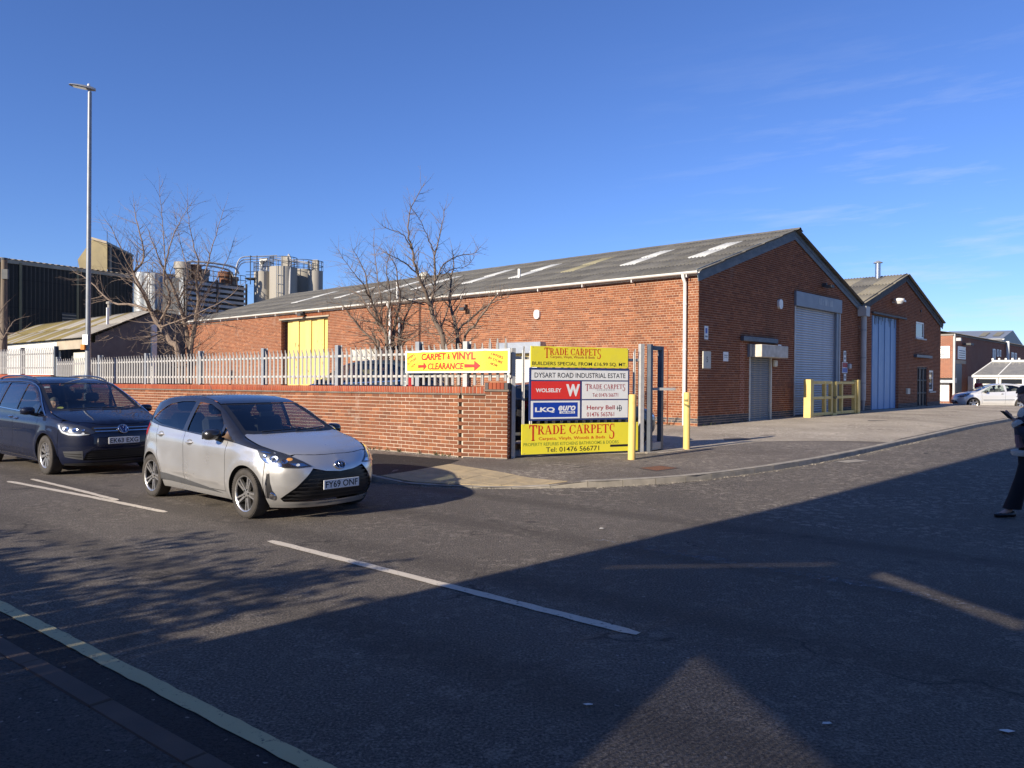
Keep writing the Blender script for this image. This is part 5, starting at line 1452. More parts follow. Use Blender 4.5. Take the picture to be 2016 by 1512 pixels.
# ---------------------------------------------------------------- street lamp
lp_ = M2(A_of(M2(0, 0)), 10.55)
r_ = ray(172.5, 745); k = r_.x / r_.y; a_ = (NM.x * 10.55 - k * NM.y * 10.55) / (k * DM.y - DM.x)
lpos = M2(a_, 10.55, .12)
sl = thing('street_lamp', 'tall galvanised street lamp with flat grey head behind the dark blue car', 'street lamp', lpos)
sl.rotation_euler = (0, R(.25), 0)
HL = P(178, 182, lpos.y).z - lpos.z
MB().lathe([(.105, -.2), (.105, 1.6), (.085, 1.75), (.074, 3.0), (.056, HL), (0, HL)], 20).build('column', MAT['lamp_column'], sl, smooth=True, fix=False)
MB().tube([Vector((0, 0, HL - .02)), Vector((0, 0, HL + .10))], .045, 12).build('spigot', MAT['galvanised_dull'], sl)
hd_ = MB(); hdir = Vector((-.93, -.36, 0)).normalized(); hs_ = Vector((-hdir.y, hdir.x, 0))
prof = [(-.16, .05, .06), (-.05, .10, .09), (.12, .13, .085), (.34, .14, .06), (.50, .11, .035), (.56, .04, .02)]
ring = []
for (x, w, h) in prof:
    c_ = Vector((0, 0, HL + .10)) + hdir * x + Z3 * (x * .10)
    ring.append([c_ + hs_ * (w * sx) + Z3 * (h * sz) for sx, sz in ((-1, 0), (-.75, .75), (0, 1), (.75, .75), (1, 0), (.8, -.25), (-.8, -.25))])
vs_ = [v for r in ring for v in r]; n_ = 7
fs = [(i * n_ + j, i * n_ + (j + 1) % n_, (i + 1) * n_ + (j + 1) % n_, (i + 1) * n_ + j) for i in range(len(ring) - 1) for j in range(n_)] + [tuple(range(n_)), tuple(range((len(ring) - 1) * n_, len(ring) * n_))]
hd_.add(vs_, fs); ho = hd_.build('lamp_head', MAT['galvanised_dull'], sl, smooth=True)
MB().box(Vector((0, 0, HL + .095)) + hdir * .27 + Z3 * .02, (.36, .2, .02), Matrix.Rotation(math.atan2(hdir.y, hdir.x), 3, 'Z') @ Matrix.Rotation(R(-5.7), 3, 'Y')).build('lens', MAT['glass_dark'], ho)
MB().lathe([(.04, 0), (.04, .05), (.02, .07), (0, .075)], 10, Vector((0, 0, HL + .19)) + hdir * .03).build('photocell', MAT['upvc'], ho)
zz = lambda y: P(172, y, lpos.y).z - lpos.z
fr = Vector((-.35, -.94, 0)); sdv = Vector((.94, -.35, 0))
MB().obox(Vector((0, 0, zz(679))) + fr * .10 - sdv * .105, sdv * .215, fr * .012, Z3 * (zz(659) - zz(679))).build('notice', MAT['sign_white'], sl)
MB().obox(Vector((0, 0, zz(688.5))) + fr * .10 - sdv * .14, sdv * .16, fr * .05, Z3 * (zz(678.5) - zz(688.5))).build('number_box', MAT['orange_sign'], sl)
# ---------------------------------------------------------------- bare trees
def spline(pts, k=4):
    out = []; n = len(pts)
    for i in range(n - 1):
        p0, p1, p2, p3 = pts[max(i - 1, 0)], pts[i], pts[i + 1], pts[min(i + 2, n - 1)]
        for j in range(k):
            t = j / k; out.append(.5 * ((2 * p1) + (-p0 + p2) * t + (2 * p0 - 5 * p1 + 4 * p2 - p3) * t * t + (-p0 + 3 * p1 - 3 * p2 + p3) * t ** 3))
    out.append(pts[-1]); return out
def twig(mb, rng, p, d, ln, r, lev, up=.25, curl=.35):
    n = 5 if ln > .5 else 3; pts = [p]; q = p.copy(); dd = d.normalized()
    for i in range(n):
        dd = (dd + Vector((rng.uniform(-1, 1), rng.uniform(-1, 1), rng.uniform(-1, 1))) * curl * .55 + Z3 * up * .18).normalized()
        q = q + dd * (ln / n); pts.append(q.copy())
    mb.tube(pts, [r * (1 - .72 * i / n) for i in range(n + 1)], 5 if r > .012 else 3, False)
    if lev <= 0: return
    m = max(2, int(ln / (.17 if lev == 1 else .26)))
    for k in range(m):
        t = (k + rng.uniform(.3, 1)) / (m + .3); i = min(int(t * n), n - 1); b = pts[i].lerp(pts[i + 1], t * n - i)
        ax = (pts[i + 1] - pts[i]).normalized(); o = ax.orthogonal().normalized(); a_ = rng.uniform(0, 6.28)
        side = Matrix.Rotation(a_, 3, ax) @ o
        nd = (ax * .75 + side * rng.uniform(.55, .95)).normalized()
        twig(mb, rng, b, nd, ln * rng.uniform(.32, .55) * (1 - .35 * t), r * .55 * (1 - .4 * t), lev - 1, up, curl)
def bare_tree(name, label, Y, stems, seed, mat='bark', twig_len=1.0, spacing=.28, ground=.16, lev=2, fill=1.0, group=None, rs=.76):
    """stems: polylines (px, py, depth offset, radius) of the main limbs, in real distance Y"""
    rng = random.Random(seed)
    b0 = P(stems[0][0][0], stems[0][0][1], Y + stems[0][0][2]); base = Vector((b0.x, b0.y, ground))
    o = thing(name, label, 'tree', base, group=group); tw = MB()
    for si, st in enumerate(stems):
        raw = [P(px, py, Y + dy) for px, py, dy, r in st]; rad = [r * rs for *_, r in st]
        if st[0][3] > .045 and st[0][1] > 660:                # a stem that starts at the ground
            raw = [Vector((raw[0].x + (raw[0].x - raw[1].x) * .5, raw[0].y, ground - .1))] + raw; rad = [rad[0] * 1.35] + rad
        raw = [p - base for p in raw]; pts = spline(raw, 4); rr = np.interp(np.linspace(0, 1, len(pts)), np.linspace(0, 1, len(rad)), rad)
        wob = [Vector((rng.uniform(-1, 1), rng.uniform(-1, 1), rng.uniform(-.5, .5))) * .018 for _ in pts]; pts = [p + w * (0 if i == 0 else 1) for i, (p, w) in enumerate(zip(pts, wob))]
        nm = 'trunk' if rad[0] > .045 and si < 4 else 'branch'
        MB().tube(pts, list(rr), 8).build(nm, MAT[mat], o, smooth=True)
        L_ = 0; nxt = .25 if nm == 'branch' else 1.7
        for i in range(len(pts) - 1):
            sl_ = (pts[i + 1] - pts[i]).length; L_ += sl_
            while L_ > nxt:
                ax = (pts[i + 1] - pts[i]).normalized(); side = Matrix.Rotation(rng.uniform(0, 6.28), 3, ax) @ ax.orthogonal().normalized()
                d = (ax * .6 + side * .8).normalized(); ln = twig_len * rng.uniform(.45, 1.1) * (.7 + .6 * min(rr[i] / .05, 1))
                twig(tw, rng, pts[i].copy(), d, ln, max(min(rr[i] * .38, .014), .0055), lev)
                nxt += spacing * rng.uniform(.5, 1.4) / fill
        twig(tw, rng, pts[-1].copy(), (pts[-1] - pts[-2]), twig_len * .5, max(rr[-1] * .8, .0045), 1)
    tag(tw.build('twigs', MAT[mat], o, smooth=False, fix=False), kind='stuff')
    return o
S = lambda *a: list(a)
bare_tree('bare_tree', 'wide bare tree with leaning trunks left of the yellow sliding door', 25.0, [
    S((352, 697, 0, .13), (336, 672, .1, .12), (316, 644, .2, .11), (298, 614, .2, .095), (286, 584, .1, .08), (271, 554, 0, .065), (264, 538, 0, .055), (282, 513, .2, .045), (279, 476, .3, .03), (268, 430, .4, .018), (263, 400, .5, .009)),
    S((372, 692, .5, .10), (364, 637, .4, .085), (351, 594, .2, .07), (338, 561, 0, .055), (322, 530, -.3, .035), (305, 490, -.6, .022), (290, 450, -.8, .012)),
    S((376, 690, .3, .11), (386, 629, .3, .085), (390, 579, .3, .065), (386, 554, .2, .05), (391, 521, .1, .035), (379, 476, 0, .022), (371, 430, -.1, .013), (369, 391, -.1, .008)),
    S((290, 611, .2, .06), (262, 600, .4, .05), (223, 596, .8, .04), (188, 564, 1.0, .028), (165, 545, 1.1, .018), (150, 538, 1.2, .01)),
    S((313, 637, 0, .055), (333, 600, -.5, .05), (333, 576, -.7, .045), (323, 553, -.9, .04), (326, 516, -1.0, .03), (341, 466, -1.1, .02), (356, 433, -1.2, .013), (379, 398, -1.2, .008)),
    S((326, 525, -.9, .028), (322, 470, -.9, .02), (318, 420, -.8, .013), (313, 361, -.8, .007)),
    S((390, 572, .3, .045), (402, 540, .5, .035), (414, 501, .7, .025), (424, 465, .8, .017), (443, 405, .9, .008)),
    S((264, 538, 0, .04), (245, 505, -.3, .026), (225, 460, -.5, .016), (205, 430, -.6, .008)),
    S((316, 644, 0, .035), (355, 630, -.6, .028), (400, 612, -.9, .02), (450, 585, -1.0, .013), (482, 555, -1.1, .008)),
    S((386, 640, .3, .03), (424, 637, .1, .02), (450, 642, 0, .012), (475, 648, 0, .007)),
    S((320, 655, .1, .035), (290, 665, -.4, .025), (250, 668, -.8, .016), (215, 655, -1, .008)),
    S((298, 614, .2, .04), (275, 570, -.6, .03), (240, 520, -1.2, .018), (217, 480, -1.5, .008)),
    S((388, 600, .3, .035), (420, 560, 1.0, .024), (448, 510, 1.5, .014), (462, 470, 1.7, .007)),
    S((351, 594, .2, .035), (370, 540, .9, .024), (355, 480, 1.4, .014), (345, 420, 1.6, .007)),
], 11, 'bark_grey', 1.0, .20, lev=2, fill=2.3)
bare_tree('bare_tree', 'tallest bare tree with gnarled branches rising behind the yellow banner', 18.6, [
    S((876, 684, 0, .10), (855, 631, 0, .088), (848, 604, 0, .078), (836, 568, -.2, .06), (821, 538, -.4, .048), (811, 492, -.5, .036), (804, 460, -.5, .028), (809, 409, -.5, .018), (836, 362, -.5, .009)),
    S((901, 680, .4, .075), (897, 641, .4, .065), (887, 595, .5, .05), (888, 553, .6, .034), (893, 520, .7, .022), (890, 490, .8, .012)),
    S((848, 604, 0, .06), (855, 565, .2, .05), (855, 521, .3, .04), (858, 492, .4, .03), (868, 455, .5, .02), (877, 406, .6, .009)),
    S((911, 680, .4, .05), (934, 641, .2, .042), (955, 612, .1, .034), (980, 580, 0, .022)),
    S((899, 655, .4, .05), (918, 634, .5, .042), (945, 612, .6, .034), (968, 597, .7, .025), (990, 588, .8, .014), (1002, 585, .8, .008)),
    S((855, 560, .2, .035), (875, 519, .4, .026), (909, 502, .6, .018), (930, 500, .7, .013), (948, 483, .8, .008)),
    S((821, 538, -.4, .03), (800, 520, -.6, .024), (777, 507, -.8, .017), (751, 494, -.9, .008)),
    S((811, 492, -.5, .025), (800, 470, -.7, .02), (787, 458, -.8, .015), (765, 451, -.9, .011), (750, 442, -1, .007)),
    S((857, 500, .4, .022), (845, 475, .2, .018), (835, 450, 0, .014), (822, 425, -.2, .010), (811, 413, -.4, .007)),
    S((866, 650, 0, .03), (880, 610, .6, .024), (889, 580, .8, .016), (905, 560, 1.0, .009)),
    S((868, 545, .3, .024), (890, 530, .5, .018), (915, 525, .7, .012), (935, 505, .8, .007)),
    S((835, 600, -.2, .03), (805, 590, -.8, .02), (770, 575, -1.2, .012), (735, 545, -1.5, .007)),
], 23, 'bark', .66, .17, lev=2, fill=2.6, rs=.64)
bare_tree('bare_tree', 'low spreading bare tree against the white downpipe right of the yellow door', 20.4, [
    S((762, 690, 0, .075), (758, 655, 0, .06), (748, 636, 0, .05), (730, 590, -.2, .035), (721, 546, -.3, .022), (706, 510, -.4, .013), (694, 489, -.5, .007)),
    S((772, 690, .3, .06), (778, 640, .3, .05), (787, 595, .3, .036), (783, 555, .2, .025), (777, 521, .1, .016), (755, 490, -.1, .008)),
    S((746, 690, -.2, .055), (738, 670, -.2, .048), (713, 651, -.2, .036), (695, 628, -.3, .028), (677, 604, -.4, .018), (655, 596, -.4, .012), (640, 594, -.5, .008)),
    S((783, 690, .4, .05), (790, 655, .5, .042), (801, 619, .6, .03), (815, 585, .7, .018), (825, 560, .8, .009)),
    S((755, 650, 0, .04), (738, 627, .3, .034), (711, 585, .6, .024), (690, 572, .7, .016), (664, 563, .8, .008)),
    S((752, 640, 0, .032), (750, 590, .5, .024), (742, 540, .8, .016), (735, 474, 1.0, .007)),
    S((735, 600, 0, .026), (715, 560, -.6, .018), (690, 530, -.9, .012), (665, 492, -1.1, .007)),
    S((780, 630, .3, .03), (812, 640, .0, .02), (840, 632, -.2, .012), (860, 625, -.3, .007)),
    S((772, 660, .2, .03), (800, 670, -.3, .02), (830, 655, -.5, .012), (850, 640, -.6, .007)),
    S((760, 640, 0, .03), (768, 580, -.6, .02), (760, 530, -.9, .013), (772, 490, -1.0, .007)),
], 37, 'bark', .78, .16, lev=2, fill=3.2)
bare_tree('bare_tree', 'small leafless tree beside the wooden pole at the left edge', 33.0, [
    S((4, 690, 0, .06), (8, 665, 0, .05), (18, 645, 0, .035), (32, 630, .2, .02), (58, 622, .4, .008)),
    S((8, 665, 0, .04), (-4, 630, .2, .03), (6, 605, .3, .018), (20, 590, .4, .008)),
    S((12, 655, 0, .03), (35, 655, -.3, .018), (62, 636, -.5, .008)),
], 5, 'bark', .8, .22, lev=2)
pole = thing('wooden_pole', 'old wooden telegraph pole at the left edge of the picture', 'pole', G(8, 690, 0).normalized() * 0 + P(6, 690, 36.0))
pole.location.z = 0
hpz = P(10, 512, 36.0).z
MB().tube([Vector((0, 0, -.1)), Vector((.03, 0, hpz * .5)), Vector((.05, 0, hpz))], [.17, .155, .13], 14).build('shaft', MAT['wood_pole'], pole, smooth=True)
MB().lathe([(.14, 0), (.14, .10), (0, .12)], 12, (.05, 0, hpz)).build('pole_cap', MAT['steel_dark'], pole)
MB().obox(Vector((.05, -.2, hpz - .9)), Vector((.28, 0, 0)), Vector((0, .12, 0)), Z3 * .45).build('junction_box', MAT['steel_dark'], pole)
# ---------------------------------------------------------------- cars
def pchip(pts):
    """monotone cubic through sorted points"""
    pts = sorted(pts); X = np.array([p[0] for p in pts], float); Y = np.array([p[1] for p in pts], float)
    h = np.diff(X); d = np.diff(Y) / h; m = np.zeros(len(X)); m[0] = d[0]; m[-1] = d[-1]
    for i in range(1, len(X) - 1):
        if d[i - 1] * d[i] > 0:
            w1 = 2 * h[i] + h[i - 1]; w2 = h[i] + 2 * h[i - 1]; m[i] = (w1 + w2) / (w1 / d[i - 1] + w2 / d[i])
    def f(x):
        x = np.clip(np.asarray(x, float), X[0], X[-1]); i = np.clip(np.searchsorted(X, x) - 1, 0, len(X) - 2)
        t = (x - X[i]) / h[i]; t2 = t * t; t3 = t2 * t
        return (2 * t3 - 3 * t2 + 1) * Y[i] + (t3 - 2 * t2 + t) * h[i] * m[i] + (-2 * t3 + 3 * t2) * Y[i + 1] + (t3 - t2) * h[i] * m[i + 1]
    return f
def sstep(t): t = np.clip(t, 0, 1); return t * t * (3 - 2 * t)

class Car:
    def __init__(s, cfg):
        s.c = cfg
        for k in ('W', 'nose', 'tail', 'belt', 'dyl', 'dyg', 'Zc', 'crown', 'edge'): setattr(s, k, pchip(cfg[k]))
        s.xn = max(p[1] for p in cfg['nose']); s.xt = min(p[1] for p in cfg['tail']); s.xc = cfg.get('xc', .95)
        s.root = None
    def F(s, x, y, z):
        ay = np.abs(y)
        bf = sstep((x - s.c['nx0']) / (s.xn - .15 - s.c['nx0'])); br_ = sstep((-x - s.c['tx0']) / (-s.xt - .1 - s.c['tx0']))
        xe = x + (s.xn - s.nose(z)) * bf - (s.tail(z) - s.xt) * br_
        over = np.maximum(xe - s.xn, 0) + np.maximum(s.xt - xe, 0)
        w = s.W(xe) - s.dyl(z) - s.dyg(np.maximum(z - s.belt(x), 0)) - over * 3
        for (ax, az, r, amt) in s.c.get('flare', ()):       # swell round the wheel arches
            q = np.sqrt((x - ax) ** 2 + (z - az) ** 2); w = w + amt * np.exp(-((q - r) / .07) ** 2) * (z < 1.2)
        for (x0, z0, x1, z1, amp, wu, wd) in s.c.get('crease', ()):   # pressed feature lines along the flank
            t_ = np.clip((x - x0) / (x1 - x0), 0, 1); d_ = z - (z0 + (z1 - z0) * t_); fade = sstep((x - x0 + .1) / .25) * sstep((x1 + .1 - x) / .25)
            w = w + amp * fade * np.where(d_ > 0, np.exp(-(d_ / wu) ** 2), np.exp(-(d_ / wd) ** 2))
        a = ay - w; b = z - (s.Zc(x) - s.crown(x) * (ay / .75) ** 2)
        k = s.c.get('k', .06); h = np.clip(.5 + .5 * (a - b) / k, 0, 1)
        return a * h + b * (1 - h) + k * h * (1 - h)
    def bis(s, f, lo, hi, n=34):
        lo = lo.copy(); hi = hi.copy()
        for _ in range(n):
            m = (lo + hi) / 2; g = f(m) > 0; hi = np.where(g, m, hi); lo = np.where(g, lo, m)
        return (lo + hi) / 2
    def pt(s, proj, U, V):
        U = np.asarray(U, float); V = np.asarray(V, float); o = np.ones_like(U)
        if proj == 'side': y = s.bis(lambda m: s.F(U, m, V), 0 * o, 1.3 * o); return np.stack([U, y, V], 1)
        if proj == 'top': z = s.bis(lambda m: s.F(U, V, m), .45 * o, 2.2 * o); return np.stack([U, V, z], 1)
        sg = 1 if proj == 'front' else -1; xc = s.xc if sg > 0 else s.c.get('xcr', -.9)
        a = np.radians(U * 50.0)                          # U: 1 unit = 50 degrees, about a metre of surface
        r = s.bis(lambda m: s.F(xc + sg * m * np.cos(a), m * np.sin(a), V), .2 * o, 2.6 * o)
        return np.stack([xc + sg * r * np.cos(a), r * np.sin(a), V], 1)
    def grad(s, p):
        e = 4e-3; x, y, z = p.T
        g = np.stack([s.F(x + e, y, z) - s.F(x - e, y, z), s.F(x, y + e, z) - s.F(x, y - e, z), s.F(x, y, z + e) - s.F(x, y, z - e)], 1)
        return g / (np.linalg.norm(g, axis=1, keepdims=True) + 1e-9)
    def fv(s, y, z):
        """front view point -> front chart"""
        P_ = None; y = float(y); lo, hi = s.xc, s.xn + .2
        for _ in range(40):
            m = (lo + hi) / 2
            if s.F(np.array([m]), np.array([y]), np.array([z]))[0] > 0: hi = m
            else: lo = m
        return (math.degrees(math.atan2(y, lo - s.xc)) / 50.0, z)
    def sv(s, x, z, sg=1):
        y = s.pt('side', [x], [z])[0][1]; return (math.degrees(math.atan2(y, x - s.xc)) / 50.0, z)
    def mesh(s, proj, outer, holes, d, off, mirror):
        V, Ft = triangulate(outer, holes, d, min(d, .035))
        p = s.pt(proj, V[:, 0], V[:, 1]); g = s.grad(p); p = p + g * off
        t = p[Ft]; nn = np.cross(t[:, 1] - t[:, 0], t[:, 2] - t[:, 0]); fl = (nn * g[Ft].mean(1)).sum(1) < 0
        Ft = Ft.copy(); Ft[fl] = Ft[fl][:, ::-1]
        if mirror: p = p * np.array([1, -1, 1]); g = g * np.array([1, -1, 1]); Ft = Ft[:, ::-1]
        me = mesh_from('panel', p.tolist(), [tuple(f) for f in Ft.tolist()], True)
        try: me.normals_split_custom_set_from_vertices([tuple(v) for v in g])
        except Exception: pass
        return me
    def panel(s, name, proj, outer, holes=(), mat='paint', d=.05, off=0.0, sides=(1, -1), parent=None, rnd=0.0):
        mat = s.c['mats'].get(mat, mat); outer = round_poly(outer, rnd) if rnd else outer; obs = []
        for sg in sides:
            o = link_mesh(name, s.mesh(proj, outer, holes, d, off, sg < 0), MAT[mat], parent[sides.index(sg)] if isinstance(parent, list) else (parent or s.root)); obs.append(o)
        return obs
    def arch(s, ax, r, a0, a1, n=22, cz=None):
        cz = cz if cz is not None else s.c['wr']
        return [(ax + r * math.cos(R(a0 + (a1 - a0) * i / n)), cz + r * math.sin(R(a0 + (a1 - a0) * i / n))) for i in range(n + 1)]
    def zedge(s, x):
        x = np.atleast_1d(np.asarray(x, float)); return s.pt('top', x, s.edge(x))[:, 2]

def wheel(parent, loc, side, r, w, rr, style):
    """side -1: outer face towards -y"""
    o = bpy.data.objects.new('wheel', None); C.objects.link(o); o.parent = parent; o.location = loc
    s_ = side
    def yy(v): return v * s_
    tw = w / 2
    prof = [(rr * .96, -tw * .8), (rr, -tw * .92), (rr + .02, -tw), (r - .035, -tw * 1.02), (r - .012, -tw * .9), (r, -tw * .6), (r, tw * .6), (r - .012, tw * .9), (r - .035, tw * 1.02), (rr + .02, tw), (rr, tw * .92), (rr * .96, tw * .8)]
    MB().lathe([(a, yy(b)) for a, b in prof], 48, axis='Y').build('tyre', MAT['tyre'], o, smooth=True)
    tr = MB()
    for k in range(60):                                   # tread blocks at the shoulder
        a_ = 2 * math.pi * k / 60
        for q in (-.62, .62):
            c_ = Vector((math.cos(a_) * (r - .003), q * tw, math.sin(a_) * (r - .003))); m = Matrix.Rotation(-a_, 3, 'Y'); tr.box(c_, (.010, tw * .5, .021), m)
    tr.build('tread', MAT['tyre'], o)
    rim = 'alloy'
    MB().lathe([(rr, yy(tw * .86)), (rr * .985, yy(tw * .93)), (rr * .93, yy(tw * .86)), (rr * .91, yy(tw * .72))], 40, axis='Y').build('rim', MAT[rim], o, smooth=True)
    MB().lathe([(rr * .52, yy(tw * .05)), (rr * .52, yy(tw * .1)), (.05, yy(tw * .1)), (0, yy(tw * .1))], 30, axis='Y').build('brake_disc', MAT['disc_steel'], o)
    MB().lathe([(rr * .9, yy(-tw * .1)), (0, yy(-tw * .12))], 24, axis='Y').build('dust_shield', MAT['black_rubber'], o)
    MB().lathe([(rr * .912, yy(tw * .72)), (rr * .90, yy(tw * .3)), (rr * .9, yy(-tw * .7))], 40, axis='Y').build('barrel', MAT['alloy_dark'], o, smooth=True)
    n = {'yaris': 10, 'sharan': 10, 'plain': 5}[style]
    for k in range(n):
        a_ = 2 * math.pi * k / n + .2; tw_ = (.16 if style == 'yaris' else .0) * (1 if k % 2 else -1)
        w0, w1 = {'yaris': (.020, .017), 'sharan': (.020, .034), 'plain': (.05, .045)}[style]
        if style == 'yaris' and k % 2: w0, w1 = .016, .012
        e = Vector((math.cos(a_), 0, math.sin(a_))); e2 = Vector((math.cos(a_ + tw_), 0, math.sin(a_ + tw_))); t0 = Vector((-math.sin(a_), 0, math.cos(a_))); Y = Vector((0, s_, 0))
        ri, ro = rr * .16, rr * .94; y0, y1 = tw * .62, tw * .80
        vs_ = []
        for (ee, rad, ww, yo) in ((e, ri, w0, y0), (e2, ro, w1, y1)):
            c_ = ee * rad
            vs_ += [c_ - t0 * ww + Y * (yo - .03), c_ + t0 * ww + Y * (yo - .03), c_ + t0 * ww * .75 + Y * yo, c_ - t0 * ww * .75 + Y * yo]
        MB().add(vs_, [(0, 1, 5, 4), (1, 2, 6, 5), (2, 3, 7, 6), (3, 0, 4, 7), (0, 3, 2, 1), (4, 5, 6, 7)]).build('spoke', MAT['alloy_dark' if (style == 'yaris' and False) else 'alloy'], o)
    MB().lathe([(rr * .24, yy(tw * .5)), (rr * .22, yy(tw * .66)), (rr * .15, yy(tw * .70)), (0, yy(tw * .70))], 20, axis='Y').build('hub', MAT['alloy'], o, smooth=True)
    for k in range(5):
        a_ = 2 * math.pi * k / 5; MB().lathe([(.011, 0), (.011, yy(.01)), (0, yy(.012))], 8, (math.cos(a_) * rr * .21, yy(tw * .64), math.sin(a_) * rr * .21), 'Y').build('wheel_nut', MAT['alloy_dark'], o)
    return o

def seat(parent, x, y, z, mat, hr=True, recl=14):
    o = bpy.data.objects.new('seat', None); C.objects.link(o); o.parent = parent; o.location = (x, y, z)
    MB().box((.05, 0, 0), (.52, .50, .16)).build('cushion', MAT[mat], o, bevel=.05)
    m = Matrix.Rotation(R(-recl), 3, 'Y')
    MB().box(Vector((-.22, 0, .10)) + m @ Vector((0, 0, .27)), (.14, .48, .60), m).build('backrest', MAT[mat], o, bevel=.05)
    if hr: MB().box(Vector((-.22, 0, .10)) + m @ Vector((0, 0, .69)), (.10, .25, .17), m).build('headrest', MAT[mat], o, bevel=.04)
    return o

def make_car(name, label, cfg, loc, rz, group=None):
    car = Car(cfg); o = thing(name, label, cfg.get('cat', 'car'), loc, rz, group); car.root = o
    c = cfg; wb = c['wb'] / 2; wr = c['wr']; ar = c['arch_r']; S0 = c['sill']; xb = c['xb']
    gap = .004
    # --- side skin, split into fender, doors, quarter panel
    def L(x): return float(np.interp(x, [p[0] for p in c['split']], [p[1] for p in c['split']]))
    def split_pts(x0, x1, n=10, dz=0.0): return [(x0 + (x1 - x0) * i / n, L(x0 + (x1 - x0) * i / n) + dz) for i in range(n + 1)]
    fd = c['door_f']; bp = c['door_b']; rd = c['door_r']   # seam lines as (x at top, x at sill)
    zs = S0 + .10
    at = lambda seam, z: seam[1] + (seam[0] - seam[1]) * np.clip((z - zs) / (.95 - zs), 0, 1)
    arF = car.arch(wb, ar, 180 + 0, 0, 24); arR = car.arch(-wb, ar, 180, 0, 24)
    arF = [p for p in arF if p[1] > S0 - .001 and p[0] < xb - .002]; arR = [p for p in arR if p[1] > S0 - .001]
    # front fender
    out = [(at(fd, zs) + gap, S0)] + [(arF[0][0], S0)] + arF + [(xb - gap, max(arF[-1][1], .3))] + [(xb - gap, L(xb))] + split_pts(xb - gap, at(fd, .95) + gap, 8)[1:]
    out += [(at(fd, z) + gap, z) for z in np.linspace(L(fd[0]), zs, 6)[1:]]
    car.panel('fender', 'side', out)
    # doors
    def door(nm, s0, s1, rear_arch=False):
        zt = L((s0[0] + s1[0]) / 2)
        out = [(at(s0, z) - gap, z) for z in np.linspace(zs, L(s0[0]), 6)] + split_pts(at(s0, .95) - gap, at(s1, .95) + gap, 8)[1:-1]
        right = [(at(s1, z) + gap, z) for z in np.linspace(L(s1[0]), zs, 14)]
        if rear_arch:
            right = [(max(x, -wb + math.sqrt(max((ar + .03) ** 2 - (z - wr) ** 2, 0)) + gap) if z < wr + ar + .03 else x, z) for x, z in right]
        return car.panel(nm, 'side', out + right)
    doors = door('door', fd, bp)
    rdoors = door('door', bp, rd, True) if not c.get('three_door') else None
    q0 = rd if not c.get('three_door') else bp
    # quarter panel
    xt_ = c['xq']
    left = [(at(q0, z) - gap, z) for z in np.linspace(zs, L(q0[0]), 14)]
    left = [(max(x, -wb + math.sqrt(max((ar + .03) ** 2 - (z - wr) ** 2, 0)) - gap) if (z < wr + ar + .03 and not c.get('three_door')) else x, z) for x, z in left]
    left = [(x, z) for x, z in left if not ((x + wb) ** 2 + (z - wr) ** 2 < (ar + .012) ** 2)]
    arq = [p for p in arR[::-1]]
    out = left + split_pts(at(q0, .95) - gap, xt_, 8)[1:] + [(xt_ + .0, z) for z in np.linspace(L(xt_), S0 + .06, 5)[1:]]
    arc = [p for p in car.arch(-wb, ar, 180, 2 if c.get('three_door') else 20, 22) if p[1] > S0]
    out += [(arc[0][0], S0 + .04)] + arc + ([(-wb + ar + .002, zs)] if c.get('three_door') else [])
    # close the arch front side up against the door edge
    out = [p for i, p in enumerate(out) if i == 0 or abs(p[0] - out[i - 1][0]) + abs(p[1] - out[i - 1][1]) > 1e-4]
    car.panel('quarter_panel', 'side', out)
    # sill between the arches
    xf = arF[0][0]; xr_ = arR[-1][0]
    out = [(xf - .003, S0), (xf - .003, zs - .012), (at(fd, zs), zs - .006), (0, zs - .008), (xr_ + .01, zs - .006), (xr_ + .004, S0)]
    car.panel('sill', 'side', out, d=.09)
    # --- upper frame with window openings
    xs = np.linspace(c['xup'][0], c['xup'][1], 40)
    ze = car.zedge(xs); top = [(x, z - .002) for x, z in zip(xs, ze)]
    bot = split_pts(c['xup'][1], c['xup'][0], 30, .004)
    wins = [round_poly(w, .03) for w, m in c['windows']]
    car.panel('upper_frame', 'side', top + bot, wins, 'upper', .06)
    for (w, m), wi in zip(c['windows'], wins):
        cx_ = np.mean(wi, axis=0); wx = [p + (p - cx_) / np.linalg.norm(p - cx_) * .022 for p in wi]
        car.panel('side_window', 'side', wx, (), m, .07, -.010)
    # --- bonnet, windscreen, roof
    bl = c['bonnet_lead']                       # (x, y) from the centre outwards
    cw = c['cowl']                              # base of the windscreen from the centre outwards
    ex = np.linspace(bl[-1][0] - .02, cw[-1][0] + .06, 12); edg = [(x, float(car.edge(x)) - gap) for x in ex]
    half = [(x, y) for x, y in bl] + edg + [(x + .045, y) for x, y in cw[::-1]]
    full = half + [(x, -y) for x, y in half[::-1] if y > 1e-6]
    car.panel('bonnet', 'top', full, (), 'paint', .08, .002, (1,))
    wt = c['ws_top']
    half = [(x + .02, y + (.02 if y else 0)) for x, y in cw] + [(x - .02, y + (.02 if y else 0)) for x, y in wt[::-1]]
    wsp = half + [(x, -y) for x, y in half[::-1] if y > 1e-6]
    car.panel('windscreen', 'top', wsp, (), 'glass_clear', .08, -.006, (1,))
    # black border of the windscreen
    half_o = [(x + .05, y + (.05 if y else 0)) for x, y in cw] + [(x - .03, y + (.05 if y else 0)) for x, y in wt[::-1]]
    outo = half_o + [(x, -y) for x, y in half_o[::-1] if y > .001]
    inn_h = [(x - .05, max(y - .035, 0)) for x, y in cw] + [(x + .012, max(y - .035, 0)) for x, y in wt[::-1]]
    inn = [p for p in inn_h] + [(x, -y) for x, y in inn_h[::-1] if y > 1e-6]
    car.panel('windscreen_seal', 'top', outo, [inn], 'black_plastic', .05, -.005, (1,))
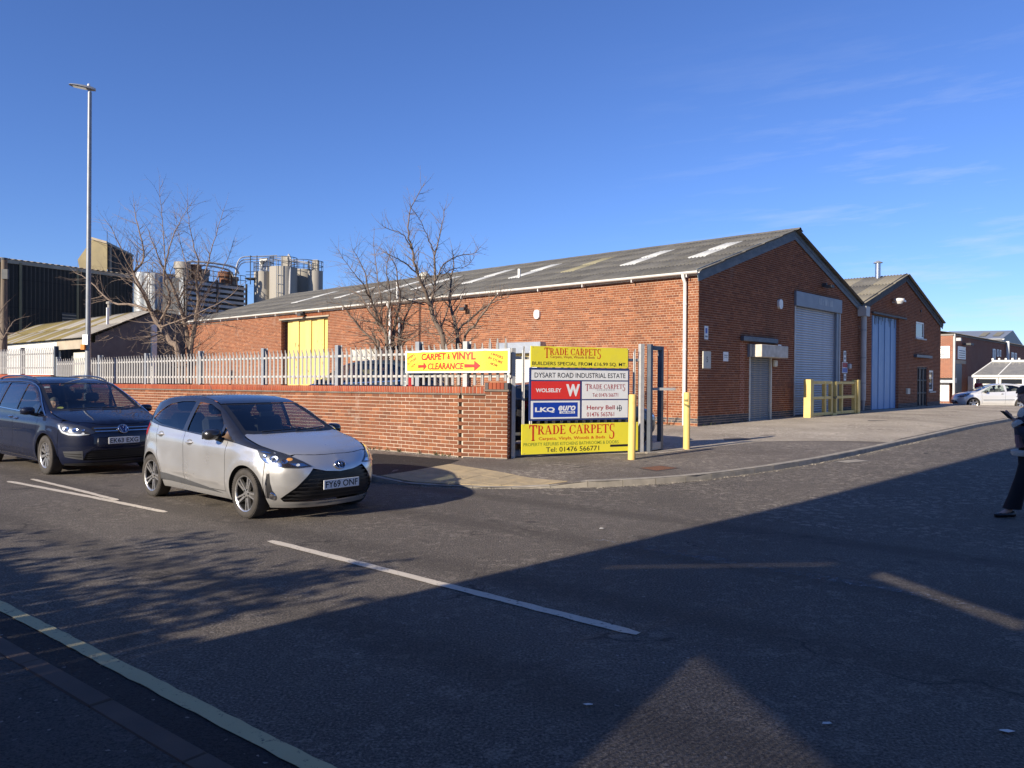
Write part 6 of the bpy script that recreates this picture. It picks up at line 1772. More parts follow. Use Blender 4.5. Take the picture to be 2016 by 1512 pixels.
    rx = np.linspace(wt[-1][0] - .02, c['roof_end'], 24); edg = [(x, float(car.edge(x)) + .004) for x in rx]
    half = [(x - .035, y) for x, y in wt] + edg + [(c['roof_end'], 0)]
    full = half + [(x, -y) for x, y in half[::-1] if y > 1e-6]
    car.panel('roof', 'top', full, (), 'upper_roof', .09, .0015, (1,))
    # --- nose
    zb = [z for z in np.linspace(c['chin'], L(xb), 8)]
    side_edge = [car.sv(xb + gap, z) for z in zb]
    topx = [(x, float(car.edge(x))) for x in np.linspace(xb, bl[-1][0], 5)][1:] + [(x, y) for x, y in bl[::-1]]
    tz = car.pt('top', [p[0] + .003 for p in topx], [p[1] for p in topx])
    upper = [(math.degrees(math.atan2(p[1], p[0] - car.xc)) / 50, p[2] - .001) for p in tz]
    half = side_edge + upper
    low0 = (0, c['chin'])
    right_half = [(u, z) for u, z in half]
    full = right_half + [(-u, z) for u, z in right_half[::-1] if u > 1e-6]
    holes = []
    for h in c['nose_holes']:
        hp_ = [car.fv(y, z) for y, z in h]; holes.append(hp_)
    car.panel('front_bumper', 'front', full, holes, 'paint', .06, 0, (1,))
    # recessed dark backing behind the openings and their bars
    for h, hp_, bars in zip(c['nose_holes'], holes, c['nose_bars']):
        g_ = car.panel('grille', 'front', hp_, (), 'black_plastic', .06, -.035, (1,))[0]
        zz_ = [p[1] for p in hp_]; z0, z1 = min(zz_), max(zz_)
        for i in range(bars):
            z_ = z0 + (z1 - z0) * (i + .7) / (bars + .4); iv = poly_intervals(hp_, z_)
            for (a0, a1) in iv:
                if a1 - a0 < .05: continue
                car.panel('grille_bar', 'front', [(a0 + .005, z_ - .007), (a1 - .005, z_ - .007), (a1 - .005, z_ + .007), (a0 + .005, z_ + .007)], (), c.get('bar_mat', 'black_plastic'), .08, -.012, (1,), g_)
    # --- tail, simple: bumper, tailgate, glass, lamps
    zt_ = c['tail_top']; aq = .98
    def tail_edge(z):
        y = car.pt('side', [xt_], [z])[0][1]; return math.degrees(math.atan2(y, -(xt_ - c.get('xcr', -.9)))) / 50
    tz_ = np.linspace(S0 + .06, zt_, 10); te = [(tail_edge(z) - .003, z) for z in tz_]
    full = te + [(-u, z) for u, z in te[::-1]]
    gl = c['rear_glass']; gl_ = gl + [(-u, z) for u, z in gl[::-1]]
    car.panel('tailgate', 'rear', full, [round_poly(gl_, .04)], 'paint', .08, 0, (1,))
    car.panel('rear_window', 'rear', round_poly(gl_, .04), (), 'glass_tint', .09, -.008, (1,))
    car.panel('tail_lamp', 'rear', c['tail_lamp'], (), 'lamp_red', .06, .006)
    # --- floor, wheel wells, dark inner shell
    MB().box(((xb + xt_) / 2 - .05, 0, S0 + .06), (xb - xt_ - .1, c['w'] * 1.55, .10)).build('underbody', MAT['black_plastic'], o)
    for sx in (1, -1):
        for sy in (1, -1):
            y1 = car.pt('side', [sx * wb], [wr + ar + .01])[0][1] - .004
            pts = car.arch(sx * wb, ar + .003, -8, 188, 26); yv = np.minimum(car.pt('side', [p[0] for p in pts], [max(p[1], S0 + .02) for p in pts])[:, 1] - .006, y1); vs_ = [(x, sy * yy_, z) for (x, z), yy_ in zip(pts, yv)] + [(x, sy * (y1 - .36), z) for x, z in pts]; n = len(pts)
            MB().add(vs_, [(i, i + 1, n + i + 1, n + i) for i in range(n - 1)] + [tuple(range(n, 2 * n))]).build('wheel_arch_liner', MAT['black_rubber'], o, fix=False)
    zl = lambda x: L(x) - .03
    xs = np.linspace(xb - .02, xt_ + .05, 30); V = []; 
    for x in xs:
        inarch = [abs(x - a) < ar for a in (wb, -wb)]
        zlo = S0 + .02
        for a in (wb, -wb):
            if abs(x - a) < ar + .01: zlo = max(zlo, wr + math.sqrt(max((ar + .01) ** 2 - (x - a) ** 2, 0)))
        zh = max(zl(x), zlo + .01); zzs = np.linspace(zlo, zh, 7); p = car.pt('side', np.full(7, x), zzs); V.append(np.column_stack([p[:, 0], p[:, 1] - .022, p[:, 2]]))
    V = np.array(V); n0, n1 = V.shape[:2]
    for sg in (1, -1):
        vv = V.reshape(-1, 3) * np.array([1, sg, 1])
        link_mesh('inner_shell', mesh_from('inner_shell', vv.tolist(), [(i * n1 + j, i * n1 + j + 1, (i + 1) * n1 + j + 1, (i + 1) * n1 + j) for i in range(n0 - 1) for j in range(n1 - 1)]), MAT['black_plastic'], o)
    xs = np.linspace(bl[0][0] - .12, cw[0][0] - .1, 14); V = []
    for x in xs: ys = np.linspace(-1, 1, 9) * (float(car.edge(x)) + .03); p = car.pt('top', np.full(9, x), ys); p[:, 2] -= .03; V.append(p)
    V = np.array(V); link_mesh('inner_shell', mesh_from('inner_shell', V.reshape(-1, 3).tolist(), [(i * 9 + j, i * 9 + j + 1, (i + 1) * 9 + j + 1, (i + 1) * 9 + j) for i in range(13) for j in range(8)]), MAT['black_plastic'], o)
    # --- wheels
    for sx in (1, -1):
        for sy in (1, -1):
            y1 = car.pt('side', [sx * wb], [wr + ar + .01])[0][1] - c['tyre_w'] / 2 - .014
            wheel(o, (sx * wb, sy * y1, wr), sy, wr, c['tyre_w'], c['rim_r'], c['wheel_style'])
    # --- cabin
    zf = S0 + .12; sx_ = c['seat_x']
    for y in (.36, -.36): seat(o, sx_, y * c['w'] / .8475, zf + .20, c['seat_mat'])
    for y in (.38, -.38): seat(o, sx_ - .86, y * c['w'] / .8475, zf + .22, c['seat_mat'])
    dx = cw[0][0] - .28; dz = float(car.Zc(cw[0][0])) - .16
    MB().prism([(0, -.45), (.34, -.45), (.34, .05), (.20, .08), (0, 0), (-.06, -.12)], (dx - .05, -c['w'] * .74, dz), Vector((1, 0, 0)), Z3, Vector((0, c['w'] * 1.48, 0))).build('dashboard', MAT['black_plastic'], o, bevel=.02)
    st = bpy.data.objects.new('steering_wheel', None); C.objects.link(st); st.parent = o; st.location = (dx - .18, -.36 * c['w'] / .8475, dz - .06); st.rotation_euler = (0, R(-65), 0)
    MB().tube([Vector((math.cos(a) * .18, math.sin(a) * .18, 0)) for a in np.linspace(0, 2 * math.pi, 25)], .015, 8, False).build('rim', MAT['black_plastic'], st, smooth=True)
    MB().box((0, 0, -.02), (.34, .05, .02)).box((0, 0, -.02), (.12, .14, .04)).build('hub', MAT['black_plastic'], st)
    mz = float(car.Zc(wt[0][0])) - .14
    MB().box((wt[0][0] + .12, 0, mz), (.03, .22, .07)).build('interior_mirror', MAT['black_plastic'], o, bevel=.01)
    # --- door mirrors
    mx, my, mzz = c['mirror']
    for sg in (1, -1):
        m_ = MB(); n = 14; k = 10
        for i in range(k + 1):
            t = i / k; xx = -.075 + .17 * t; rr_ = math.sqrt(max(1 - (2 * t - .72) ** 2 / 1.75, 0)) if t > .0 else .8
            for j in range(n):
                a_ = 2 * math.pi * j / n; yv = math.copysign(abs(math.cos(a_)) ** .7, math.cos(a_)) * .115 * rr_; zv = math.copysign(abs(math.sin(a_)) ** .75, math.sin(a_)) * .072 * rr_
                m_.v.append(Vector((mx + xx, sg * (my + yv * 1.0), mzz + zv)))
        for i in range(k):
            for j in range(n): m_.f.append((i * n + j, i * n + (j + 1) % n, (i + 1) * n + (j + 1) % n, (i + 1) * n + j))
        m_.f.append(tuple(range(n))); m_.f.append(tuple(range(k * n, k * n + n)))
        mo = m_.build('door_mirror', MAT[c['mats'].get('mirror', 'paint_black_car')], o, smooth=True)
        yb = car.pt('side', [mx + .02], [mzz - .06])[0][1]
        MB().tube([Vector((mx + .03, sg * (yb - .03), mzz - .075)), Vector((mx + .02, sg * (my - .04), mzz - .05))], [.035, .025], 8).build('mirror_arm', MAT['black_plastic'], mo)
        MB().box((mx - .078, sg * my, mzz), (.004, .185, .115)).build('mirror_glass', MAT['chrome'], mo, bevel=.001)
    # --- door handles
    for hx, hz in c['handles']:
        for sg in (1, -1):
            p = car.pt('side', [hx], [hz])[0]
            h_ = MB().tube([Vector((hx + t * .085, sg * (p[1] + .028 * (1 - t * t) ** .5 - .004), hz + .004 * t)) for t in np.linspace(-1, 1, 9)], [.012 + .004 * (1 - abs(t)) for t in np.linspace(-1, 1, 9)], 8).build('door_handle', MAT[c['mats'].get('handle', c['mats']['paint'])], o, smooth=True)
            a_ = [(hx + .075 * math.cos(t), hz + .042 * math.sin(t)) for t in np.linspace(0, 2 * math.pi, 17)[:-1]]
            link_mesh('handle_recess', car.mesh('side', a_, (), .05, .0015, sg < 0), MAT['trim_grey'] if c.get('recess', 1) else MAT[c['mats']['paint']], h_)
    # --- head lamps
    for sg in (1, -1):
        hl = link_mesh('headlight', car.mesh('front', c['headlamp'], (), .04, .003, sg < 0), MAT['lamp_dark'], o)
        for kind, u, z, r_ in c['lamp_bits']:
            p = car.pt('front', [u], [z])[0]; g = car.grad(np.array([p]))[0]
            p = Vector((p[0], sg * p[1], p[2])); g = Vector((g[0], sg * g[1], g[2])); ax = Z3.cross(g).normalized(); ay = g.cross(ax)
            mt = {'lens': 'chrome', 'bulb': 'glass_dark', 'amber': 'lamp_amber', 'chrome': 'chrome', 'white': 'plate_white'}[kind]
            m_ = MB(); n = 18; b = 0
            rings = [(r_, .004), (r_ * .92, .010), (r_ * .62, .007), (r_ * .3, .016 if kind == 'bulb' else .008)] if kind != 'amber' else [(r_, .005), (r_ * .6, .009)]
            for rr_, hh in rings:
                for j in range(n): a_ = 2 * math.pi * j / n; m_.v.append(p + g * hh + ax * math.cos(a_) * rr_ + ay * math.sin(a_) * rr_ * (.8 if kind != 'amber' else .6))
            for i in range(len(rings) - 1):
                for j in range(n): m_.f.append((i * n + j, i * n + (j + 1) % n, (i + 1) * n + (j + 1) % n, (i + 1) * n + j))
            m_.f.append(tuple(range((len(rings) - 1) * n, len(rings) * n)))
            m_.build({'lens': 'reflector', 'bulb': 'projector', 'amber': 'indicator', 'chrome': 'reflector', 'white': 'running_lamp'}[kind], MAT[mt], hl, smooth=True)
        for poly_, m in c.get('lamp_trim', ()):
            link_mesh('lamp_trim', car.mesh('front', poly_, (), .04, .006, sg < 0), MAT[m], hl)
        link_mesh('lens_cover', car.mesh('front', c['headlamp'], (), .04, .014, sg < 0), MAT['glass_lamp'], hl)
    # --- extra skin patches: (name, chart, polygon, material, offset, sides)
    for nm, proj, poly_, m, off, sides in c.get('patches', ()):
        car.panel(nm, proj, poly_, (), m, .06, off, sides)
    # --- number plate
    pz = c['plate_z']; u_, z_ = car.fv(0, pz); p = car.pt('front', [0], [pz])[0]
    px_ = p[0] + c.get('plate_off', .02)
    pl = MB().box((px_, 0, pz), (.012, .52, .111)).build('number_plate', MAT['plate_white'], o, bevel=.003)
    tm = text_fit(c['plate'], .47, .079, bold=.012); put_text(pl, 'lettering', tm, 'ink_black', Vector((px_ + .006, 0, pz)), Vector((0, 1, 0)), Z3, Vector((1, 0, 0)), .0015)
    # --- wipers
    for y0, y1 in ((-.45, .12), (.02, .50)):
        y0 *= c['w'] / .8475; y1 *= c['w'] / .8475
        xs_ = [float(np.interp(abs(y), [q[1] for q in cw], [q[0] for q in cw])) + .005 - .05 * i / 4 for i, y in enumerate(np.linspace(y0, y1, 5))]
        p = car.pt('top', xs_, np.linspace(y0, y1, 5)); MB().tube([Vector(q) + Z3 * .02 for q in p], .009, 6).build('wiper', MAT['black_plastic'], o)
    car.o = o
    return car

# ---- silver hatchback with black roof
YW = [(2.06, 0), (2.05, .17), (2.03, .32), (1.99, .46), (1.92, .58), (1.82, .675), (1.65, .758), (1.4, .815), (1.2, .834), (.6, .845), (0, .8475), (-1.0, .8475), (-1.3, .832), (-1.6, .775), (-1.75, .70), (-1.84, .58), (-1.88, .38), (-1.895, .15), (-1.90, 0)]
yaris = dict(cat='car', w=.8475, wb=2.51, wr=.30, arch_r=.345, sill=.185, xb=1.60, xc=.95, nx0=1.05, tx0=.95, k=.055,
    W=YW, nose=[(.10, 1.90), (.2, 1.99), (.3, 2.035), (.45, 2.06), (.56, 2.055), (.65, 2.03), (.735, 1.975), (.815, 1.90), (.92, 1.76), (1.1, 1.5), (1.6, 1.3)],
    tail=[(.1, -1.76), (.25, -1.85), (.45, -1.90), (.62, -1.885), (.8, -1.86), (1.0, -1.81), (1.2, -1.73), (1.35, -1.65), (1.45, -1.60), (1.6, -1.5)],
    belt=[(-2, 1.10), (-1.5, 1.06), (-1, 1.01), (0, .955), (.8, .915), (1.1, .90), (2.1, .90)],
    dyl=[(.08, .15), (.16, .085), (.24, .045), (.34, .018), (.46, .004), (.6, 0), (.70, .002), (.80, .012), (.90, .030), (1.0, .045), (1.2, .06), (1.7, .08)],
    dyg=[(0, 0), (.08, .020), (.2, .062), (.35, .128), (.45, .18), (.55, .25), (.7, .4)],
    Zc=[(2.09, .64), (2.03, .722), (1.97, .768), (1.88, .812), (1.75, .856), (1.55, .906), (1.3, .957), (1.1, .996), (1.02, 1.017), (.95, 1.046), (.8, 1.113), (.6, 1.203), (.4, 1.290), (.25, 1.350), (.12, 1.390), (-.05, 1.424), (-.3, 1.452), (-.6, 1.460), (-.9, 1.450), (-1.2, 1.424), (-1.45, 1.392), (-1.6, 1.358), (-1.66, 1.30), (-1.72, 1.17), (-1.8, 1.02), (-1.88, .85), (-1.95, .5)],
    crown=[(-2, .04), (-1.2, .035), (0, .035), (.3, .04), (.9, .045), (1.3, .052), (1.7, .085), (2.0, .12), (2.1, .12)],
    edge=[(-1.9, .40), (-1.66, .47), (-1.3, .525), (-.6, .555), (.1, .552), (.25, .558), (.6, .612), (.95, .668), (1.1, .70), (1.35, .715), (1.6, .655), (1.75, .585), (1.9, .47), (2.05, .3)],
    flare=((1.255, .30, .37, .016), (-1.255, .30, .37, .016)), crease=((-1.75, .95, 1.2, .80, .013, .035, .13), (-.85, .47, .75, .37, .010, .10, .035)),
    split=[(-1.9, 1.115), (-1.5, 1.068), (-1.0, 1.012), (0, .955), (.5, .93), (.8, .912), (1.05, .893), (1.25, .868), (1.45, .838), (1.62, .80)],
    door_f=(.84, .80), door_b=(-.285, -.24), door_r=(-1.10, -.93), xq=-1.70, xup=(1.56, -1.66), chin=.175, tail_top=1.33,
    windows=[([(.905, .925), (.675, 1.082), (.655, .948)], 'glass_clear'),
             ([(.625, .952), (.61, 1.115), (.36, 1.265), (.10, 1.342), (-.23, 1.370), (-.255, .985)], 'glass_clear'),
             ([(-.36, .990), (-.325, 1.373), (-.70, 1.364), (-.98, 1.325), (-1.22, 1.215), (-1.36, 1.105), (-1.0, 1.040)], 'glass_tint')],
    bonnet_lead=[(1.935, 0), (1.93, .15), (1.91, .28), (1.87, .40), (1.82, .49)], cowl=[(1.06, 0), (1.055, .2), (1.03, .4), (.985, .56), (.945, .64)], ws_top=[(.27, 0), (.265, .25), (.245, .42), (.225, .535)],
    roof_end=-1.63, rear_glass=[(.68, 1.06), (.60, 1.28)], tail_lamp=[(.93, .88), (1.05, .86), (1.09, 1.02), (1.0, 1.04)],
    nose_holes=[[(-.36, .628), (-.20, .588), (0, .572), (.20, .588), (.36, .628), (.44, .545), (.55, .41), (.655, .275), (.62, .235), (0, .225), (-.62, .235), (-.655, .275), (-.55, .41), (-.43, .545)]], nose_bars=[8],
    headlamp=[(.39, .652), (.55, .636), (.72, .640), (.88, .664), (.985, .695), (1.07, .755), (1.14, .842), (1.02, .850), (.90, .832), (.76, .802), (.62, .762), (.50, .712)],
    lamp_bits=[('lens', .86, .735, .060), ('bulb', .86, .735, .036), ('chrome', .72, .712, .040), ('amber', .66, .735, .036), ('chrome', .99, .775, .030), ('white', .56, .672, .022)],
    lamp_trim=[([(.44, .660), (.72, .648), (.90, .674), (.995, .706), (1.03, .75), (.96, .742), (.86, .705), (.72, .690), (.50, .690)], 'chrome'), ([(.93, .80), (1.08, .815), (1.02, .826), (.9, .806)], 'chrome')],
    patches=[('door_strip', 'side', [(-.93, .29), (-.90, .385), (-.3, .352), (.35, .300), (.74, .250), (.2, .262)], 'door_strip', .007, (1, -1)),
             ('fog_surround', 'front', [(.83, .285), (.90, .27), (.945, .28), (.955, .42), (.935, .565), (.915, .575), (.905, .47), (.875, .37), (.84, .335)], 'black_plastic', .004, (1, -1)),
             ('fog_trim', 'front', [(.945, .275), (.968, .285), (.975, .42), (.945, .575), (.935, .565), (.952, .42)], 'chrome', .010, (1, -1)),
             ('splitter', 'front', [(-.92, .165), (.92, .165), (.93, .182), (.60, .196), (0, .200), (-.60, .196), (-.93, .182)], 'paint_silver', .012, (1,))],
    mats=dict(paint='paint_silver', upper='paint_black_car', upper_roof='paint_black_car', mirror='paint_black_car', handle='paint_silver'),
    tyre_w=.19, rim_r=.222, wheel_style='yaris', seat_x=.12, seat_mat='seat_cloth', mirror=(.64, .915, .985), handles=((-.10, .84), (-.955, .905)), plate='FY69 ONF', plate_z=.425, plate_off=.012)

pf_, pr_ = G(480.7, 972, .30), G(297, 935.6, .30); hd = (pf_ - pr_); hd.z = 0; hd.normalize()
lf = Vector((-hd.y, hd.x, 0)); mid = (pf_ + pr_) / 2
ypos = mid + lf * .83; ypos.z = 0
ycar = make_car('hatchback', 'silver hatchback with black roof at the junction, nearest car to the camera', yaris, ypos, math.atan2(hd.y, hd.x), 'cars on the main road')
def emblem_ovals(car, z, mat='chrome', w=.075, h=.052):
    p = car.pt('front', [0], [z])[0]; g = car.grad(np.array([p]))[0]; g = Vector(g); p = Vector(p) + g * .006; ax = Vector((0, 1, 0)); ay = g.cross(ax).normalized()
    m = MB(); m.add([p + ax * math.cos(a) * w * .96 + ay * math.sin(a) * h * .96 for a in np.linspace(0, 2 * math.pi, 25)[:-1]], [tuple(range(24))]); e0 = m.build('emblem_back', MAT['black_plastic'], car.o, fix=False)
    def ov(cx, cy, rx, ry, r_): return MB().tube([p + g * .004 + ax * (cx + math.cos(a) * rx) + ay * (cy + math.sin(a) * ry) for a in np.linspace(0, 2 * math.pi, 29)], r_, 6, False).build('emblem', MAT[mat], e0, smooth=True)
    ov(0, 0, w, h, .008); ov(0, .0, w * .30, h * .90, .006); ov(0, h * .45, w * .66, h * .42, .006)
emblem_ovals(ycar, .648)
for sg in (1, -1):
    p = ycar.pt('front', [.875], [.305])[0]; g = ycar.grad(np.array([p]))[0]; p = Vector((p[0], sg * p[1], p[2])); g = Vector((g[0], sg * g[1], g[2])); ax = Z3.cross(g).normalized(); ay = g.cross(ax)
    m = MB(); rings = [(.046, .006), (.040, .016), (.03, .012), (.0, .02)]
    for r_, h_ in rings:
        for j in range(16): a_ = j * math.pi / 8; m.v.append(p + g * h_ + ax * math.cos(a_) * r_ + ay * math.sin(a_) * r_)
    for i in range(3):
        for j in range(16): m.f.append((i * 16 + j, i * 16 + (j + 1) % 16, (i + 1) * 16 + (j + 1) % 16, (i + 1) * 16 + j))
    m.build('fog_lamp', MAT['chrome'], ycar.o, smooth=True)
MB().tube([Vector((-1.15, .05, 1.42)), Vector((-1.32, .05, 1.64))], [.006, .003], 6).build('aerial', MAT['black_plastic'], ycar.o)

# ---- dark blue people carrier
sharan = dict(cat='car', w=.952, wb=2.92, wr=.335, arch_r=.382, sill=.20, xb=1.87, xc=1.2, xcr=-1.4, nx0=1.4, tx0=1.5, k=.06,
    W=[(2.41, 0), (2.40, .22), (2.375, .40), (2.32, .56), (2.22, .69), (2.07, .79), (1.87, .865), (1.6, .915), (1.3, .938), (.7, .95), (-1.2, .952), (-1.7, .942), (-2.1, .90), (-2.3, .82), (-2.4, .68), (-2.45, .4), (-2.47, 0)],
    nose=[(.1, 2.25), (.2, 2.34), (.32, 2.39), (.5, 2.41), (.65, 2.40), (.78, 2.36), (.88, 2.28), (.97, 2.16), (1.06, 1.98), (1.2, 1.7), (1.7, 1.5)],
    tail=[(.1, -2.36), (.3, -2.45), (.5, -2.47), (.8, -2.45), (1.1, -2.40), (1.35, -2.32), (1.6, -2.2), (1.75, -2.1)],
    belt=[(-2.5, 1.14), (-1, 1.085), (0, 1.05), (1, 1.01), (2.5, .985)],
    dyl=[(.08, .15), (.18, .075), (.28, .035), (.4, .012), (.55, .0), (.7, .0), (.82, .008), (.92, .025), (1.02, .045), (1.2, .06), (1.8, .08)],
    dyg=[(0, 0), (.08, .018), (.2, .055), (.35, .11), (.5, .175), (.6, .24), (.75, .4)],
    Zc=[(2.44, .76), (2.38, .845), (2.30, .90), (2.15, .955), (1.9, 1.015), (1.6, 1.075), (1.45, 1.105), (1.36, 1.13), (1.25, 1.175), (1.0, 1.295), (.7, 1.432), (.45, 1.535), (.28, 1.59), (.1, 1.63), (-.2, 1.665), (-.7, 1.688), (-1.2, 1.685), (-1.8, 1.655), (-2.1, 1.62), (-2.22, 1.55), (-2.33, 1.25), (-2.42, .95), (-2.5, .6)],
    crown=[(-2.5, .045), (-1, .04), (0, .04), (.4, .045), (1.2, .05), (1.6, .055), (2.0, .085), (2.4, .12)],
    edge=[(-2.4, .50), (-2.2, .58), (-1.6, .625), (-.6, .645), (.2, .645), (.4, .655), (.8, .71), (1.25, .775), (1.45, .80), (1.7, .795), (1.9, .735), (2.1, .63), (2.3, .46), (2.42, .3)],
    flare=((1.46, .335, .41, .014), (-1.46, .335, .41, .014)), crease=((-2.2, .93, 1.6, .88, .012, .035, .12), (-1.0, .40, 1.0, .38, .010, .10, .035)),
    split=[(-2.45, 1.15), (-1.5, 1.105), (-.5, 1.07), (.5, 1.035), (1.1, 1.012), (1.5, .985), (1.75, .955), (1.9, .92)],
    door_f=(1.12, 1.07), door_b=(-.06, -.04), door_r=(-1.08, -1.0), xq=-2.15, xup=(1.84, -2.2), chin=.19, tail_top=1.58,
    windows=[([(1.30, 1.028), (1.02, 1.19), (.985, 1.045)], 'glass_clear'),
             ([(.93, 1.052), (.915, 1.232), (.62, 1.40), (.32, 1.512), (.03, 1.552), (-.01, 1.085)], 'glass_clear'),
             ([(-.12, 1.09), (-.075, 1.555), (-.9, 1.566), (-1.0, 1.125)], 'glass_tint'), ([(-1.10, 1.13), (-1.03, 1.566), (-1.6, 1.545), (-2.0, 1.45), (-1.9, 1.17)], 'glass_tint')],
    bonnet_lead=[(2.285, 0), (2.28, .2), (2.25, .36), (2.19, .47), (2.10, .585)], cowl=[(1.44, 0), (1.43, .25), (1.40, .48), (1.34, .64), (1.27, .745)], ws_top=[(.40, 0), (.395, .3), (.37, .5), (.345, .63)],
    roof_end=-2.18, rear_glass=[(.62, 1.12), (.55, 1.50)], tail_lamp=[(.80, .95), (.95, .93), (.95, 1.25), (.84, 1.27)],
    nose_holes=[[(-.50, .445), (.50, .445), (.57, .40), (.60, .275), (-.60, .275), (-.57, .40)]], nose_bars=[4],
    headlamp=round_poly([(.42, .735), (.60, .690), (.80, .690), (.95, .725), (1.05, .80), (1.10, .885), (.98, .90), (.80, .885), (.62, .855), (.49, .805)], .03, 3),
    lamp_bits=[('lens', .88, .805, .060), ('bulb', .88, .795, .036), ('lens', .72, .785, .052), ('bulb', .72, .780, .030), ('white', .60, .728, .026), ('chrome', .60, .785, .026)],
    lamp_trim=[([(.50, .712), (.66, .695), (.82, .700), (.95, .738), (1.03, .81), (1.06, .87), (1.02, .865), (.99, .81), (.93, .76), (.80, .722), (.62, .722)], 'plate_white')],
    patches=[('upper_grille', 'front', [(-.44, .735), (.44, .735), (.50, .79), (.47, .838), (-.47, .838), (-.50, .79)], 'black_plastic', .003, (1,)),
             ('grille_strip', 'front', [(-.45, .800), (.45, .800), (.45, .815), (-.45, .815)], 'chrome', .012, (1,)), ('grille_strip', 'front', [(-.43, .752), (.43, .752), (.43, .766), (-.43, .766)], 'chrome', .012, (1,)),
             ('side_vent', 'front', [(.60, .285), (.90, .33), (.93, .425), (.60, .44)], 'door_strip', .003, (1, -1)), ('vent_fin', 'front', [(.62, .375), (.92, .385), (.92, .395), (.62, .388)], 'black_plastic', .008, (1, -1)), ('vent_fin', 'front', [(.62, .33), (.90, .35), (.90, .36), (.62, .342)], 'black_plastic', .008, (1, -1)),
             ('chin_spoiler', 'front', [(-.95, .18), (.95, .18), (.95, .215), (.6, .235), (-.6, .235), (-.95, .215)], 'black_plastic', .006, (1,)),
             ('window_strip', 'side', [(1.40, .998), (1.0, 1.022), (0, 1.056), (-1.0, 1.092), (-2.0, 1.135), (-2.0, 1.152), (-1.0, 1.108), (0, 1.072), (1.0, 1.038), (1.38, 1.016)], 'chrome', .006, (1, -1)),
             ('side_strip', 'side', [(1.0, .262), (0, .272), (-1.0, .275), (-1.0, .262), (0, .258), (1.0, .250)], 'chrome', .006, (1, -1))],
    mats=dict(paint='paint_navy', upper='paint_navy', upper_roof='paint_navy', mirror='paint_navy', handle='chrome'), recess=0,
    tyre_w=.215, rim_r=.225, wheel_style='sharan', seat_x=.42, seat_mat='seat_cloth', mirror=(.98, 1.03, 1.085), handles=((.08, .93), (-.22, .945)), plate='EK63 EXG', plate_z=.60, plate_off=.012)
ph = 40.0; hd2 = Vector((math.cos(R(ph)), -math.sin(R(ph)), 0)); lf2 = Vector((-hd2.y, hd2.x, 0))
pf2_ = G(87, 896, .335); spos = pf2_ - hd2 * 1.46 + lf2 * .93; spos.z = 0
scar = make_car('people_carrier', 'dark blue people carrier with silver roof rails behind the silver hatchback', sharan, spos, math.atan2(hd2.y, hd2.x), 'cars on the main road')
def side_tube(car, pts, r_, mat, name, off=.004):
    for sg in (1, -1):
        p = car.pt('side', [q[0] for q in pts], [q[1] for q in pts]); g = car.grad(p); p = p + g * off
        MB().tube([Vector((a, sg * b, c_)) for a, b, c_ in p], r_, 6).build(name, MAT[mat], car.o, smooth=True)
side_tube(scar, [(1.40, 1.005), (1.22, 1.10), (1.0, 1.225), (.75, 1.36), (.5, 1.475), (.3, 1.54), (.05, 1.58), (-.4, 1.594), (-.9, 1.594), (-1.5, 1.58), (-1.9, 1.53), (-2.08, 1.45), (-2.04, 1.25), (-1.98, 1.145)], .009, 'chrome', 'window_trim')
for sg in (1, -1):                                    # roof rails on feet
    xs = np.linspace(.28, -1.95, 14); p = scar.pt('top', xs, np.full(14, .60)); pts = [Vector((a, sg * b, c_ + .034 * min(1, min(i, 13 - i) / 1.5))) for i, (a, b, c_) in enumerate(p)]
    MB().tube(pts, [.012] + [.017] * 12 + [.012], 8).build('roof_rail', MAT['paint_black_car'], scar.o, smooth=True)
p = scar.pt('front', [0], [.785])[0]; g = Vector(scar.grad(np.array([p]))[0]); p = Vector(p) + g * .016; ax = Vector((0, 1, 0)); ay = g.cross(ax).normalized()
m = MB(); m.add([p + ax * math.cos(a) * .082 + ay * math.sin(a) * .082 for a in np.linspace(0, 2 * math.pi, 25)[:-1]], [tuple(range(24))]); e0 = m.build('emblem_back', MAT['sign_frame_blue'], scar.o, fix=False)
MB().tube([p + g * .003 + ax * math.cos(a) * .08 + ay * math.sin(a) * .08 for a in np.linspace(0, 2 * math.pi, 29)], .0085, 6, False).build('emblem', MAT['chrome'], e0, smooth=True)
for pts in ([(-.026, .074), (0, .012), (.026, .074)], [(-.062, .05), (-.026, -.068), (0, -.012), (.026, -.068), (.062, .05)]):
    MB().tube([p + g * .004 + ax * a + ay * b for a, b in pts], .0085, 6).build('emblem', MAT['chrome'], e0)
def disc_patch(car, u, v, r_, mat, name, k=1.0):
    q = car.pt('top', [u + math.cos(a) * r_ * .8 for a in np.linspace(0, 6.28, 15)[:-1]], [v + math.sin(a) * r_ * k for a in np.linspace(0, 6.28, 15)[:-1]])
    link_mesh(name, mesh_from(name, (q + np.array([0, 0, -.012])).tolist(), [tuple(range(14))]), MAT[mat], car.o)
disc_patch(scar, 1.24, -.60, .045, 'sticker_yellow', 'sticker', 1.2); disc_patch(scar, 1.36, -.545, .04, 'plate_white', 'sticker', 1.2)
disc_patch(scar, .47, -.565, .045, 'sign_white', 'sticker', 1.4)
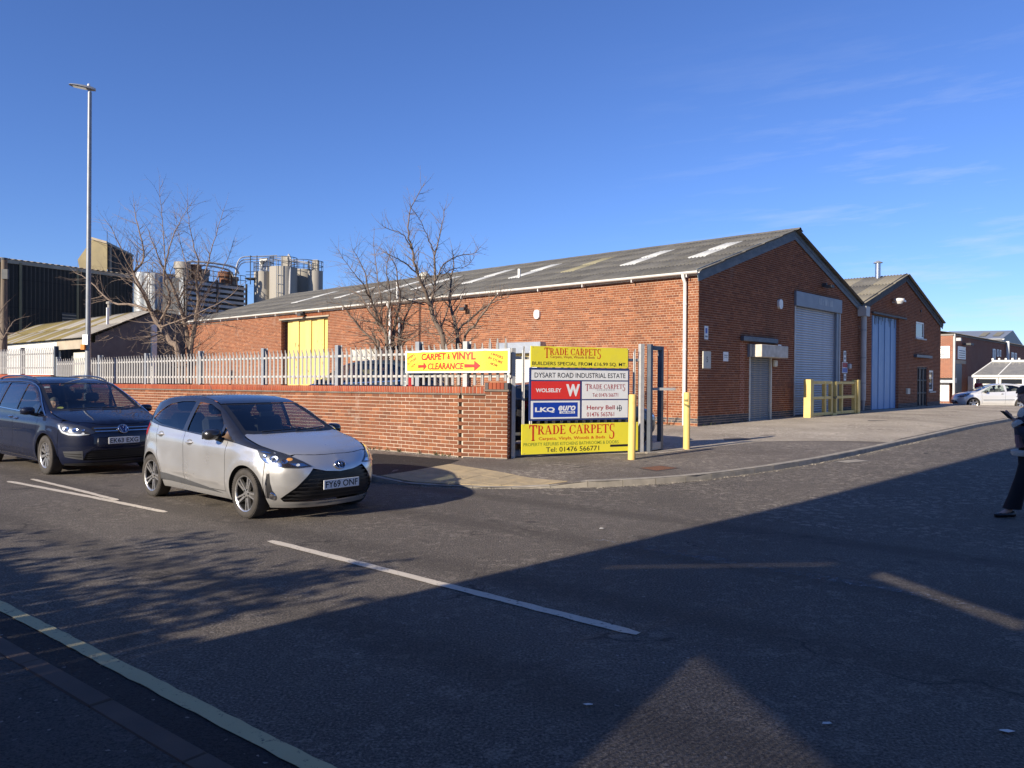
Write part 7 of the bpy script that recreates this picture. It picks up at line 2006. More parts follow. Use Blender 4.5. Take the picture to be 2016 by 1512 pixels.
# ---------------------------------------------------------------- people
def skin_mesh(nodes, edges, root, sub=2):
    names = list(nodes); me = bpy.data.meshes.new('body')
    me.from_pydata([tuple(nodes[k][0]) for k in names], [(names.index(a), names.index(b)) for a, b in edges], [])
    o = bpy.data.objects.new('body', me); C.objects.link(o)
    o.modifiers.new('skin', 'SKIN'); m2 = o.modifiers.new('sub', 'SUBSURF'); m2.levels = sub; m2.render_levels = sub
    sv = me.skin_vertices[0].data
    for i, k in enumerate(names):
        r = nodes[k][1]; sv[i].radius = (r, r) if not hasattr(r, '__len__') else r
        sv[i].use_root = (k == root)
    dg = bpy.context.evaluated_depsgraph_get(); out = bpy.data.meshes.new_from_object(o.evaluated_get(dg))
    bpy.data.objects.remove(o); out.polygons.foreach_set('use_smooth', [True] * len(out.polygons)); return out
def head(parent, loc, fwd, pitch, skin, hair, scale=1.0, long_hair=False, eyes=True):
    """head with brow, nose, mouth, chin, ears and hair; x is the direction it looks"""
    bm = bmesh.new(); bmesh.ops.create_icosphere(bm, subdivisions=4, radius=1.0)
    gs = lambda v, c, s: math.exp(-sum(((v[i] - c[i]) / s[i]) ** 2 for i in range(3)))
    for v in bm.verts:
        x, y, z = v.co; q = (x, y, z)
        X = x * .098; Y = y * .076; Z = z * .120
        if z < 0: k = 1 - .30 * min(-z, 1) ** 1.3; Y *= k; X = X * (1 - .10 * -z) + .010 * -z
        if x < 0: X *= 1.05
        X += .030 * gs(q, (.98, 0, -.10), (.28, .14, .20)) + .010 * gs(q, (.95, 0, -.02), (.3, .12, .28))      # nose
        X += .008 * gs(q, (.92, 0, .22), (.3, .5, .09))                                                         # brow
        for sg in (1, -1): X -= .012 * gs(q, (.88, .36 * sg, .08), (.3, .17, .10))                               # eye sockets
        X += .009 * gs(q, (.85, 0, -.50), (.3, .22, .07)) - .006 * gs(q, (.86, 0, -.42), (.3, .2, .03)) + .012 * gs(q, (.68, 0, -.80), (.3, .26, .14))
        v.co = Vector((X, Y, Z)) * scale
    me = bpy.data.meshes.new('head'); bm.to_mesh(me); bm.free(); me.polygons.foreach_set('use_smooth', [True] * len(me.polygons))
    o = link_mesh('head', me, MAT[skin], parent)
    o.location = loc; o.rotation_euler = (0, R(pitch), math.atan2(fwd.y, fwd.x))
    hm = bmesh.new(); hm.from_mesh(me); rem = []
    for v in hm.verts:
        x, y, z = v.co / scale
        line = .055 + .10 * max(-x, 0) * -6.0 if False else (.058 if x > .03 else (.058 - (.03 - x) * (1.6 if not long_hair else 3.2)))
        if z < line: rem.append(v)
        else: v.co = v.co + v.normal * (.011 if not long_hair else .018) * scale * random.uniform(.75, 1.2)
    bmesh.ops.delete(hm, geom=rem, context='VERTS'); me2 = bpy.data.meshes.new('hair'); hm.to_mesh(me2); hm.free(); me2.polygons.foreach_set('use_smooth', [True] * len(me2.polygons))
    link_mesh('hair', me2, MAT[hair], o)
    for sg in (1, -1):
        e = MB(); e.lathe([(0, -.012), (.016, -.008), (.026, 0), (.020, .006), (0, .004)], 10, (0, 0, 0), 'Y'); eo = e.build('ear', MAT[skin], o, smooth=True); eo.location = (-.005 * scale, sg * .074 * scale, -.005 * scale); eo.scale = (.75 * scale, sg * scale, 1.15 * scale)
        if eyes:
            e = MB(); e.lathe([(0, .011), (.006, .0095), (.0115, 0), (.006, -.0095), (0, -.011)], 10); eo = e.build('eye', MAT['plate_white'], o, smooth=True); eo.location = (.0775 * scale, sg * .0285 * scale, .010 * scale); eo.scale = (scale,) * 3
            MB().lathe([(0, .012), (.005, .0118), (.006, .010)], 8, (0, 0, 0), 'X').build('iris', MAT['hair_brown'], eo)
            MB().box((.0905 * scale, sg * .030 * scale, .027 * scale), (.010, .034, .006)).build('eyebrow', MAT[hair], o, bevel=.002)
    MB().box((.0885 * scale, 0, -.058 * scale), (.012, .042, .006)).build('lips', MAT['ink_dark_red'] if False else MAT['skin'], o, bevel=.002)
    return o
def finger_nodes(nodes, edges, wrist, fw, side, up, curl, sgn=1, pre='h', s=1.0):
    """palm and five fingers rooted in the palm; fw along the hand, side towards the thumb, up the back of the hand"""
    palm = wrist + fw * .055 * s; nodes[pre + 'palm'] = (palm, (.022 * s, .032 * s))
    edges.append((pre + 'wrist', pre + 'palm'))
    for i, (off, ln) in enumerate(((.028, .072), (.009, .080), (-.010, .074), (-.028, .058))):
        k = wrist + fw * .095 * s + side * off * s; nodes[f'{pre}k{i}'] = (k, .0105 * s); edges.append((pre + 'palm', f'{pre}k{i}'))
        c1 = R(curl * .6); c2 = R(curl * 1.4); d1 = fw * math.cos(c1) - up * math.sin(c1); d2 = fw * math.cos(c2) - up * math.sin(c2)
        nodes[f'{pre}m{i}'] = (k + d1 * ln * .5 * s, .0092 * s); nodes[f'{pre}t{i}'] = (k + d1 * ln * .5 * s + d2 * ln * .5 * s, .0078 * s)
        edges += [(f'{pre}k{i}', f'{pre}m{i}'), (f'{pre}m{i}', f'{pre}t{i}')]
    t0 = wrist + fw * .035 * s + side * .036 * s; t1 = t0 + (fw * .7 + side * .6 - up * .3).normalized() * .036 * s; t2 = t1 + (fw * .95 + side * .1 - up * .35).normalized() * .03 * s
    nodes[pre + 'th0'] = (t0, .0125 * s); nodes[pre + 'th1'] = (t1, .0105 * s); nodes[pre + 'th2'] = (t2, .0088 * s)
    edges += [(pre + 'palm', pre + 'th0'), (pre + 'th0', pre + 'th1'), (pre + 'th1', pre + 'th2')]

def driver(label, car, x, y, z, shirt, hair, turn=0):
    """seated driver, hands on the wheel, in car coordinates"""
    M = Matrix.Translation(car.o.location) @ Matrix.Rotation(car.o.rotation_euler.z, 4, 'Z')
    o = thing('person', label, 'person', M @ Vector((x, y, z)), car.o.rotation_euler.z)
    V_ = Vector; n = {}; e = []
    n['pel'] = (V_((0, 0, .10)), (.12, .15)); n['bel'] = (V_((-.02, 0, .26)), (.11, .14)); n['che'] = (V_((-.06, 0, .44)), (.115, .165)); n['nek'] = (V_((-.07, 0, .585)), .055); n['hdb'] = (V_((-.06, 0, .66)), .05)
    e += [('pel', 'bel'), ('bel', 'che'), ('che', 'nek'), ('nek', 'hdb')]
    for sg, p in ((1, 'l'), (-1, 'r')):
        n[p + 'sh'] = (V_((-.07, sg * .19, .50)), .06); n[p + 'el'] = (V_((.12, sg * .25, .30)), .045); n[p + 'wrist'] = (V_((.36, sg * .13, .36)), .028)
        e += [('che', p + 'sh'), (p + 'sh', p + 'el'), (p + 'el', p + 'wrist')]
        finger_nodes(n, e, n[p + 'wrist'][0], V_((.85, -sg * .2, .45)).normalized(), V_((0, -sg * 1.0, 0)), V_((-.45, 0, .85)).normalized(), 50, pre=p)
        n[p + 'hp'] = (V_((.02, sg * .09, .06)), .085); n[p + 'kn'] = (V_((.46, sg * .12, .14)), .065); n[p + 'an'] = (V_((.66, sg * .12, -.16)), .05); n[p + 'to'] = (V_((.82, sg * .12, -.20)), .04)
        e += [('pel', p + 'hp'), (p + 'hp', p + 'kn'), (p + 'kn', p + 'an'), (p + 'an', p + 'to')]
    link_mesh('body', skin_mesh(n, e, 'pel', 1), MAT['skin'], o)
    n2 = {k: n[k] for k in ('bel', 'che')}; n2['bel'] = (n['bel'][0], (.125, .155)); n2['che'] = (n['che'][0], (.13, .18)); n2['nk'] = (V_((-.07, 0, .55)), .075); e2 = [('bel', 'che'), ('che', 'nk')]
    for p in 'lr': n2[p + 'sh'] = (n[p + 'sh'][0], .074); n2[p + 'el'] = (n[p + 'el'][0], .058); n2[p + 'cu'] = (n[p + 'wrist'][0].lerp(n[p + 'el'][0], .12), .038); e2 += [('che', p + 'sh'), (p + 'sh', p + 'el'), (p + 'el', p + 'cu')]
    link_mesh('jumper', skin_mesh(n2, e2, 'che', 1), MAT[shirt], o)
    head(o, V_((-.04, 0, .755)), Vector((math.cos(R(turn)), math.sin(R(turn)), 0)), 3, 'skin', hair)
    return o
driver('person in a dark jumper driving the dark blue people carrier', scar, .42, -.40, .42, 'cloth_navy', 'hair_grey', -6)
driver('person driving the silver hatchback, seen through its windscreen', ycar, .13, -.36, .33, 'cloth_grey', 'hair_brown', 4)

# woman walking in from the right edge, looking at a phone
def at_edge(px, py, Y): return P(px, py, Y)
PY = 9.75
wp = thing('person', 'person in dark fleece-lined jacket and black trousers walking with a phone at right edge', 'person', Vector((6.60, PY, .0)))
O = Vector((6.60, PY, 0)); V_ = lambda px, py, dy=0.0: P(px, py, PY + dy) - O
fwd = Vector((-1, 0, 0)); n = {}; e = []
gz0 = 0.0
n['pel'] = (V_(2030, 902), (.12, .15)); n['bel'] = (V_(2030, 880), (.10, .135)); n['che'] = (V_(2028, 838), (.11, .16)); n['nek'] = (V_(2024, 806), .052); n['hdb'] = (V_(2021, 793), .048)
e += [('pel', 'bel'), ('bel', 'che'), ('che', 'nek'), ('nek', 'hdb')]
for p, dy, el, wr in (('n', -.17, (2027, 868), (1997.5, 828)), ('f', .17, (2030, 868), (2003, 832))):
    n[p + 'sh'] = (V_(2033, 823, dy), .056); n[p + 'el'] = (V_(*el, dy * 1.1), .042); n[p + 'wrist'] = (V_(*wr, dy * .35), .026)
    e += [('che', p + 'sh'), (p + 'sh', p + 'el'), (p + 'el', p + 'wrist')]
    fw = (V_(1979, 812, dy * .2) - n[p + 'wrist'][0]).normalized() if p == 'n' else (V_(1990, 822, .06) - n[p + 'wrist'][0]).normalized()
    up = Vector((fw.z, 0, -fw.x)).normalized(); up = -up if up.z > 0 else up
    finger_nodes(n, e, n[p + 'wrist'][0], fw, Vector((0, 1 if p == 'n' else -1, 0)) * 1.0, up, 28, pre=p, s=.95)
for p, dy, kn, an, to in (('n', -.06, (2006, 948), (1988, 1004), (1966, 1015)), ('f', .10, (2046, 950), (2082, 990), (2064, 1006))):
    n[p + 'hp'] = (V_(2028, 905, dy), .09); n[p + 'kn'] = (V_(*kn, dy), .062); n[p + 'an'] = (V_(*an, dy), .040); n[p + 'to'] = (V_(*to, dy), .030)
    e += [('pel', p + 'hp'), (p + 'hp', p + 'kn'), (p + 'kn', p + 'an'), (p + 'an', p + 'to')]
link_mesh('body', skin_mesh(n, e, 'pel', 2), MAT['skin_light'], wp)
def trouser(pts, rad):
    m = MB(); n_ = 20
    for (p, (rx, ry)) in zip(pts, rad):
        for k in range(n_): a = 2 * math.pi * k / n_; w_ = 1 + .05 * math.sin(a * 5 + p.z * 9); m.v.append(p + Vector((math.cos(a) * rx * w_, math.sin(a) * ry * w_, 0)))
    for i in range(len(pts) - 1):
        for k in range(n_): m.f.append((i * n_ + k, i * n_ + (k + 1) % n_, (i + 1) * n_ + (k + 1) % n_, (i + 1) * n_ + k))
    m.f.append(tuple(range(n_))); return m.build('trouser_leg', MAT['cloth_black'], wp, smooth=True)
for dy, kn, hm in ((-.06, (2010, 950), (1993, 1001)), (.08, (2046, 950), (2078, 986))):
    ps = [V_(2029, 880, dy * .3), V_(2029, 897, dy * .5), V_(2028, 915, dy), V_((2028 + kn[0]) / 2, 932, dy), V_(*kn, dy), V_((kn[0] + hm[0]) / 2, (kn[1] + hm[1]) / 2, dy), V_(*hm, dy)]
    trouser(ps, [(.12, .12), (.135, .125), (.125, .12), (.105, .105), (.088, .092), (.088, .092), (.104, .104)])
n3 = {'h': (V_(2027, 886), (.15, .18)), 'b': (V_(2027, 866), (.145, .18)), 'c': (V_(2028, 838), (.15, .195)), 't': (V_(2028, 818), (.12, .16))}; e3 = [('h', 'b'), ('b', 'c'), ('c', 't')]
for p, dy in (('n', -.17), ('f', .17)):
    n3[p + 's'] = (n[p + 'sh'][0], .082); n3[p + 'e'] = (n[p + 'el'][0], .072); n3[p + 'c'] = (n[p + 'wrist'][0].lerp(n[p + 'el'][0], .26), .060); e3 += [('c', p + 's'), (p + 's', p + 'e'), (p + 'e', p + 'c')]
link_mesh('jacket', skin_mesh(n3, e3, 'c', 2), MAT['denim'], wp)
for p in 'nf':
    a_ = n[p + 'wrist'][0].lerp(n[p + 'el'][0], .03); b_ = n[p + 'wrist'][0].lerp(n[p + 'el'][0], .26)
    MB().tube([a_, a_.lerp(b_, .4), b_, b_], [.044, .066, .068, .05], 12).build('cuff', MAT['sherpa'], wp, smooth=True)
MB().tube([V_(2027, 897), V_(2027, 893), V_(2027, 887.5), V_(2027, 886)], [.19, .205, .205, .18], 16).build('hem_lining', MAT['sherpa'], wp, smooth=True)
MB().tube([V_(2026, 818), V_(2025, 812), V_(2023, 806), V_(2022, 802)], [.13, .125, .105, .075], 14).build('collar', MAT['sherpa'], wp, smooth=True)
MB().tube([V_(2007, 856, -.03), V_(2010, 880, -.03)], [.05, .055], 10).build('top', MAT['cloth_pink'], wp, smooth=True)
head(wp, V_(2020, 779), fwd, 26, 'skin_light', 'hair_brown', .98, True)
MB().tube([V_(2033, 782), V_(2041, 795), V_(2040, 815), V_(2038, 830)], [.05, .055, .045, .02], 10).build('ponytail', MAT['hair_brown'], wp, smooth=True)
for p, dy, an, to in (('n', -.06, (1996, 1014.5), (1958.5, 1017)), ('f', .10, (2090, 1000), (2062, 1010))):
    a_ = V_(*an, dy); b_ = V_(*to, dy); a_.z -= .01
    if p == 'n': a_.z = .045; b_.z = .035
    ax = (b_ - a_); L_ = ax.length; ax.normalize(); sd_ = Vector((0, 1, 0)); m = MB(); sec = [(-.05, .030, .030, .02), (0, .036, .045, .035), (.3, .040, .040, .036), (.6, .046, .030, .030), (.85, .040, .024, .022), (1.0, .018, .014, .010)]
    for t, w, h, _ in sec:
        c_ = a_ + ax * (t * L_)
        for k in range(10):
            an_ = 2 * math.pi * k / 10; m.v.append(c_ + sd_ * math.cos(an_) * w + Z3 * (math.sin(an_) * (h if math.sin(an_) > 0 else .034)))
    for i in range(len(sec) - 1):
        for k in range(10): m.f.append((i * 10 + k, i * 10 + (k + 1) % 10, (i + 1) * 10 + (k + 1) % 10, (i + 1) * 10 + k))
    m.f += [tuple(range(10)), tuple(range(50, 60))]
    so = m.build('shoe', MAT['leather_black'], wp, smooth=True)
    MB().box(a_ + ax * (.55 * L_) + Z3 * .034, (.022, .05, .008)).build('buckle', MAT['chrome'], so, bevel=.002)
ph = thing('phone', 'dark smartphone held in the hand of the person at right edge', 'phone', P(1981, 816.5, PY - .055))
pa = (P(1974, 810.5, PY) - P(1988, 823, PY)).normalized(); pn = Vector((pa.z, 0, -pa.x)); m_ = Matrix((pa, Vector((0, 1, 0)), pn)).transposed()
MB().box((0, 0, 0), (.145, .072, .008), m_).build('case', MAT['black_plastic'], ph, bevel=.003)
MB().box(pn * .0045, (.135, .064, .001), m_).build('screen', MAT['glass_dark'], ph)

# small figure in red by the conservatory
fp = thing('person', 'distant person in a red top standing by the white conservatory', 'person', P(1926, 795, 47.5))
fp.location.z = .15
n = {}; e = []
n['pel'] = (Vector((0, 0, .95)), .13); n['che'] = (Vector((0, 0, 1.30)), (.12, .17)); n['nek'] = (Vector((0, 0, 1.48)), .05); n['hd'] = (Vector((0, 0, 1.52)), .05); e = [('pel', 'che'), ('che', 'nek'), ('nek', 'hd')]
for sg, p in ((1, 'l'), (-1, 'r')):
    n[p + 's'] = (Vector((sg * .19, 0, 1.40)), .055); n[p + 'e'] = (Vector((sg * .25, -.05, 1.15)), .045); n[p + 'w'] = (Vector((sg * .16, -.25, 1.15)), .03); e += [('che', p + 's'), (p + 's', p + 'e'), (p + 'e', p + 'w')]
    n[p + 'h'] = (Vector((sg * .09, 0, .90)), .085); n[p + 'k'] = (Vector((sg * .10, -.02, .50)), .06); n[p + 'a'] = (Vector((sg * .10, 0, .08)), .04); n[p + 't'] = (Vector((sg * .11, -.14, .04)), .035); e += [('pel', p + 'h'), (p + 'h', p + 'k'), (p + 'k', p + 'a'), (p + 'a', p + 't')]
link_mesh('body', skin_mesh(n, e, 'pel', 1), MAT['skin'], fp)
n2 = {'p': (Vector((0, 0, .93)), .15), 'c': (Vector((0, 0, 1.30)), (.14, .19)), 'n': (Vector((0, 0, 1.44)), .07)}; e2 = [('p', 'c'), ('c', 'n')]
for sg, p in ((1, 'l'), (-1, 'r')): n2[p + 's'] = (n[p + 's'][0], .07); n2[p + 'e'] = (n[p + 'e'][0], .058); n2[p + 'w'] = (n[p + 'w'][0].lerp(n[p + 'e'][0], .2), .045); e2 += [('c', p + 's'), (p + 's', p + 'e'), (p + 'e', p + 'w')]
link_mesh('jacket', skin_mesh(n2, e2, 'c', 1), MAT['cloth_red'], fp)
n2 = {'p': (Vector((0, 0, .93)), .14)}; e2 = []
for p in 'lr': n2[p + 'h'] = (n[p + 'h'][0], .10); n2[p + 'k'] = (n[p + 'k'][0], .075); n2[p + 'a'] = (n[p + 'a'][0], .06); e2 += [('p', p + 'h'), (p + 'h', p + 'k'), (p + 'k', p + 'a')]
link_mesh('trousers', skin_mesh(n2, e2, 'p', 1), MAT['cloth_navy'], fp)
head(fp, Vector((0, 0, 1.60)), Vector((-.4, -1, 0)), 0, 'skin', 'hair_brown')
# ---------------------------------------------------------------- parked cars further off
def variant(base, **kw): d = dict(base); d.update(kw); return d
clio = variant(yaris, three_door=True, mats=dict(paint='paint_silver_white', upper='paint_silver_white', upper_roof='paint_silver_white', mirror='black_plastic', handle='paint_silver_white'), wheel_style='plain', plate='', door_b=(-.42, -.40),
    nose_holes=[[(-.40, .40), (.40, .40), (.46, .26), (-.46, .26)]], nose_bars=[3],
    windows=[([(.88, .93), (.62, 1.10), (.34, 1.27), (.05, 1.345), (-.34, 1.365), (-.40, .985)], 'glass_clear'), ([(-.50, .99), (-.46, 1.362), (-.85, 1.345), (-1.15, 1.27), (-1.30, 1.14), (-1.25, 1.06)], 'glass_clear')],
    patches=[('door_strip', 'side', [(-.9, .50), (.75, .47), (.75, .505), (-.9, .535)], 'black_plastic', .006, (1, -1))], handles=((-.25, .85),), seat_mat='seat_grey', lamp_trim=[])
clio['plate'] = 'I'
pc = P(1921, 795, 44.6); pc2 = P(2006, 795, 44.2); hd3 = (pc - pc2); hd3.z = 0; hd3.normalize(); lf3 = Vector((-hd3.y, hd3.x, 0))
cp = (pc + pc2) / 2 - lf3 * .8; cp.z = h_road(S_of(cp))
ccar = make_car('hatchback', 'pale silver three-door hatchback parked in front of the white conservatory', clio, cp, math.atan2(hd3.y, hd3.x), 'parked cars')
dk = variant(sharan, mats=dict(paint='paint_dark_green', upper='paint_dark_green', upper_roof='paint_dark_green', mirror='black_plastic', handle='black_plastic'), plate='I', wheel_style='plain')
q_ = P(640, 745, 22.5); hdk = -DM; dpos = Vector((-3.75, 20.6, 0)); dpos.z = h_pave(dpos) + .30
vcar = make_car('people_carrier', 'dark people carrier parked behind the palisade fence left of the banner', dk, dpos, math.atan2(hdk.y, hdk.x), 'parked cars')
dk2 = variant(yaris, mats=dict(paint='paint_black_car', upper='paint_black_car', upper_roof='paint_black_car', mirror='paint_black_car', handle='paint_black_car'), plate='I', wheel_style='plain')
d2 = Vector((1.35, 17.6, 0)); d2.z = h_pave(d2); hd4 = (gE * 1.0)
kcar = make_car('hatchback', 'black hatchback parked just behind the gate and its signs', dk2, d2, math.atan2(hd4.y, hd4.x), 'parked cars')

# ---------------------------------------------------------------- factory at the left
def poly_obj(parent, name, pts, mat): return link_mesh(name, mesh_from(name, pts, [tuple(range(len(pts)))]), MAT[mat], parent)
def at_q(px, s): r = ray(px, 745); k = r.x / r.y; o = C0 + WV * s; return (o.x - k * o.y) / (k * WU.y - WU.x)
def at_s(px, q): r = ray(px, 745); k = r.x / r.y; o = C0 + WU * q; return (o.x - k * o.y) / (k * WV.y - WV.x)
def zof(px, py, p): return P(px, py, p.y).z
# low shed with mossy roof
shd = thing('low_shed', 'low shed with mossy corrugated roof, white front wall and dark block side', 'shed', W2(-37.6, -4.8, 0))
so_ = W2(-37.6, -4.8, 0); L3 = lambda q, s, z: W2(q, s, z) - so_
QL = -62.0; zE_, zR_, sR = 3.95, 5.85, -.9
qa = at_q(113, -4.8); qb = at_q(162, -4.8)
def lbox(name, q0, q1, s0, s1, z0, z1, mat, par=shd): return MB().obox(L3(q0, s0, z0), WU * (q1 - q0), WV * (s1 - s0), Z3 * (z1 - z0)).build(name, MAT[mat], par)
lbox('front_wall', QL, qa, -4.8, -4.6, 0, zE_ - .05, 'white_paint'); lbox('corner_pier', qb + .6, -37.6, -4.8, -4.4, 0, zE_ - .3, 'block_wall')
lbox('opening_back', qa, qb + .6, -4.0, -3.9, 0, 3.4, 'steel_dark'); lbox('door_leaf', qa + 2.2, qb + .5, -4.55, -4.45, 0, 3.1, 'cream_box'); lbox('fascia', qa, -37.6, -4.85, -4.75, 3.30, zE_ - .05, 'clad_eave')
V_b = [L3(-37.6, -4.4, 0), L3(-37.6, 6.0, 0), L3(-37.6, 6.0, 5.0), L3(-37.6, sR + 2.6, zR_ - .3), L3(-37.6, sR, zR_ - .08), L3(-37.6, -4.4, zE_ + .1)]
poly_obj(shd, 'side_wall', V_b, 'block_wall')
for s_ in (-1.2, 3.0): MB().obox(L3(-37.55, s_, 0), WU * .22, WV * .3, Z3 * 4.9).build('side_post', MAT['upvc'], shd)
MB().obox(L3(-37.3, -3.9, 4.75), WU * .14, WV * .10, Z3 * 1.0).build('vent_duct', MAT['upvc'], shd)
upS = (WV * (sR + 5.1) + Z3 * (zR_ - zE_)); 
sheet_roof(shd, L3(QL, -5.1, zE_), WU, upS, -37.3 - QL, upS.length, ['roof_moss', 'roof_moss', 'roof_grey'], 24, 2, {(c_, r_): ('roof_grey', 'roof_sheet') for c_ in (21, 22, 23) for r_ in (0, 1)})
me = corr_mesh('rear_roof', -37.3 - QL, 7.0, .146, .026, 3); place(link_mesh('rear_roof', me, MAT['roof_grey'], shd), L3(-37.3, sR + 6.4, zR_ - 2.7), -WU, -WV * 6.4 + Z3 * 2.7)
MB().tube([L3(-44.5, -1.2, 5.4), L3(-44.5, -1.2, 6.6)], .12, 10).build('flue', MAT['concrete_silo'], shd); MB().lathe([(.2, 0), (.2, .15), (0, .2)], 10, L3(-44.5, -1.2, 6.6)).build('flue_cap', MAT['concrete_silo'], shd)

# big dark clad works with a roof tower
p0, p1 = P(-120, 745, 70.5), P(262, 745, 87.0); p0.z = p1.z = 0
wk = thing('clad_works', 'tall dark corrugated works building with a tan roof tower at the far left', 'factory', p0)
dw = (p1 - p0); Lw = dw.length; dw.normalize(); nw = Vector((dw.y, -dw.x, 0)); bk = -nw
zt = (zof(0, 514, P(0, 745, 75.2)) + zof(255, 545, P(255, 745, 86.6))) / 2
me = corr_mesh('cladding', Lw, zt, .42, .05, 6); ob = link_mesh('cladding', me, MAT['clad_ribbed'], wk); place(ob, Vector((0, 0, 0)), dw, Z3)
MB().obox(Z3 * (zt - .15) + nw * .12, dw * Lw, bk * .5, Z3 * .35).build('eave_trim', MAT['clad_eave'], wk)
me = corr_mesh('roof_slope', Lw, 14, .6, .05, 4); place(link_mesh('roof_slope', me, MAT['clad_eave'], wk), Z3 * (zt + .3), dw, bk * 13 + Z3 * 1.6)
for t in (.36, .66): MB().obox(dw * (Lw * t) + nw * .06, dw * .22, nw * .10, Z3 * zt).build('rain_pipe', MAT['clad_tan'], wk)
kk_ = ray(134, 745); kk_ = kk_.x / kk_.y; tw_ = (p0.x - kk_ * p0.y) / (kk_ * dw.y - dw.x) - .7
wz = MB().obox(dw * tw_ + nw * .05 + Z3 * 7.2, dw * 1.5, nw * .06, Z3 * 1.0).build('window', MAT['steel_dark'], wk)
for k in range(3): MB().obox(dw * tw_ + nw * .115 + Z3 * (7.25 + k * .33), dw * 1.5, nw * .04, Z3 * .10).build('louvre_blade', MAT['clad_eave'], wz)
MB().obox(dw * (tw_ + 6.4) + nw * .05 + Z3 * 2.6, dw * 2.2, nw * .08, Z3 * 3.0).build('lean_to_panel', MAT['steel_dark'], wk)
MB().obox(dw * (tw_ - 9) + nw * .05 + Z3 * .0, dw * 7, nw * 2.5, Z3 * 3.6).build('lean_to', MAT['clad_dark'], wk)
# tower on the roof
tY = 86.0
tp = [P(x, y, tY) for x, y in ((160, 548), (153, 511), (181, 471.5), (211, 480), (211, 548))]
ext = P(262, 500, tY + 9.0) - P(211, 500, tY); ext.z = 0
tb = MB(); nn_ = 5; tb.add([p - p0 for p in tp] + [p - p0 + ext for p in tp], [tuple(range(5))] + [(i, (i + 1) % 5, 5 + (i + 1) % 5, 5 + i) for i in (0, 1)])
tb.build('tower_face', MAT['clad_tan'], wk, fix=False)
a_, b_ = tp[3] - p0, tp[4] - p0
me = corr_mesh('tower_side', ext.length, (a_ - b_).length, .55, .05, 6); place(link_mesh('tower_side', me, MAT['clad_ribbed'], wk), b_, ext, Z3)
MB().add([tp[2] - p0 + Z3 * .25 - ext * .02, tp[3] - p0 + Z3 * .25 - ext * .02, tp[3] - p0 + ext * 1.03 + Z3 * .25, tp[2] - p0 + ext * 1.03 + Z3 * .25, tp[2] - p0 - ext * .02, tp[3] - p0 - ext * .02, tp[3] - p0 + ext * 1.03, tp[2] - p0 + ext * 1.03],
         [(0, 1, 2, 3), (0, 4, 5, 1), (1, 5, 6, 2), (2, 6, 7, 3), (3, 7, 4, 0)]).build('tower_roof', MAT['clad_eave'], wk)
MB().tube([tp[3] - p0 + ext * .1 + Z3 * -.2, tp[4] - p0 + ext * .1], .16, 8).build('rain_pipe', MAT['clad_eave'], wk)
MB().tube([tp[3] - p0 + Z3 * .2, tp[3] - p0 + Z3 * 1.4], .03, 5).build('aerial', MAT['steel_dark'], wk)
# link block between tower and tanks
lk = thing('link_block', 'dark flat-roofed block behind the pale tanks', 'factory', P(262, 745, 92.0)); lk.location.z = 0
z_l = zof(300, 541, P(300, 745, 92)); lv = P(370, 745, 95.0) - lk.location; lv.z = 0
MB().obox(Vector((0, 0, 0)), lv, Vector((0, 6, 0)), Z3 * z_l).build('wall', MAT['clad_dark'], lk)
MB().obox(Vector((0, -.2, z_l)), lv, Vector((0, 6, 0)), Z3 * .35).build('roof_edge', MAT['clad_eave'], lk)

# pale steel tanks
def tank(name, label, px, py_top, Y, r_, mat, cap=True, group='storage tanks and silos', dome=.25, ladder=False, bands=3):
    p = P(px, 745, Y); p.z = 0; o = thing(name, label, 'silo', p, group=group); h = P(px, py_top, Y).z
    MB().lathe([(r_, 0), (r_, h - dome), (r_ * .97, h - dome * .4), (r_ * .6, h), (0, h + .05)] if dome else [(r_, 0), (r_, h), (r_ - .15, h + .02), (r_ - .15, h - .2), (0, h - .2)], 28).build('shell', MAT[mat], o, smooth=True)
    for k in range(bands): MB().lathe([(r_ + .03, -.05), (r_ + .03, .05)], 28, (0, 0, h * (k + 1) / (bands + 1) + h * .15)).build('band', MAT['galvanised_dull'], o, fix=False)
    if ladder:
        for k in range(int(h / .9)):
            MB().tube([Vector((-.25, -r_ - .12, .5 + k * .9)), Vector((.25, -r_ - .12, .5 + k * .9))], .03, 5).build('rung', MAT['galvanised_dull'], o)
        for x in (-.25, .25): MB().tube([Vector((x, -r_ - .12, .2)), Vector((x, -r_ - .12, h + 1.0))], .035, 5).build('ladder_rail', MAT['galvanised_dull'], o)
    return o, h
def railing(o, r_, h, mat='steel_dark', n=14, hh=1.0):
    for z_ in (hh * .5, hh): MB().tube([Vector((math.cos(a) * r_, math.sin(a) * r_, h + z_)) for a in np.linspace(0, 2 * math.pi, 25)], .035, 4, False).build('handrail', MAT[mat], o)
    for k in range(n): a = 2 * math.pi * k / n; MB().tube([Vector((math.cos(a) * r_, math.sin(a) * r_, h)), Vector((math.cos(a) * r_, math.sin(a) * r_, h + hh))], .03, 4).build('stanchion', MAT[mat], o)
tank('storage_tank', 'leftmost pale steel tank behind the wide bare tree', 283, 536, 84.0, 1.0, 'tank_steel')
tank('storage_tank', 'middle pale steel tank between the two other pale tanks', 306, 538, 82.0, 1.15, 'tank_steel', ladder=True)
tank('storage_tank', 'rightmost pale steel tank beside the louvred block', 331, 546, 83.0, 1.05, 'tank_steel')
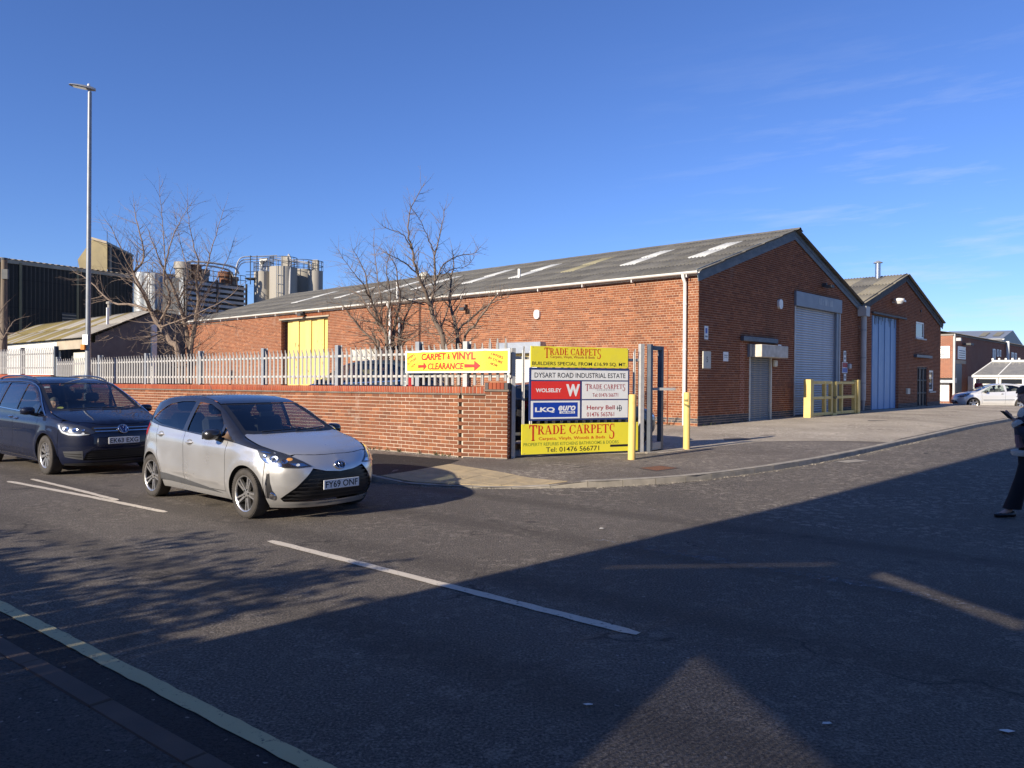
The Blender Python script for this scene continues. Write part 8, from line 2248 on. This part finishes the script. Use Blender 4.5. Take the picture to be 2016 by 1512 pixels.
# louvred block with ducts and hoppers on top
lc = P(363, 745, 74.0); lc.z = 0
lb = thing('louvred_block', 'grey louvred cooling block with rusty hoppers and pipes on top', 'factory', lc)
hL = zof(363, 546, P(363, 745, 74.0)); d_r = P(483, 745, 80.5) - lc; d_r.z = 0; Lr = d_r.length; d_r.normalize(); n_r = Vector((d_r.y, -d_r.x, 0)); d_l = P(344, 745, 75.4) - lc; d_l.z = 0
MB().obox(Vector((0, 0, 0)) - n_r * .25, d_r * Lr, -n_r * 3, Z3 * hL).build('core', MAT['steel_dark'], lb)
MB().obox(-n_r * .02 - d_r * .12, d_l, -n_r * .3, Z3 * hL).build('end_panel', MAT['tank_steel'], lb)
nl = 17
for half in (0, 1):
    for k in range(nl):
        z_ = hL * .22 + (hL * .78) * k / nl; dz = hL * .78 / nl
        MB().obox(d_r * (Lr * .5 * half + .1) + Z3 * z_, d_r * (Lr * .5 - .25), n_r * .16 - Z3 * .02, Z3 * dz * .55).build('louvre', MAT['louvre'], lb)
for t in (0, .49, .985): MB().obox(d_r * (Lr * t) + n_r * .06, d_r * .15, n_r * .16, Z3 * (hL + .15)).build('post', MAT['steel_dark'], lb)
for t, mt, w_, h_ in ((.02, 'concrete_silo', .8, 1.6), (.2, 'rust', .75, 1.5), (.36, 'concrete_silo', .6, 1.2), (.72, 'rust', .8, 1.3), (.85, 'concrete_silo', .6, .9)):
    m = MB(); c_ = d_r * (Lr * t + .5) - n_r * 1.2 + Z3 * hL; m.lathe([(w_ * .8, 0), (w_ * .8, h_ * .55), (w_, h_ * .6), (w_ * .95, h_), (0, h_ * 1.05)], 12, c_); m.build('hopper', MAT[mt], lb, smooth=True)
for z_ in (.5, 1.0): MB().tube([Z3 * (hL + z_) + d_r * .1, Z3 * (hL + z_) + d_r * Lr], .035, 5).build('handrail', MAT['steel_dark'], lb)
for k in range(12): MB().tube([Z3 * hL + d_r * (Lr * k / 11), Z3 * (hL + 1.0) + d_r * (Lr * k / 11)], .03, 4).build('stanchion', MAT['steel_dark'], lb)
for px0, px1, yy0, r_ in ((368, 470, 517, .10), (372, 460, 523, .09)):
    pts = [P(px0, yy0 + 14, 76), P(px0, yy0 + 2, 76), P(px0 + 8, yy0 - 2, 76.3), P((px0 + px1) / 2, yy0 + 1, 77.5), P(px1 - 10, yy0 + 9, 79), P(px1, yy0 + 22, 79.5)]
    MB().tube([p - lc for p in spline(pts, 4)], r_, 7).build('duct_pipe', MAT['galvanised'], lb, smooth=True)
# concrete silos with walkways
s1, h1 = tank('silo', 'left lit concrete silo with a white filter box on top', 518, 536, 82.0, 0.98 * 1.0, 'concrete_silo', dome=0, bands=0)
s2, h2 = tank('silo', 'widest concrete silo, second from the left', 557, 527, 81.0, 1.42, 'concrete_silo', dome=0, ladder=True, bands=0)
s3, h3 = tank('silo', 'shaded concrete silo behind the widest one', 597, 532, 84.5, 1.3, 'concrete_silo', dome=0, bands=0)
s4, h4 = tank('silo', 'rightmost concrete silo of the row', 620, 534, 82.5, .78, 'concrete_silo', dome=0, bands=0)
railing(s1, 1.0, h1); railing(s2, 1.4, h2); railing(s3, 1.3, h3); railing(s4, .8, h4)
bxx = MB(); bxx.box((.1, 0, h1 + .75), (.85, .8, 1.4)); fb = bxx.build('filter_box', MAT['upvc'], s1, bevel=.04); MB().lathe([(.22, 0), (.22, -.05), (0, -.05)], 12, (.0, -.41, h1 + 1.0), 'Y').build('fan_grille', MAT['steel_dark'], fb)
MB().box((.25, 0, h2 + .6), (.7, .7, 1.2)).build('filter_box', MAT['concrete_silo'], s2, bevel=.05); MB().box((.05, 0, h4 + .6), (.6, .6, 1.2)).build('filter_box', MAT['concrete_silo'], s4, bevel=.05)
MB().tube([Vector(p) for p in ((.5, -.3, h2 + .9), (.7, -.5, h2 + 1.3), (.95, -.7, h2 + .9), (1.0, -1.0, h2 - .6), (1.0, -1.3, h2 - 5))], .10, 7).build('feed_pipe', MAT['galvanised'], s2, smooth=True)
bp_ = thing('pipe_bridge', 'bent pale conveying pipes bridging from the louvred block to the silos', 'pipe', P(465, 545, 79.5))
o_ = bp_.location.copy()
for dy, r_ in ((0, .06), (7, .05), (14, .045)):
    pts = [P(463, 545, 79.5), P(465, 528 + dy, 79.6), P(470, 513 + dy, 79.8), P(480, 506 + dy * .8, 80.2), P(510, 505 + dy * .7, 81), P(545, 503 + dy * .6, 82)]
    if dy: pts += [P(590, 512 + dy * .3, 82.5), P(610, 516 + dy * .4, 82.6), P(612, 534, 82.7)]
    MB().tube([p - o_ for p in spline(pts, 4)], r_, 8).build('pipe', MAT['galvanised'], bp_, smooth=True)
for px in (493, 506, 538):
    MB().tube([P(px, 560, 80.5) - o_, P(px, 503, 80.5) - o_], .05, 5).build('prop', MAT['steel_dark'], bp_)
for y in (535, 541, 547): MB().tube([P(484, y, 80.6) - o_, P(506, y, 81.2) - o_], .035, 4).build('handrail', MAT['steel_dark'], bp_)
MB().obox(P(482, 549, 80.6) - o_, P(503, 549, 81.2) - P(482, 549, 80.6), Vector((0, 1.2, 0)), Z3 * .12).build('walkway', MAT['steel_dark'], bp_)

# ---------------------------------------------------------------- far right
s0u = 42.0; qc = at_q(1875, s0u)
u3 = thing('far_brick_unit', 'low red brick unit with overhanging corner and white signs at the right', 'warehouse', W2(qc, s0u, 0)); u3o = W2(qc, s0u, 0)
zT3 = zof(1870, 657, u3o); L4 = lambda q, s, z: WU * q + WV * s + Z3 * z
def ubox(name, q0, q1, s0, s1, z0, z1, mat, par=u3, bev=0): return MB().obox(L4(q0, s0, z0), WU * (q1 - q0), WV * (s1 - s0), Z3 * (z1 - z0)).build(name, MAT[mat], par, bevel=bev)
zB3 = zof(1870, 744, u3o)
ubox('upper_wall', -14, 0, 0, 60, zB3, zT3 - .12, 'brick_far'); ubox('lower_wall', -14, -.35, .8, 60, 0, zB3, 'brick_far'); ubox('side_plinth', -.34, -.01, 1.6, 60, 0, zB3 - .003, 'brick_far'); ubox('parapet', -14, .06, -.05, 60, zT3 - .12, zT3, 'roof_grey')
me = corr_mesh('roof', 60, 6.2, .146, .03, 4); place(link_mesh('roof', me, MAT['roof_grey'], u3), L4(.2, 0, zT3 + .03), WV, -WU * 6 + Z3 * 1.1)
rs3 = ubox('shutter', -1.5, -.38, .76, .80, .2, zB3 - .35, 'shutter_steel')
for k in range(18): ubox('slat', -1.5, -.38, .72, .757, .25 + k * .085, .25 + k * .085 + .055, 'upvc', rs3)
ubox('shutter_box', -1.6, .1, .35, .79, zB3 - .36, zB3 - .003, 'shutter_steel')
ubox('steel_lintel', -14, .02, .02, .6, zB3 - .06, zB3 - .002, 'clad_eave') if False else None
sg1 = ubox('white_sign', -1.9, -.18, -.06, -.004, zof(1860, 705, u3o), zof(1860, 681, u3o), 'sign_white')
ws_ = -WU; zc_ = (zof(1860, 705, u3o) + zof(1860, 681, u3o)) / 2
put_text(sg1, 'lettering', text_fit('TS', .55, .34, shear=.2), 'ink_grey', L4(-.75, -.062, zc_ + .12), WU, Z3, -WV); ubox('print', -1.4, -.5, -.066, -.061, zc_ - .22, zc_ - .15, 'ink_grey', sg1); ubox('print', -1.3, -.6, -.066, -.061, zc_ - .36, zc_ - .31, 'ink_grey', sg1)
cq = lambda px: at_s(px, qc) - s0u
sg2 = ubox('white_sign', .004, .06, cq(1884), cq(1899), zof(1890, 707, u3o + WV * 2), zof(1890, 682, u3o + WV * 2), 'sign_white')
for k in range(4): ubox('print', .061, .065, cq(1884) + .25, cq(1899) - .25, zof(1890, 689 + 4.4 * k, u3o + WV * 2) - .09, zof(1890, 689 + 4.4 * k, u3o + WV * 2) - .02, 'ink_grey' if k else 'sign_frame_blue', sg2)
ubox('corner_pipe', .0, .14, .05, .2, .3, zT3, 'pipe_grey')
ubox('side_door', .004, .05, cq(1880), cq(1892), .25, zof(1886, 716, u3o + WV * 1.5), 'gate_steel'); ubox('door_head', .004, .09, cq(1880) - .1, cq(1899), zof(1886, 716, u3o + WV * 1.5), zof(1886, 709, u3o + WV * 1.5), 'clad_eave')
flm = ubox('floodlight', .05, .45, .25, .6, zof(1884, 671, u3o), zof(1884, 665, u3o), 'pipe_grey'); ubox('floodlight', .1, .6, cq(1893), cq(1899), zof(1896, 680, u3o + WV * 3), zof(1896, 676, u3o + WV * 3), 'steel_dark')
for x0, x1, y0, y1 in ((1953, 1958, 687, 709), (1961, 1964, 688, 702), (1966, 1969, 689, 702), (1980, 1984, 692, 712), (1990, 1994, 694, 714), (1996, 2000, 695, 716)):
    pz = u3o + WV * cq((x0 + x1) / 2); w_ = ubox('window', .004, .06, cq(x0), cq(x1), zof(x0, y1, pz), zof(x0, y0, pz), 'upvc'); ubox('pane', .0605, .07, cq(x0) + (cq(x1) - cq(x0)) * .22, cq(x1) - (cq(x1) - cq(x0)) * .2, zof(x0, y1 - 2, pz), zof(x0, y0 + 2, pz), 'pipe_grey', w_)
pz = u3o + WV * cq(1978); MB().tube([L4(.2, cq(1978), zof(1978, 712, pz)), L4(.2, cq(1978), zof(1978, 672, pz))], .14, 10).build('white_flue', MAT['upvc'], u3, smooth=True)
ubox('wall_cabinet', .004, .35, cq(1905), cq(1911), zof(1908, 772, u3o + WV * 5), zof(1908, 741, u3o + WV * 5), 'upvc', u3, .02)
# grey metal shed beyond
ms = thing('metal_shed', 'grey metal shed with two rooflights rising beyond the far brick unit', 'warehouse', P(1930, 745, 88.0)); ms.location.z = 0; mo = ms.location.copy()
A1, B1_, C1, D1 = P(1846, 668, 96), P(1972, 667.5, 82), P(1994.5, 650.5, 88), P(1868, 652.5, 102)
poly_obj(ms, 'roof', [p - mo for p in (A1, B1_, C1, D1)], 'metal_grey_blue')
Cg = Vector((2 * C1.x - B1_.x, 2 * C1.y - B1_.y, B1_.z)); gnd = lambda p: Vector((p.x, p.y, 0))
poly_obj(ms, 'gable', [p - mo for p in (gnd(B1_), gnd(Cg), Cg, C1, B1_)], 'gate_steel')
poly_obj(ms, 'front_wall', [p - mo for p in (gnd(A1), gnd(B1_), B1_, A1)], 'tank_steel')
poly_obj(ms, 'rear_roof', [p - mo for p in (D1, C1, Cg, Cg + A1 - B1_)], 'metal_grey_blue')
gq = gutter(ms, A1 - mo + Z3 * .0, B1_ - mo + Vector((0, -.2, .05)), .18, 'upvc')
for t0, t1 in ((.62, .72), (.82, .92)):
    e0, e1, f0, f1 = A1.lerp(B1_, t0), A1.lerp(B1_, t1), D1.lerp(C1, t0), D1.lerp(C1, t1)
    poly_obj(ms, 'rooflight', [p - mo + Z3 * .05 for p in (e0.lerp(f0, .3), e1.lerp(f1, .3), e1.lerp(f1, .75), e0.lerp(f0, .75))], 'skylight_old')
# white conservatory
sq = 43.6; q0c = at_q(1916, sq); co = W2(q0c, sq, 0); cgz = h_road(S_of(co))
cv = thing('conservatory', 'white show conservatory with glazed roof and crested ridge behind the pale hatchback', 'conservatory', Vector((co.x, co.y, cgz)))
WC, DC, HC = 8.0, 3.2, zof(1930, 739, co) - cgz; HR = zof(1945, 711, co) - cgz
def cb(name, q0, q1, s0, s1, z0, z1, mat, par=cv): return MB().obox(WU * q0 + WV * s0 + Z3 * z0, WU * (q1 - q0), WV * (s1 - s0), Z3 * (z1 - z0)).build(name, MAT[mat], par)
cb('dwarf_wall', 0, WC, .02, .2, 0, .55, 'white_paint'); cb('eave_beam', -.08, WC + .08, -.08, .2, HC - .14, HC + .02, 'upvc'); cb('side_wall', 0, .12, .2, DC, 0, HC - .14, 'upvc'); cb('back_wall', .12, WC, DC - .1, DC, 0, HC, 'white_paint')
nwin = 5
for k in range(nwin):
    a = WC * k / nwin; b = WC * (k + 1) / nwin; f_ = cb('window', a + .02, b - .02, .05, .14, .55, HC - .15, 'upvc')
    cb('pane', a + .16, b - .16, .03, .049, .72, HC - .75, 'skylight', f_); cb('top_light', a + .16, b - .16, .02, .048, HC - .60, HC - .26, 'glass_dark', f_)
rpts = [Vector((0, 0, HC)) - WV * .08, WU * WC - WV * .08 + Z3 * HC, WU * (WC - .9) + WV * DC * .75 + Z3 * HR, WU * .75 + WV * DC * .75 + Z3 * HR]
poly_obj(cv, 'roof_glass', rpts, 'glass_roof'); poly_obj(cv, 'roof_glass', [rpts[0], rpts[3], WV * DC + Z3 * HC], 'glass_roof')
for k in range(6):
    t = k / 5; a, b = rpts[0].lerp(rpts[1], t), rpts[3].lerp(rpts[2], t); MB().tube([a + Z3 * .02, b + Z3 * .02], .045, 6).build('glazing_bar', MAT['upvc'], cv)
MB().tube([rpts[3] + Z3 * .03, rpts[2] + Z3 * .03], .08, 6).build('ridge', MAT['upvc'], cv)
for k in range(16):
    p = rpts[3].lerp(rpts[2], k / 15); MB().obox(p + Z3 * .08 - WU * .06, WU * .12, WV * .03, Z3 * .17).build('cresting', MAT['upvc'], cv)
MB().lathe([(.03, 0), (.08, .12), (.02, .25), (.05, .32), (0, .45)], 8, rpts[2] + Z3 * .08).build('finial', MAT['upvc'], cv)
# ---------------------------------------------------------------- behind the viewer: terrace, shrubs and added blockers that throw the foreground shade
bb = thing('corner_terrace', 'three storey brick terrace whose shadow covers the near road, plus added light-shaping wall', 'building', M2(0, 0))
cA = Vector((-6.34, .765, 0)); aB = A_of(cA); sB = -3.3; HB = 12.6
aR = -1.55
MB().obox(M2(aR, sB - 9, 0), DM * (20.5 - aR), NM * 9, Z3 * HB).build('wall', MAT['brick_far'], bb)
MB().obox(M2(aR - .1, sB - 9.1, HB), DM * (20.7 - aR), NM * 9.25, Z3 * .25).build('parapet', MAT['slab_concrete'], bb)
# added wall, its openings cut to shape light patches on the near road
def light_slit(a0, h0, a1, h1, w): return [(a0, h0 - w / 2), (a1, h1 - w / 2), (a1, h1 + w / 2), (a0, h0 + w / 2)]
holes = [[(-2.72, .1), (-1.86, .1), (-1.86, 2.95), (-3.16, 3.40), (-2.72, 2.65)], light_slit(-4.95, 4.03, -3.56, 4.66, .075), light_slit(-3.15, 4.60, -1.85, 4.20, .10), light_slit(-3.85, 3.20, -3.42, 3.98, .085)]
V, F = triangulate(rect(aB, aR, 0, HB), holes, 2.0, 1.0)
for off in (0, -.12):
    link_mesh('light_mask_wall', mesh_from('light_mask_wall', [M2(x, sB + off, z) for x, z in V], [tuple(f) for f in F]), MAT['brick_far'], bb)
for k in range(34):
    x = -3.16 + k * .040; MB().obox(M2(x, sB - .05, .1), DM * .027, NM * .02, Z3 * 3.3).build('dimming_bar', MAT['gate_steel'], bb)  # added bars that dim the sun through the opening
for fl in range(3):
    for k in range(6):
        x = aR + 1.4 + k * 3.5; z_ = 1.0 + fl * 3.9
        if fl == 0 and k % 3 == 1:
            d_ = MB().obox(M2(x, sB, .03), DM * 1.1, NM * .05, Z3 * 2.2).build('door', MAT['gate_steel'], bb); continue
        w_ = MB().obox(M2(x, sB, z_), DM * 1.5, NM * .05, Z3 * 1.9).build('window', MAT['upvc'], bb)
        MB().obox(M2(x + .1, sB + .05, z_ + .1), DM * 1.3, NM * .012, Z3 * 1.7).build('pane', MAT['glass_dark'], w_); MB().obox(M2(x - .1, sB, z_ - .1), DM * 1.7, NM * .12, Z3 * .09).build('sill', MAT['slab_concrete'], w_)
t = NT('leaf'); t.col(t.mix(t.new('ShaderNodeNewGeometry').outputs['Random Per Island'], (.035, .06, .022), (.07, .10, .035))); t.rough(.6); MAT['leaf'] = t.m
rng = random.Random(3)
spots = [(-8.6, -4.2, 3.45, 'leafy evergreen shrub nearest the brick terrace behind the viewer'), (-10.4, -4.0, 3.0, 'rounded evergreen shrub second from the terrace behind the viewer'), (-12.4, -4.4, 3.7, 'tall evergreen shrub third from the terrace behind the viewer'), (-14.6, -4.0, 3.2, 'broad evergreen shrub fourth from the terrace behind the viewer'), (-17.2, -4.3, 3.8, 'evergreen shrub furthest from the terrace behind the viewer'), (-6.8, -4.1, 3.6, 'evergreen shrub pressed against the terrace end behind the viewer')]
for a, s, h, lab in spots:
    o = thing('evergreen_shrub', lab, 'shrub', M2(a, s, 0), group='shrubs along the near pavement')
    st = MB(); lv = MB(); cl = []
    for k in range(7):
        an = rng.uniform(0, 6.28); rr_ = rng.uniform(.2, 1.1); top = Vector((math.cos(an) * rr_, math.sin(an) * rr_, h * rng.uniform(.45, .95)))
        st.tube([Vector((math.cos(an) * .08, math.sin(an) * .08, -.05)), top * .5 + Vector((0, 0, .1)), top], [.04, .025, .01], 5); cl.append(top)
    for k in range(22): cl.append(Vector((rng.gauss(0, .75), rng.gauss(0, .5), h * rng.uniform(.15, .92))))
    for c_ in cl:
        rad = rng.uniform(.28, .5)
        for j in range(95):
            d_ = Vector((rng.gauss(0, 1), rng.gauss(0, 1), rng.gauss(0, 1))).normalized() * rad * rng.uniform(.3, 1); p = c_ + d_
            if p.z > h or p.z < .05: continue
            u = Vector((rng.gauss(0, 1), rng.gauss(0, 1), rng.gauss(0, 1))).normalized(); w_ = u.orthogonal().normalized(); l_ = rng.uniform(.05, .09)
            b = len(lv.v); lv.v += [p - u * l_, p + w_ * l_ * .45, p + u * l_, p - w_ * l_ * .45]; lv.f.append((b, b + 1, b + 2, b + 3))
    st.build('stems', MAT['bark'], o); tag(lv.build('foliage', MAT['leaf'], o, fix=False), kind='stuff')

bf = thing('shade_fence', 'added boarded fence, out of view, shading the near road in front of the shrubs', 'fence', M2(aB, -3.42, 0))  # unseen fence added to keep low sun off the near road edge
me = MB().box((0, 0, 1.3), (.145, .022, 2.6)).mesh('board'); me.materials.append(MAT['wood_pole'])
for k in range(150):
    ob = bpy.data.objects.new('board', me); C.objects.link(ob); ob.parent = bf; ob.location = DM * (-.1 - k * .152) + Z3 * random.uniform(-.03, .05); ob.rotation_euler = (0, random.uniform(-.006, .006), math.atan2(DM.y, DM.x))
for k in range(10): MB().box((0, 0, 1.3), (.1, .1, 2.7)).build('post', MAT['wood_pole'], bf).location = DM * (-.1 - k * 2.5) - NM * .07
for z_ in (.5, 2.1): MB().obox(DM * -22.8 - NM * .06 + Z3 * z_, DM * 22.8, NM * .04, Z3 * .09).build('rail', MAT['wood_pole'], bf)
